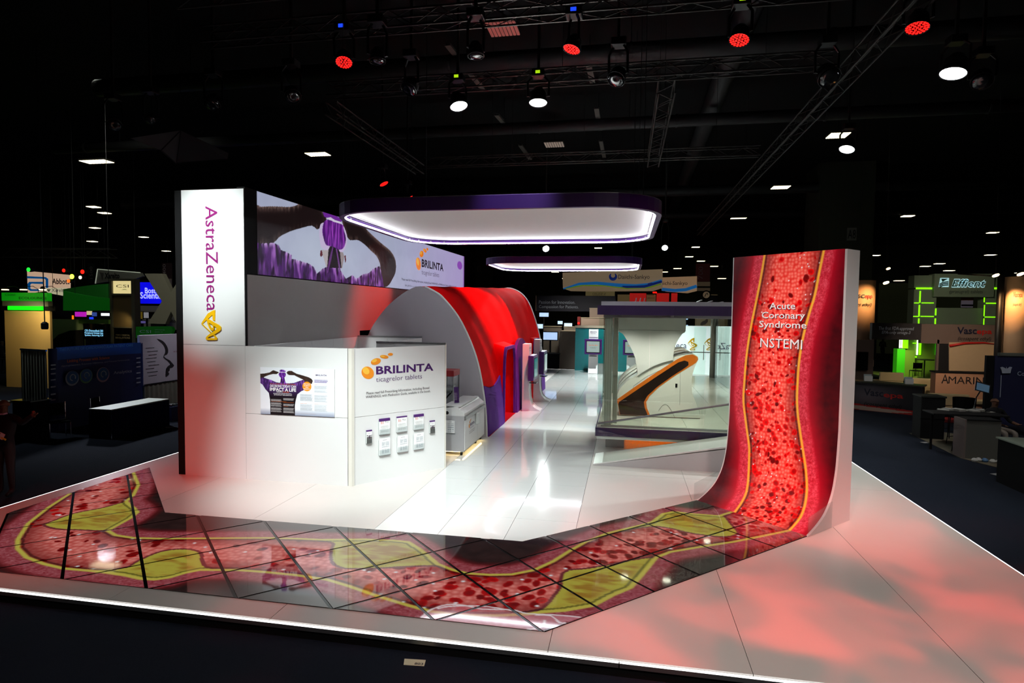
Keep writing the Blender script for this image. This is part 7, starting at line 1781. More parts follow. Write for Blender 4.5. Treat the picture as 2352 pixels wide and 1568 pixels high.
sofa(s1[0], s1[1] + 0.3, -0.15, 1.3, 'cream sofa on the left before the name counter'); sofa(s2[0] + 0.5, s2[1] + 0.1, -0.15, 1.1, 'cream sofa in the middle before the name counter'); sofa(s3[0] - 0.1, s3[1] + 0.3, PI - 0.15, 1.2, 'cream sofa seen from behind beside the black recycling box'); s4 = onz(2036, 905, HALL); sofa(s4[0] + 0.9, s4[1] + 2.2, PI, 1.0, 'cream sofa partly hidden behind the information counter', False)
s5 = onz(2248, 945, HALL); T = thing('coffee_table', 'low cream block table between the sofas', 'table', s5); MB().bb((-0.5, -0.3, 0.30), (0.5, 0.3, 0.40)).build('table_top', sofa_m, T, bevel=0.01); MB().bb((-0.4, -0.22, 0.0), (0.4, 0.22, 0.30)).build('pedestal', mat('peach_panel'), T)
rc = thing('red_carpet_strip', 'red carpet strip in front of the cream sofas', 'carpet', onz(2210, 965, HALL)); q = [onz(x, y, HALL)[:2] for x, y in ((2155, 958), (2330, 960), (2330, 975), (2155, 970))]; MB().prism([tuple(p) for p in q], HALL + 0.001, HALL + 0.012).build('pile', mat('carpet_red', (150, 14, 18), 0.95), rc, world=True); MB().tube((q[3][0], q[3][1], HALL + 0.012), (q[2][0], q[2][1], HALL + 0.012), 0.008, 5).build('edging', mat('carpet_red_edge', (110, 10, 14), 0.9), rc, world=True)
# --- black cabinet pair and beige carpet
bc = thing('black_bin', 'tall black recycling box beside the information counter', 'box', onz(2138, 1008, HALL)); w_ = 0.62
MB().bb((-0.28, -0.02, 0), (0.32, 0.5, 1.15)).build('case', black_matt, bc, bevel=0.02); MB().bb((-0.30, -0.04, 1.15), (0.34, 0.52, 1.20)).build('lid', mat('lid_dark_green', (18, 24, 18), 0.6), bc, bevel=0.01); MB().bb((-0.284, -0.024, 0.55), (0.324, 0.0, 0.57)).build('seam', black_gloss, bc)
bg = thing('beige_carpet', 'beige carpet patch at the edge of the right-hand stand', 'carpet', onz(2150, 1010, HALL)); q = [onz(x, y, HALL)[:2] for x, y in ((2088, 995), (2160, 992), (2300, 1010), (2352, 1060), (2352, 1090), (2205, 1052))]; MB().prism([tuple(p) for p in q], HALL + 0.001, HALL + 0.010).build('pile', mat('carpet_beige', (96, 88, 70), 0.95), bg, world=True); MB().tube((q[0][0], q[0][1], HALL + 0.01), (q[5][0], q[5][1], HALL + 0.01), 0.008, 5).build('edging', mat('carpet_beige_edge', (70, 64, 52), 0.9), bg, world=True)
# --- navy banner with a crown
cb = thing('navy_banner_wall', 'navy banner wall with a white crown emblem', 'banner', onz(2320, 990, HALL)); NYb = 19.6
r = rect(2282, 818, 2400, 960, NYb); slab(cb, 'banner', (r[0], HALL + 0.3, r[2], r[3]), NYb, mat('navy_flat', (18, 22, 62), 0.7), 0.06); slab(cb, 'side_edge', (r[0] - 0.2, HALL, r[0], r[3]), NYb + 0.02, black_matt, 0.1); slab(cb, 'top_bar', (r[0] + 0.1, r[3], r[2], r[3] + 0.09), NYb - 0.02, mat('bar_grey', (96, 98, 90), 0.6), 0.1); legs_to_floor(cb, (r[0], HALL + 0.3, r[2], 0), NYb, black_matt)
crown = [(2302, 857), (2321, 857), (2323, 847), (2325, 843), (2320, 842), (2316, 845), (2313, 847), (2312, 842), (2311, 847), (2307, 844), (2302, 842), (2298, 844), (2300, 848)]
cut(cb, 'crown', crown, NYb - 0.03, ink_pale, 0.02); word(cb, 'Columbia', 2336, 852, 2390, 862, NYb - 0.01, ink_pale, 0.01); a, b = ony(2299, 861, NYb), ony(2299, 912, NYb); MB().bb((a[0] - 0.008, NYb - 0.02, b[2]), (a[0] + 0.008, NYb - 0.005, a[2])).build('rule_line', ink_pale, cb, world=True)
# --- high table, stools, tablet, papers
ht = thing('high_table', 'black high table strewn with papers', 'table', onz(2235, 1040, HALL)); hb = onz(2232, 1035, HALL); hz_ = 0.93
MB().bb((-0.95, -0.05, hz_), (0.75, 0.55, hz_ + 0.04)).build('table_top', black_matt, ht, bevel=0.01)
for sx in (-0.85, 0.65):
    MB().tube((sx, 0.25, 0), (sx, 0.25, hz_), 0.03, 8).build('leg', black_matt, ht)
for k in range(7):
    o_ = thing('paper_stack', 'loose pile of papers on the high table, ' + ('leftmost', 'second from left', 'third from left', 'middle', 'third from right', 'second from right', 'rightmost')[k], 'papers', (hb[0] - 0.55 + 0.17 * k, hb[1] + 0.3 + 0.1 * (k % 2), hz_ + 0.04 + HALL), RNG.uniform(0, 1), 'papers on the high table')
    MB().bb((-0.1, -0.13, 0), (0.1, 0.13, 0.012 + 0.015 * (k % 3))).build('stack', mat('paper_grey', (140, 138, 130), 0.7), o_); MB().box((0.02, 0.01, 0.02 + 0.015 * (k % 3)), (0.18, 0.24, 0.004), Matrix.Rotation(0.3, 3, 'Z')).build('sheet', mat('paper_pale', (176, 176, 170), 0.7), o_)
for x, y, lab in ((2178, 1003, 'left black bar stool at the high table'), (2206, 1022, 'middle black bar stool at the high table'), (2221, 1040, 'right black bar stool at the high table')):
    b0 = onz(x, y, HALL); T = thing('bar_stool', lab, 'stool', b0, 0.4, 'stools at the high table')
    MB().bb((-0.2, -0.2, 0.72), (0.2, 0.2, 0.77)).build('seat', black_fab, T, bevel=0.02)
    for sx in (-1, 1):
        for sy in (-1, 1): MB().tube((sx * 0.17, sy * 0.17, 0.72), (sx * 0.22, sy * 0.22, 0), 0.012, 6).build('leg', black_matt, T)
    for s in (-1, 1): MB().tube((-0.21, s * 0.21, 0.2), (0.21, s * 0.21, 0.2), 0.010, 6).build('footrest', black_matt, T)
th = thing('tub_chair', 'dark round-backed chair behind the high table', 'chair', onz(2213, 975, HALL)); A = [(0.3 * math.cos(t), 0.3 * math.sin(t), 0.45) for t in np.linspace(-0.2, PI + 0.2, 14)]; MB().strip(A, [(p[0] * 1.05, p[1] * 1.05, 0.85) for p in A]).strip([(p[0] * 0.9, p[1] * 0.9, 0.45) for p in A], [(p[0] * 0.95, p[1] * 0.95, 0.85) for p in A]).build('backrest', black_fab, th); MB().lathe([(0, 0.4), (0.3, 0.4), (0.3, 0.47), (0, 0.47)], (0, 0, 0), 16).build('seat', black_fab, th); MB().tube((0, 0, 0), (0, 0, 0.4), 0.04, 8).build('stem', black_matt, th)
tb = thing('tablet_stand', 'tablet screen on a bent metal stand on the high table', 'tablet stand', (hb[0] + 0.22, hb[1] + 0.32, hz_ + 0.04 + HALL)); Rt = Matrix.Rotation(-0.5, 3, 'X') @ Matrix.Rotation(0.3, 3, 'Y')
MB().box((0.12, 0, 0.62), (0.34, 0.02, 0.26), Rt).build('frame', chrome, tb); MB().box((0.12, -0.012, 0.62), (0.28, 0.012, 0.20), Rt).build('screen', mat('tablet_scr', (40, 56, 70), 0.1, emit=(70, 95, 115), es=0.5), tb); MB().path([(0.1, 0.03, 0.55), (0.0, 0.03, 0.35), (-0.05, 0, 0.1), (0, 0, 0.01)], 0.014, 6).build('arm', chrome, tb); MB().lathe([(0, 0), (0.12, 0), (0.12, 0.012), (0, 0.015)], (0, 0, 0), 14).build('base', chrome, tb)
gcab = thing('grey_cabinet', 'grey speckled cabinet in front of the seated person', 'cabinet', onz(2250, 1055, HALL)); c = onz(2250, 1055, HALL)
MB().bb((-0.32, 0, 0.0), (0.42, 0.45, 0.93)).build('body', mat('cabinet_grey', (84, 84, 78), 0.7, grain=0.1, gscale=40), gcab); MB().bb((-0.36, -0.02, 0.0), (-0.32, 0.47, 0.95)).build('side_panel', mat('cabinet_edge', (110, 96, 92), 0.6), gcab); MB().bb((-0.32, -0.02, 0.93), (0.42, 0.47, 0.955)).build('top', black_matt, gcab)
bt = thing('black_counter', 'black draped counter with a pale top beside the grey cabinet', 'counter', onz(2330, 1090, HALL)); q = onz(2293, 1003, 0.78); q2 = onz(2352, 1030, 0.78)
MB().bb((q[0], q[1] - 1.6, HALL), (q[0] + 1.6, q[1], 0.75)).build('drape', black_fab, bt, world=True); MB().bb((q[0] - 0.03, q[1] - 1.63, 0.75), (q[0] + 1.6, q[1] + 0.03, 0.78)).build('counter_top', mat('top_pale_green', (130, 140, 126), 0.6), bt, world=True)
for x, y, lab in ((2270, 1062, 'crumpled white bag of litter on the floor by the grey cabinet'),):
    c = onz(x, y, HALL); T = thing('litter', lab, 'litter', c); 
    for k in range(6):
        mb = MB().lathe([(0, 0), (0.05, 0.01), (0.07, 0.05), (0.04, 0.09), (0, 0.10)], (0, 0, 0), 7).xf(Matrix.Translation((-0.3 + 0.12 * k, RNG.uniform(-0.08, 0.08), 0)) @ Matrix.Rotation(k, 4, 'Z')); mb.build('scrap', mat('paper_pale') if k != 2 else mat('scrap_blue', (70, 110, 150), 0.6), T)
for x, y, lab in ((2126, 1016, 'small white card on the right aisle carpet, farther one'), (2290, 1089, 'small white card on the right aisle carpet, nearer one'), (390, 981, 'small white card on the left aisle carpet by the crate')):
    c = onz(x, y, HALL); T = thing('paper_card', lab, 'card', c, 0.4); MB().bb((-0.11, -0.07, 0.001), (0.11, 0.07, 0.003)).build('card', panel_grey, T); MB().bb((-0.08, -0.005, 0.003), (0.08, 0.0, 0.0034)).build('print_line', lt_black, T)
c = onz(952, 1522, HALL); T = thing('paper_card', 'white floor tag printed 803 on the carpet before the platform', 'card', c); 
q = [onz(x, y, HALL)[:2] - c[:2] for x, y in ((929, 1513), (978, 1516), (974, 1530), (927, 1527))]
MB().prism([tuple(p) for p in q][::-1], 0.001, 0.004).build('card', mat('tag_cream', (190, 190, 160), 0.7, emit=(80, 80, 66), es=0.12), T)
dr_ = (q[1] - q[0]); dr_ = dr_ / np.linalg.norm(dr_); du_ = np.array([-dr_[1], dr_[0]])
o_ = c[:2] + q[3] + dr_ * 0.10 + du_ * 0.012
lettering('803', (o_[0], o_[1], HALL + 0.003), (dr_[0], dr_[1], 0), (du_[0], du_[1], 0), 0.035, lt_black, T, width=0.085, bold=0.02, gap=0.003)
spot(ony(2250, 640, 15), onz(2230, 1000, 0.3), 70, (0.9, 0.92, 1.0), 80, 0.9, 0.3)  # weak spot added over the high table

# ================================================================ hall beyond the far end of the stand
DY = 46.0
ds = thing('hanging_sign', 'wide cream hanging sign with a blue and green wave over the far aisle', 'hanging sign', ony(1405, 668, DY))
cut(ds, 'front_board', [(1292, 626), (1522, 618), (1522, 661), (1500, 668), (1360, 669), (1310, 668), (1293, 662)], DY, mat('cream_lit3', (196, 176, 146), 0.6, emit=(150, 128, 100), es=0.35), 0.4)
wave = mat('wave_navy', (20, 40, 110), 0.5, emit=(20, 40, 110), es=0.4); wave2 = mat('wave_green', (120, 160, 30), 0.5, emit=(110, 140, 30), es=0.4); wave3 = mat('wave_blue', (30, 110, 180), 0.5, emit=(30, 110, 180), es=0.4)  # glow put into the wave colours to keep them from going dark
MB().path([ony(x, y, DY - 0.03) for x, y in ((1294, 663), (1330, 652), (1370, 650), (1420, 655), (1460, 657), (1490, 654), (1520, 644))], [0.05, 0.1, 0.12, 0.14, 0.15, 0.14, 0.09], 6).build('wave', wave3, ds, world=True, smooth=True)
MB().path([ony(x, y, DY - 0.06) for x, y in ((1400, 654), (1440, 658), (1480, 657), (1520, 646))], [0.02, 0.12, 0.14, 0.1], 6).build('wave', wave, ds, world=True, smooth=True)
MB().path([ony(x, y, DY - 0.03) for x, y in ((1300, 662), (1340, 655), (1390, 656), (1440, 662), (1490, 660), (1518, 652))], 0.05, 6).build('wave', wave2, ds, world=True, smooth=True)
ink_dv = mat('ink_deep_violet', (46, 40, 84), 0.5)
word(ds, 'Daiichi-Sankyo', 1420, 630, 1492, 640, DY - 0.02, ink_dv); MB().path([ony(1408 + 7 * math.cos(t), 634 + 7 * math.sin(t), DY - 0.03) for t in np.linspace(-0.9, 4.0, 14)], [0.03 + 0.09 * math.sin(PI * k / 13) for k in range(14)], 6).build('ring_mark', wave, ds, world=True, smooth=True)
hang(ds, float(ony(1320, 626, DY)[0]), float(ony(1320, 626, DY)[2]), DY + 0.1); hang(ds, float(ony(1500, 620, DY)[0]), float(ony(1500, 620, DY)[2]), DY + 0.1)
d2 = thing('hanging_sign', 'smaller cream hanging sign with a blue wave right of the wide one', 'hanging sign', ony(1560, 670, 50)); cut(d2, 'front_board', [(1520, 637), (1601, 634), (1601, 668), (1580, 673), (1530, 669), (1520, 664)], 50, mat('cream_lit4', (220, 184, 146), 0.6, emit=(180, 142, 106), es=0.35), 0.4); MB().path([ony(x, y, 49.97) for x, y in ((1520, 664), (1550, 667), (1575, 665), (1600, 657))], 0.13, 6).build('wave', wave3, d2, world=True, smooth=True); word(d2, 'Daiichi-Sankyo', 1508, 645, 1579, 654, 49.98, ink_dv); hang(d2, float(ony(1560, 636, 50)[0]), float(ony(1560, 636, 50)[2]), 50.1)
nb = thing('navy_fascia', 'navy fascia board with two lines of pale words beyond the aisle', 'sign', onz(1320, 800, HALL)); NY = 43.0
r = rect(1232, 679, 1414, 715, NY); slab(nb, 'board', r, NY, mat('navy_board', (12, 14, 36), 0.6), 0.2); slab(nb, 'end_strip', (r[0] - 0.06, r[1], r[0], r[3]), NY - 0.02, mat('strip_tan', (140, 112, 90), 0.6), 0.2); word(nb, 'Passion for Innovation.', 1238, 689, 1321, 697, NY - 0.01, ink_pale); word(nb, 'Compassion for Patients.', 1238, 700, 1329, 707, NY - 0.01, ink_pale); legs_to_floor(nb, r, NY + 0.05, black_matt)
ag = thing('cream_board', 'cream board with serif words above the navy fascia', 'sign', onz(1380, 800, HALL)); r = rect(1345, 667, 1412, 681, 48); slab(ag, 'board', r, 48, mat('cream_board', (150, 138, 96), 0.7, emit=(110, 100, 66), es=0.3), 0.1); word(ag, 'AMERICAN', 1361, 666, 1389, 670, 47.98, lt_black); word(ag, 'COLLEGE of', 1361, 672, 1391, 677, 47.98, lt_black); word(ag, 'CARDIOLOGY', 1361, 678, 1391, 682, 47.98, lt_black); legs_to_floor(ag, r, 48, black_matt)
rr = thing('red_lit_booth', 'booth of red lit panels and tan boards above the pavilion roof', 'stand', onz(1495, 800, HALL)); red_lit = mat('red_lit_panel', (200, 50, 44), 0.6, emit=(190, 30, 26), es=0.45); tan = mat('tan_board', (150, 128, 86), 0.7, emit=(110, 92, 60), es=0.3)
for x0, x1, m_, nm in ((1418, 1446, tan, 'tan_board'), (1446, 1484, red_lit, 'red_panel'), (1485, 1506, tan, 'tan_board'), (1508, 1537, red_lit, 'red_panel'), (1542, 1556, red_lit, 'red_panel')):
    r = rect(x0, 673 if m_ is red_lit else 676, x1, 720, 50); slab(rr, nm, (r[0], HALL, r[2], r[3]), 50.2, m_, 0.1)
word(rr, 'COLLEGE', 1487, 676, 1502, 679, 50.18, lt_black); word(rr, 'CARDIOLOGY', 1486, 682, 1504, 686, 50.18, lt_black); c = ony(1504, 673, 49.8); MB().lathe([(0, 0), (0.16, 0), (0.16, 0.1), (0, 0.12)], tuple(c), 12).build('red_beacon', mat('beacon', (255, 20, 10), 0.5, emit=(255, 20, 10), es=2), rr, world=True)
for x, y, rx_, Y, lab in ((1174, 677, 10, 44, 'round pale emblem sign behind the tunnel top'), (1622, 677, 10, 52, 'round pale emblem sign right of the red lit booth')):
    c = ony(x, y, Y); T = thing('round_emblem', lab, 'sign', (c[0], Y, HALL)); R = rx_ / F * Y * 1.0
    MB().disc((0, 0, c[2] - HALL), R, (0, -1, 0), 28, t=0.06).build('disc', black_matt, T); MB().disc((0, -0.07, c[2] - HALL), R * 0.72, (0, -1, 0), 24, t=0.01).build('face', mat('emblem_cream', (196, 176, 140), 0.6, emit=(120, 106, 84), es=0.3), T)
    MB().path([(R * 0.3 * math.cos(t), -0.09, c[2] - HALL + R * 0.4 * math.sin(t * 1.5)) for t in np.linspace(0, 5, 12)], 0.03, 5).build('figure', lt_black, T); MB().tube((0, 0.06, 0), (0, 0.06, c[2] - HALL - R * 0.8), 0.05, 8).build('pole', rig_black, T)
    MB().bb((R * 0.5, 0.05, c[2] - HALL - R * 2.2), (R * 2.4, 0.12, c[2] - HALL - R * 0.0)).build('navy_board', mat('navy_board'), T); MB().bb((R * 0.5, 0.04, c[2] - HALL - R * 0.05), (R * 2.4, 0.05, c[2] - HALL + 0.03)).build('board_edge', tan, T)
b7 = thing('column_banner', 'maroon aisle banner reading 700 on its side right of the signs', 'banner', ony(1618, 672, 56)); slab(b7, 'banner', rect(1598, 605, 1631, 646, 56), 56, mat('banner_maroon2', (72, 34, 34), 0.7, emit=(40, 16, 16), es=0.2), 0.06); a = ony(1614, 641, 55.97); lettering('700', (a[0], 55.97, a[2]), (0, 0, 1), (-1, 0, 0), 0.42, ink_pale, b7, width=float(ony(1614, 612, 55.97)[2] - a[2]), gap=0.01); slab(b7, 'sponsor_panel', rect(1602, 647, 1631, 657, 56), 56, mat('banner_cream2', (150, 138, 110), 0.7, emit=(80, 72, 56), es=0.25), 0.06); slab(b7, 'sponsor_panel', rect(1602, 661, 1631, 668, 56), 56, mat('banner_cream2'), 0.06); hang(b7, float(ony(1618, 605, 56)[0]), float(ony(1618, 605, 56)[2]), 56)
b8 = thing('column_banner', 'dim aisle banner with pale panels hanging under the far canopy', 'banner', ony(1191, 662, 58)); slab(b8, 'sponsor_panel', rect(1177, 642, 1206, 652, 58), 58, mat('banner_dim', (70, 70, 60), 0.7), 0.06); slab(b8, 'sponsor_panel', rect(1177, 656, 1206, 662, 58), 58, mat('banner_dim'), 0.06); slab(b8, 'banner', rect(1179, 625, 1204, 641, 58), 58, mat('banner_dark3', (30, 36, 34), 0.7), 0.06); hang(b8, float(ony(1191, 625, 58)[0]), float(ony(1191, 625, 58)[2]), 58)
# grey-brown counters with screens beyond the aisle end
gb = mat('counter_greybrown', (112, 104, 92), 0.7, grain=0.03); gb2 = mat('counter_tan', (140, 122, 108), 0.7)
scr_b = mat('screen_bluewhite', (190, 215, 250), 0.4, emit=(176, 208, 250), es=0.9)
def far_screen(x0, y0, x1, y1, Y, lab, m_=None):
    r = rect(x0, y0, x1, y1, Y); T = thing('monitor', lab, 'screen', ((r[0] + r[2]) / 2, Y, HALL), 0, 'monitors of the stands beyond'); slab(T, 'case', (r[0] - 0.05, r[1] - 0.05, r[2] + 0.05, r[3] + 0.05), Y, black_matt, 0.07); slab(T, 'screen', r, Y - 0.01, m_ or scr_b, 0.01); MB().bb(((r[0] + r[2]) / 2 - 0.05, Y + 0.02, HALL), ((r[0] + r[2]) / 2 + 0.05, Y + 0.06, r[1] - 0.04)).build('pole', black_matt, T, world=True)
far_screen(1248, 763, 1280, 780, 36.5, 'large pale blue monitor left of the grey counters'); far_screen(1229, 744, 1247, 754, 39, 'pale monitor partly behind the tunnel edge'); far_screen(1239, 718, 1260, 727, 42, 'bright monitor under the navy fascia'); far_screen(1281, 737, 1292, 744, 41, 'small blue monitor in the middle beyond'); far_screen(1296, 742, 1314, 749, 40, 'white monitor above the grey counter'); far_screen(1576, 728, 1580, 734, 38, 'tiny blue screen right of the flared column, upper'); far_screen(1576, 746, 1580, 756, 38, 'tiny blue screen right of the flared column, lower')
def counter_blk(x0, y0, x1, y1, Y, m_, lab, d=0.6):
    r = rect(x0, y0, x1, y1, Y); T = thing('stand_counter', lab, 'counter', ((r[0] + r[2]) / 2, Y, HALL)); MB().bb((r[0], Y, HALL), (r[2], Y + d, r[3] - 0.04)).build('body', m_, T, world=True); MB().bb((r[0] - 0.02, Y - 0.02, r[3] - 0.04), (r[2] + 0.02, Y + d + 0.02, r[3])).build('top', mat('counter_cap', (150, 138, 116), 0.6), T, world=True); return T
counter_blk(1248, 749, 1287, 850, 37.2, gb, 'tall grey pillar cabinet holding the large pale monitor'); counter_blk(1285, 760, 1330, 850, 36.0, gb, 'grey counter wall left of the teal wall', 1.2); counter_blk(1334, 729, 1390, 800, 38.0, gb2, 'tan boxed partition above the teal wall'); counter_blk(1354, 707, 1392, 735, 41.0, gb2, 'tan partition under the pavilion roof corner'); counter_blk(1295, 750, 1336, 800, 38.5, gb, 'long grey counter behind the counter wall')
dt = thing('dark_bench', 'black draped bench beyond the end of the tunnel', 'bench', onz(1255, 848, HALL)); a, b = onz(1250, 848, HALL), onz(1278, 845, HALL); MB().bb((a[0] - 0.4, a[1], HALL), (b[0] + 0.2, a[1] + 1.2, 0.75)).build('drape', black_fab, dt, world=True); MB().bb((a[0] - 0.45, a[1] - 0.05, 0.75), (b[0] + 0.3, a[1] + 1.25, 0.79)).build('bench_top', black_matt, dt, world=True)
rdp = thing('red_post', 'slim red illuminated post beyond the counters', 'post', onz(1328, 800, HALL)); r = rect(1326, 727, 1333, 748, 40); slab(rdp, 'post', (r[0], HALL, r[2], r[3]), 40, mat('post_red', (110, 14, 14), 0.6), 0.15); c = ony(1329, 742, 39.98); MB().disc((c[0], 39.98, c[2]), 0.07, (0, -1, 0), 10, t=0.02).build('red_dot', mat('beacon'), rdp, world=True)
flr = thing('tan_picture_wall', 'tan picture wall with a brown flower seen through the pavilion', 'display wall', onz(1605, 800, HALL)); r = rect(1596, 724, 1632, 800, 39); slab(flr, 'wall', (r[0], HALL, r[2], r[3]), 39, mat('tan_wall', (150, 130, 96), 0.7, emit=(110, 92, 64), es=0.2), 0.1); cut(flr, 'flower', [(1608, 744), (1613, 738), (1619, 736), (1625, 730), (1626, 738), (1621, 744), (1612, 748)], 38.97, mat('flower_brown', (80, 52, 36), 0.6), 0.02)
spot((-3, 36, 6), (-3.0, 40, 1), 1500, (1.0, 0.93, 0.82), 90, 0.9, 0.4)  # added to brighten the far counters, no lamp built
# ================================================================ people
def figure(label, loc, rotz, J, E_, col, group=None, parts=None):
    """one continuous body grown over a skeleton; J joint -> (x, y, z, radius), E_ pairs of joints, col joint -> sRGB"""
    names = list(J); me = bpy.data.meshes.new('person'); ob = bpy.data.objects.new('person', me)
    me.from_pydata([J[n][:3] for n in names], [(names.index(a), names.index(b)) for a, b in E_], [])
    COL.objects.link(ob)
    md = ob.modifiers.new('skin', 'SKIN'); md.use_smooth_shade = True
    sl = me.skin_vertices[0].data
    for i, n in enumerate(names):
        sl[i].radius = (J[n][3], J[n][3] * (0.75 if n in ('chest', 'pelvis', 'belly') else 1.0)); sl[i].use_root = (n == 'pelvis')
    sb = ob.modifiers.new('sub', 'SUBSURF'); sb.levels = 1; sb.render_levels = 1
    dg_ = bpy.context.evaluated_depsgraph_get(); ev = ob.evaluated_get(dg_)
    nm = bpy.data.meshes.new_from_object(ev); 
    ob.modifiers.clear(); ob.data = nm; bpy.data.meshes.remove(me)
    n = len(nm.vertices); co = np.empty(n * 3, np.float32); nm.vertices.foreach_get('co', co); co = co.reshape(-1, 3)
    best = np.full(n, 9e9); cc = np.zeros((n, 3))
    for a, b in E_:
        A, B = np.array(J[a][:3]), np.array(J[b][:3]); v = B - A; t = np.clip(((co - A) @ v) / (v @ v + 1e-9), 0, 1); d = np.linalg.norm(co - A - t[:, None] * v, axis=1) - (J[a][3] * (1 - t) + J[b][3] * t)
        m_ = d < best; best[m_] = d[m_]; use_b = t > 0.5
        ca, cb_ = np.array(col.get(a, col['*']), float), np.array(col.get(b, col['*']), float)
        cc[m_] = np.where(use_b[m_][:, None], cb_, ca)
    put_picture(nm, lin(cc)); nm.materials.clear(); nm.materials.append(printed('person_cloth_skin', 0.8, 0.0, 0.2))
    ob.location = [float(k) for k in loc]; ob.rotation_euler = (0, 0, rotz); MW[ob] = Matrix.Translation(ob.location) @ Matrix.Rotation(rotz, 4, 'Z')
    tag(ob, label, 'person', group, 'thing')
    return ob
def hand(J, E_, pre, wrist, palm_dir, up, r_=0.012, point=False):
    """palm and five unequal fingers; palm_dir points along the forearm"""
    d = np.array(palm_dir, float); d /= np.linalg.norm(d); u = np.array(up, float); u -= d * (u @ d); u /= np.linalg.norm(u); s = np.cross(d, u); w_ = np.array(J[wrist][:3])
    J[pre + 'palm'] = tuple(w_ + d * 0.06) + (0.032,); E_.append((wrist, pre + 'palm'))
    for k, (off, ln) in enumerate(((-0.028, 0.075), (-0.009, 0.085), (0.010, 0.08), (0.028, 0.06))):
        base = w_ + d * 0.095 + u * off; curl = 0.0 if (point and k == 0) else (0.055 if point else 0.025)
        J[f'{pre}k{k}'] = tuple(base) + (r_,); J[f'{pre}m{k}'] = tuple(base + d * ln * (0.55 if curl < 0.05 else 0.35) + s * curl * 0.5) + (r_ * 0.95,); J[f'{pre}t{k}'] = tuple(base + d * ln * (1.0 if curl < 0.05 else 0.2) + s * curl) + (r_ * 0.8,)
        E_ += [(pre + 'palm', f'{pre}k{k}'), (f'{pre}k{k}', f'{pre}m{k}'), (f'{pre}m{k}', f'{pre}t{k}')]
    tb0 = w_ + d * 0.035 - u * 0.035
    J[pre + 'th0'] = tuple(tb0) + (0.014,); J[pre + 'th1'] = tuple(tb0 + d * 0.045 - u * 0.03 + s * 0.01) + (0.011,); E_ += [(pre + 'palm', pre + 'th0'), (pre + 'th0', pre + 'th1')]
def stand_joints(h=1.75):
    k = h / 1.75
    J = {'pelvis': (0, 0, 0.94, 0.135), 'belly': (0, 0, 1.10, 0.13), 'chest': (0, 0.01, 1.33, 0.15), 'neckb': (0, 0.01, 1.47, 0.07), 'neck': (0, 0, 1.53, 0.055), 'jaw': (0, -0.02, 1.58, 0.066), 'head': (0, 0.0, 1.655, 0.092), 'crown': (0, 0.012, 1.70, 0.074), 'top': (0, 0.012, 1.735, 0.034), 'nose': (0, -0.098, 1.635, 0.014), 'chin': (0, -0.065, 1.57, 0.030),
         'earL': (-0.092, 0.01, 1.64, 0.014), 'earR': (0.092, 0.01, 1.64, 0.014)}
    E_ = [('pelvis', 'belly'), ('belly', 'chest'), ('chest', 'neckb'), ('neckb', 'neck'), ('neck', 'jaw'), ('jaw', 'head'), ('head', 'crown'), ('crown', 'top'), ('head', 'nose'), ('jaw', 'chin'), ('head', 'earL'), ('head', 'earR')]
    for s, n in ((-1, 'L'), (1, 'R')):
        J.update({'sh' + n: (s * 0.19, 0.01, 1.43, 0.068), 'el' + n: (s * 0.25, 0.03, 1.14, 0.048), 'wr' + n: (s * 0.25, -0.06, 0.90, 0.034), 'hip' + n: (s * 0.09, 0, 0.90, 0.098), 'kn' + n: (s * 0.10, -0.01, 0.50, 0.066), 'an' + n: (s * 0.10, 0.02, 0.09, 0.046), 'toe' + n: (s * 0.12, -0.16, 0.04, 0.038)})
        E_ += [('chest', 'sh' + n), ('sh' + n, 'el' + n), ('el' + n, 'wr' + n), ('pelvis', 'hip' + n), ('hip' + n, 'kn' + n), ('kn' + n, 'an' + n), ('an' + n, 'toe' + n)]
    return J, E_
DKSKIN = (92, 58, 44)
def cols(top, legs, skin, hair, shoe=(20, 18, 18)):
    c = {'*': skin}
    for n in ('belly', 'chest', 'neckb', 'shL', 'shR', 'elL', 'elR', 'pelvis'): c[n] = top
    for n in ('hipL', 'hipR', 'knL', 'knR'): c[n] = legs
    for n in ('anL', 'anR', 'toeL', 'toeR'): c[n] = shoe
    c['anL'] = c['anR'] = legs
    c['crown'] = c['top'] = hair
    return c
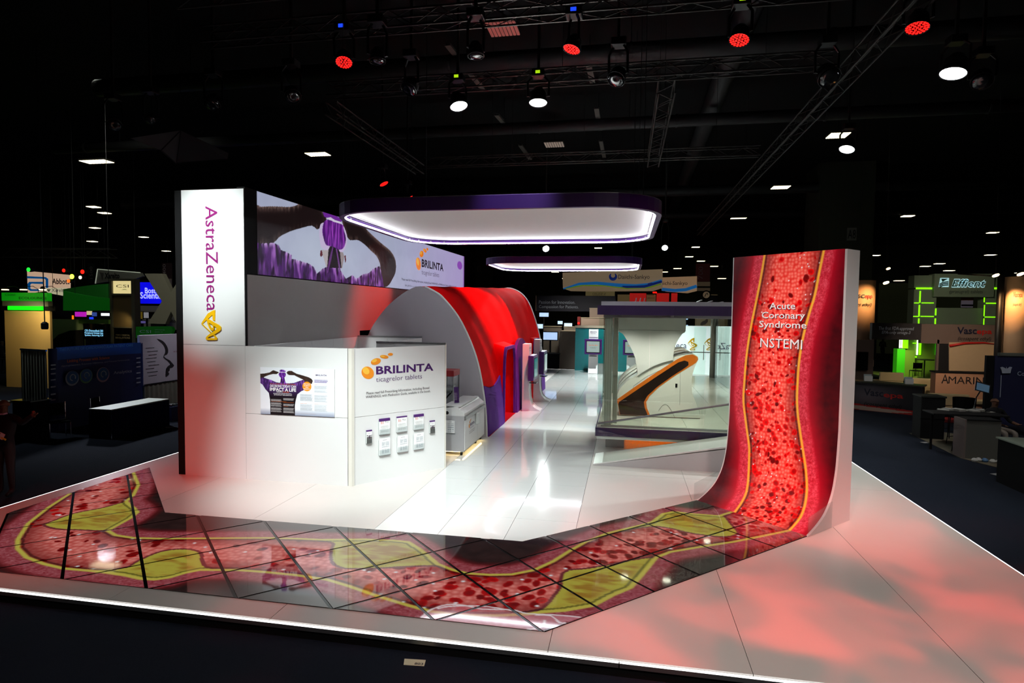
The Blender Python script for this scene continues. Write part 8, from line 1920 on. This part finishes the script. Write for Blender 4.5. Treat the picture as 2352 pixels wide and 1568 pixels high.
# man pointing at the left edge
J, E_ = stand_joints()
J['shR'] = (0.19, -0.02, 1.42, 0.07); J['elR'] = (0.44, -0.18, 1.34, 0.054); J['wrR'] = (0.68, -0.28, 1.50, 0.038)
hand(J, E_, 'R', 'wrR', (0.75, -0.35, 0.45), (0, 0, 1), 0.013, True); J['wrL'] = (-0.12, -0.22, 1.02, 0.036); hand(J, E_, 'L', 'wrL', (0.6, -0.5, 0.1), (0, 0, 1), 0.012)
J['chest'] = (0, 0.0, 1.32, 0.18); J['belly'] = (0, -0.03, 1.10, 0.165)
b0 = onz(14, 1138, HALL)
cman = cols((18, 18, 22), (44, 38, 40), DKSKIN, DKSKIN); cman['wrL'] = cman['wrR'] = (18, 18, 22)
pm = figure('person in a black jacket pointing past the black plinth', b0, 0.25, J, E_, cman)
MB().box((0.10, -0.20, 1.12), (0.09, 0.006, 0.11), Matrix.Rotation(0.5, 3, 'Y')).build('name_badge', mat('badge_white', (200, 196, 200), 0.6), pm); MB().box((0.135, -0.20, 1.075), (0.09, 0.007, 0.03), Matrix.Rotation(0.5, 3, 'Y')).build('badge_strip', mat('badge_yellow', (190, 160, 20), 0.6), pm); MB().path([(-0.05, -0.06, 1.47), (-0.03, -0.17, 1.38), (0.04, -0.20, 1.25), (0.09, -0.205, 1.16)], 0.010, 6).build('lanyard', mat('lanyard_tan', (130, 110, 90), 0.7), pm); MB().path([(-0.07, -0.02, 1.49), (-0.03, -0.075, 1.485), (0.04, -0.07, 1.485), (0.07, -0.01, 1.49)], 0.016, 6).build('shirt_collar', mat('collar_pink', (190, 150, 165), 0.7), pm)
# person seated at the lounge
def seated(J):
    for n, s in (('L', -1), ('R', 1)):
        J['hip' + n] = (s * 0.10, -0.04, 0.50, 0.10); J['kn' + n] = (s * 0.14, -0.48, 0.50, 0.068); J['an' + n] = (s * 0.14, -0.46, 0.10, 0.046); J['toe' + n] = (s * 0.15, -0.62, 0.04, 0.038)
    for n in list(J):
        if n[:3] not in ('hip', 'knL', 'knR', 'anL', 'anR', 'toe'): x, y, z, r_ = J[n]; J[n] = (x, y, z - 0.42, r_)
    return J
J, E_ = stand_joints(); J = seated(J); 
for n, s in (('L', -1), ('R', 1)): J['el' + n] = (s * 0.33, -0.12, 0.80, 0.05); J['wr' + n] = (s * 0.40, -0.30, 0.72, 0.036); hand(J, E_, n, 'wr' + n, (s * 0.3, -0.9, 0), (s, 0, 0))
c = onz(34, 850, HALL); figure('person in dark clothes sitting with back turned at the lounge table', (c[0] - 0.1, c[1] - 0.55, HALL + 0.28), PI, J, E_, cols((16, 16, 18), (20, 20, 24), (60, 44, 34), (24, 18, 16)))
T = thing('bar_stool', 'stool under the person at the lounge table', 'stool', (c[0] - 0.1, c[1] - 0.55, HALL)); MB().lathe([(0, 0.60), (0.2, 0.60), (0.2, 0.66), (0, 0.66)], (0, 0, 0), 14).build('seat', black_matt, T)
for s in range(4): MB().tube((0.12 * math.cos(s * PI / 2 + .8), 0.12 * math.sin(s * PI / 2 + .8), 0.60), (0.22 * math.cos(s * PI / 2 + .8), 0.22 * math.sin(s * PI / 2 + .8), 0), 0.014, 6).build('leg', black_matt, T)
# person seated behind the grey cabinet at the right
J, E_ = stand_joints(1.7)
J['chest'] = (0, 0, 1.32, 0.17); J['belly'] = (0, 0, 1.1, 0.16); J = seated(J)
for n, s in (('L', -1), ('R', 1)): J['el' + n] = (s * 0.33, -0.12, 0.72, 0.052); J['wr' + n] = (s * 0.24, -0.40, 0.70, 0.036); hand(J, E_, n, 'wr' + n, (-s * 0.3, -0.9, 0.0), (s, 0, 0.2))
c = onz(2262, 1050, HALL); pc_ = (c[0] + 0.72, c[1] + 1.05)
figure('person in a black top sitting behind the grey cabinet', (pc_[0], pc_[1], HALL + 0.02), 0.3, J, E_, cols((14, 14, 16), (120, 112, 104), (96, 66, 50), (18, 14, 14)))
folding_chair(pc_[0] - 0.02, pc_[1] + 0.06, 0.3, 'black chair under the person behind the grey cabinet')
# person walking in the far green bay
J, E_ = stand_joints(); J['knL'] = (-0.10, -0.12, 0.50, 0.066); J['anR'] = (0.10, 0.12, 0.10, 0.046); J['toeR'] = (0.11, -0.04, 0.05, 0.038); J['wrR'] = (0.12, -0.22, 1.12, 0.034); J['wrL'] = (-0.12, -0.22, 1.12, 0.034)
for n, s in (('L', -1), ('R', 1)): hand(J, E_, n, 'wr' + n, (-s * 0.6, -0.5, 0.1), (0, 0, 1))
cw_ = cols((14, 14, 16), (18, 18, 20), (70, 50, 40), (14, 12, 12)); cw_['chest'] = (120, 130, 90)
figure('person in a pale vest walking in the lime lit bay', onz(2026, 829, HALL), 0.3, J, E_, cw_)
# person inside the red tunnel
J, E_ = stand_joints()
for n, s in (('L', -1), ('R', 1)): hand(J, E_, n, 'wr' + n, (0, -0.2, -1), (0, 1, 0))
figure('person in a dark top standing inside the red tunnel doorway', (-4.75, 21.9, 0.012), 0.6, J, E_, cols((16, 14, 16), (96, 20, 26), (90, 60, 48), (18, 14, 14)))  # red tunnel light is put into the trouser colour
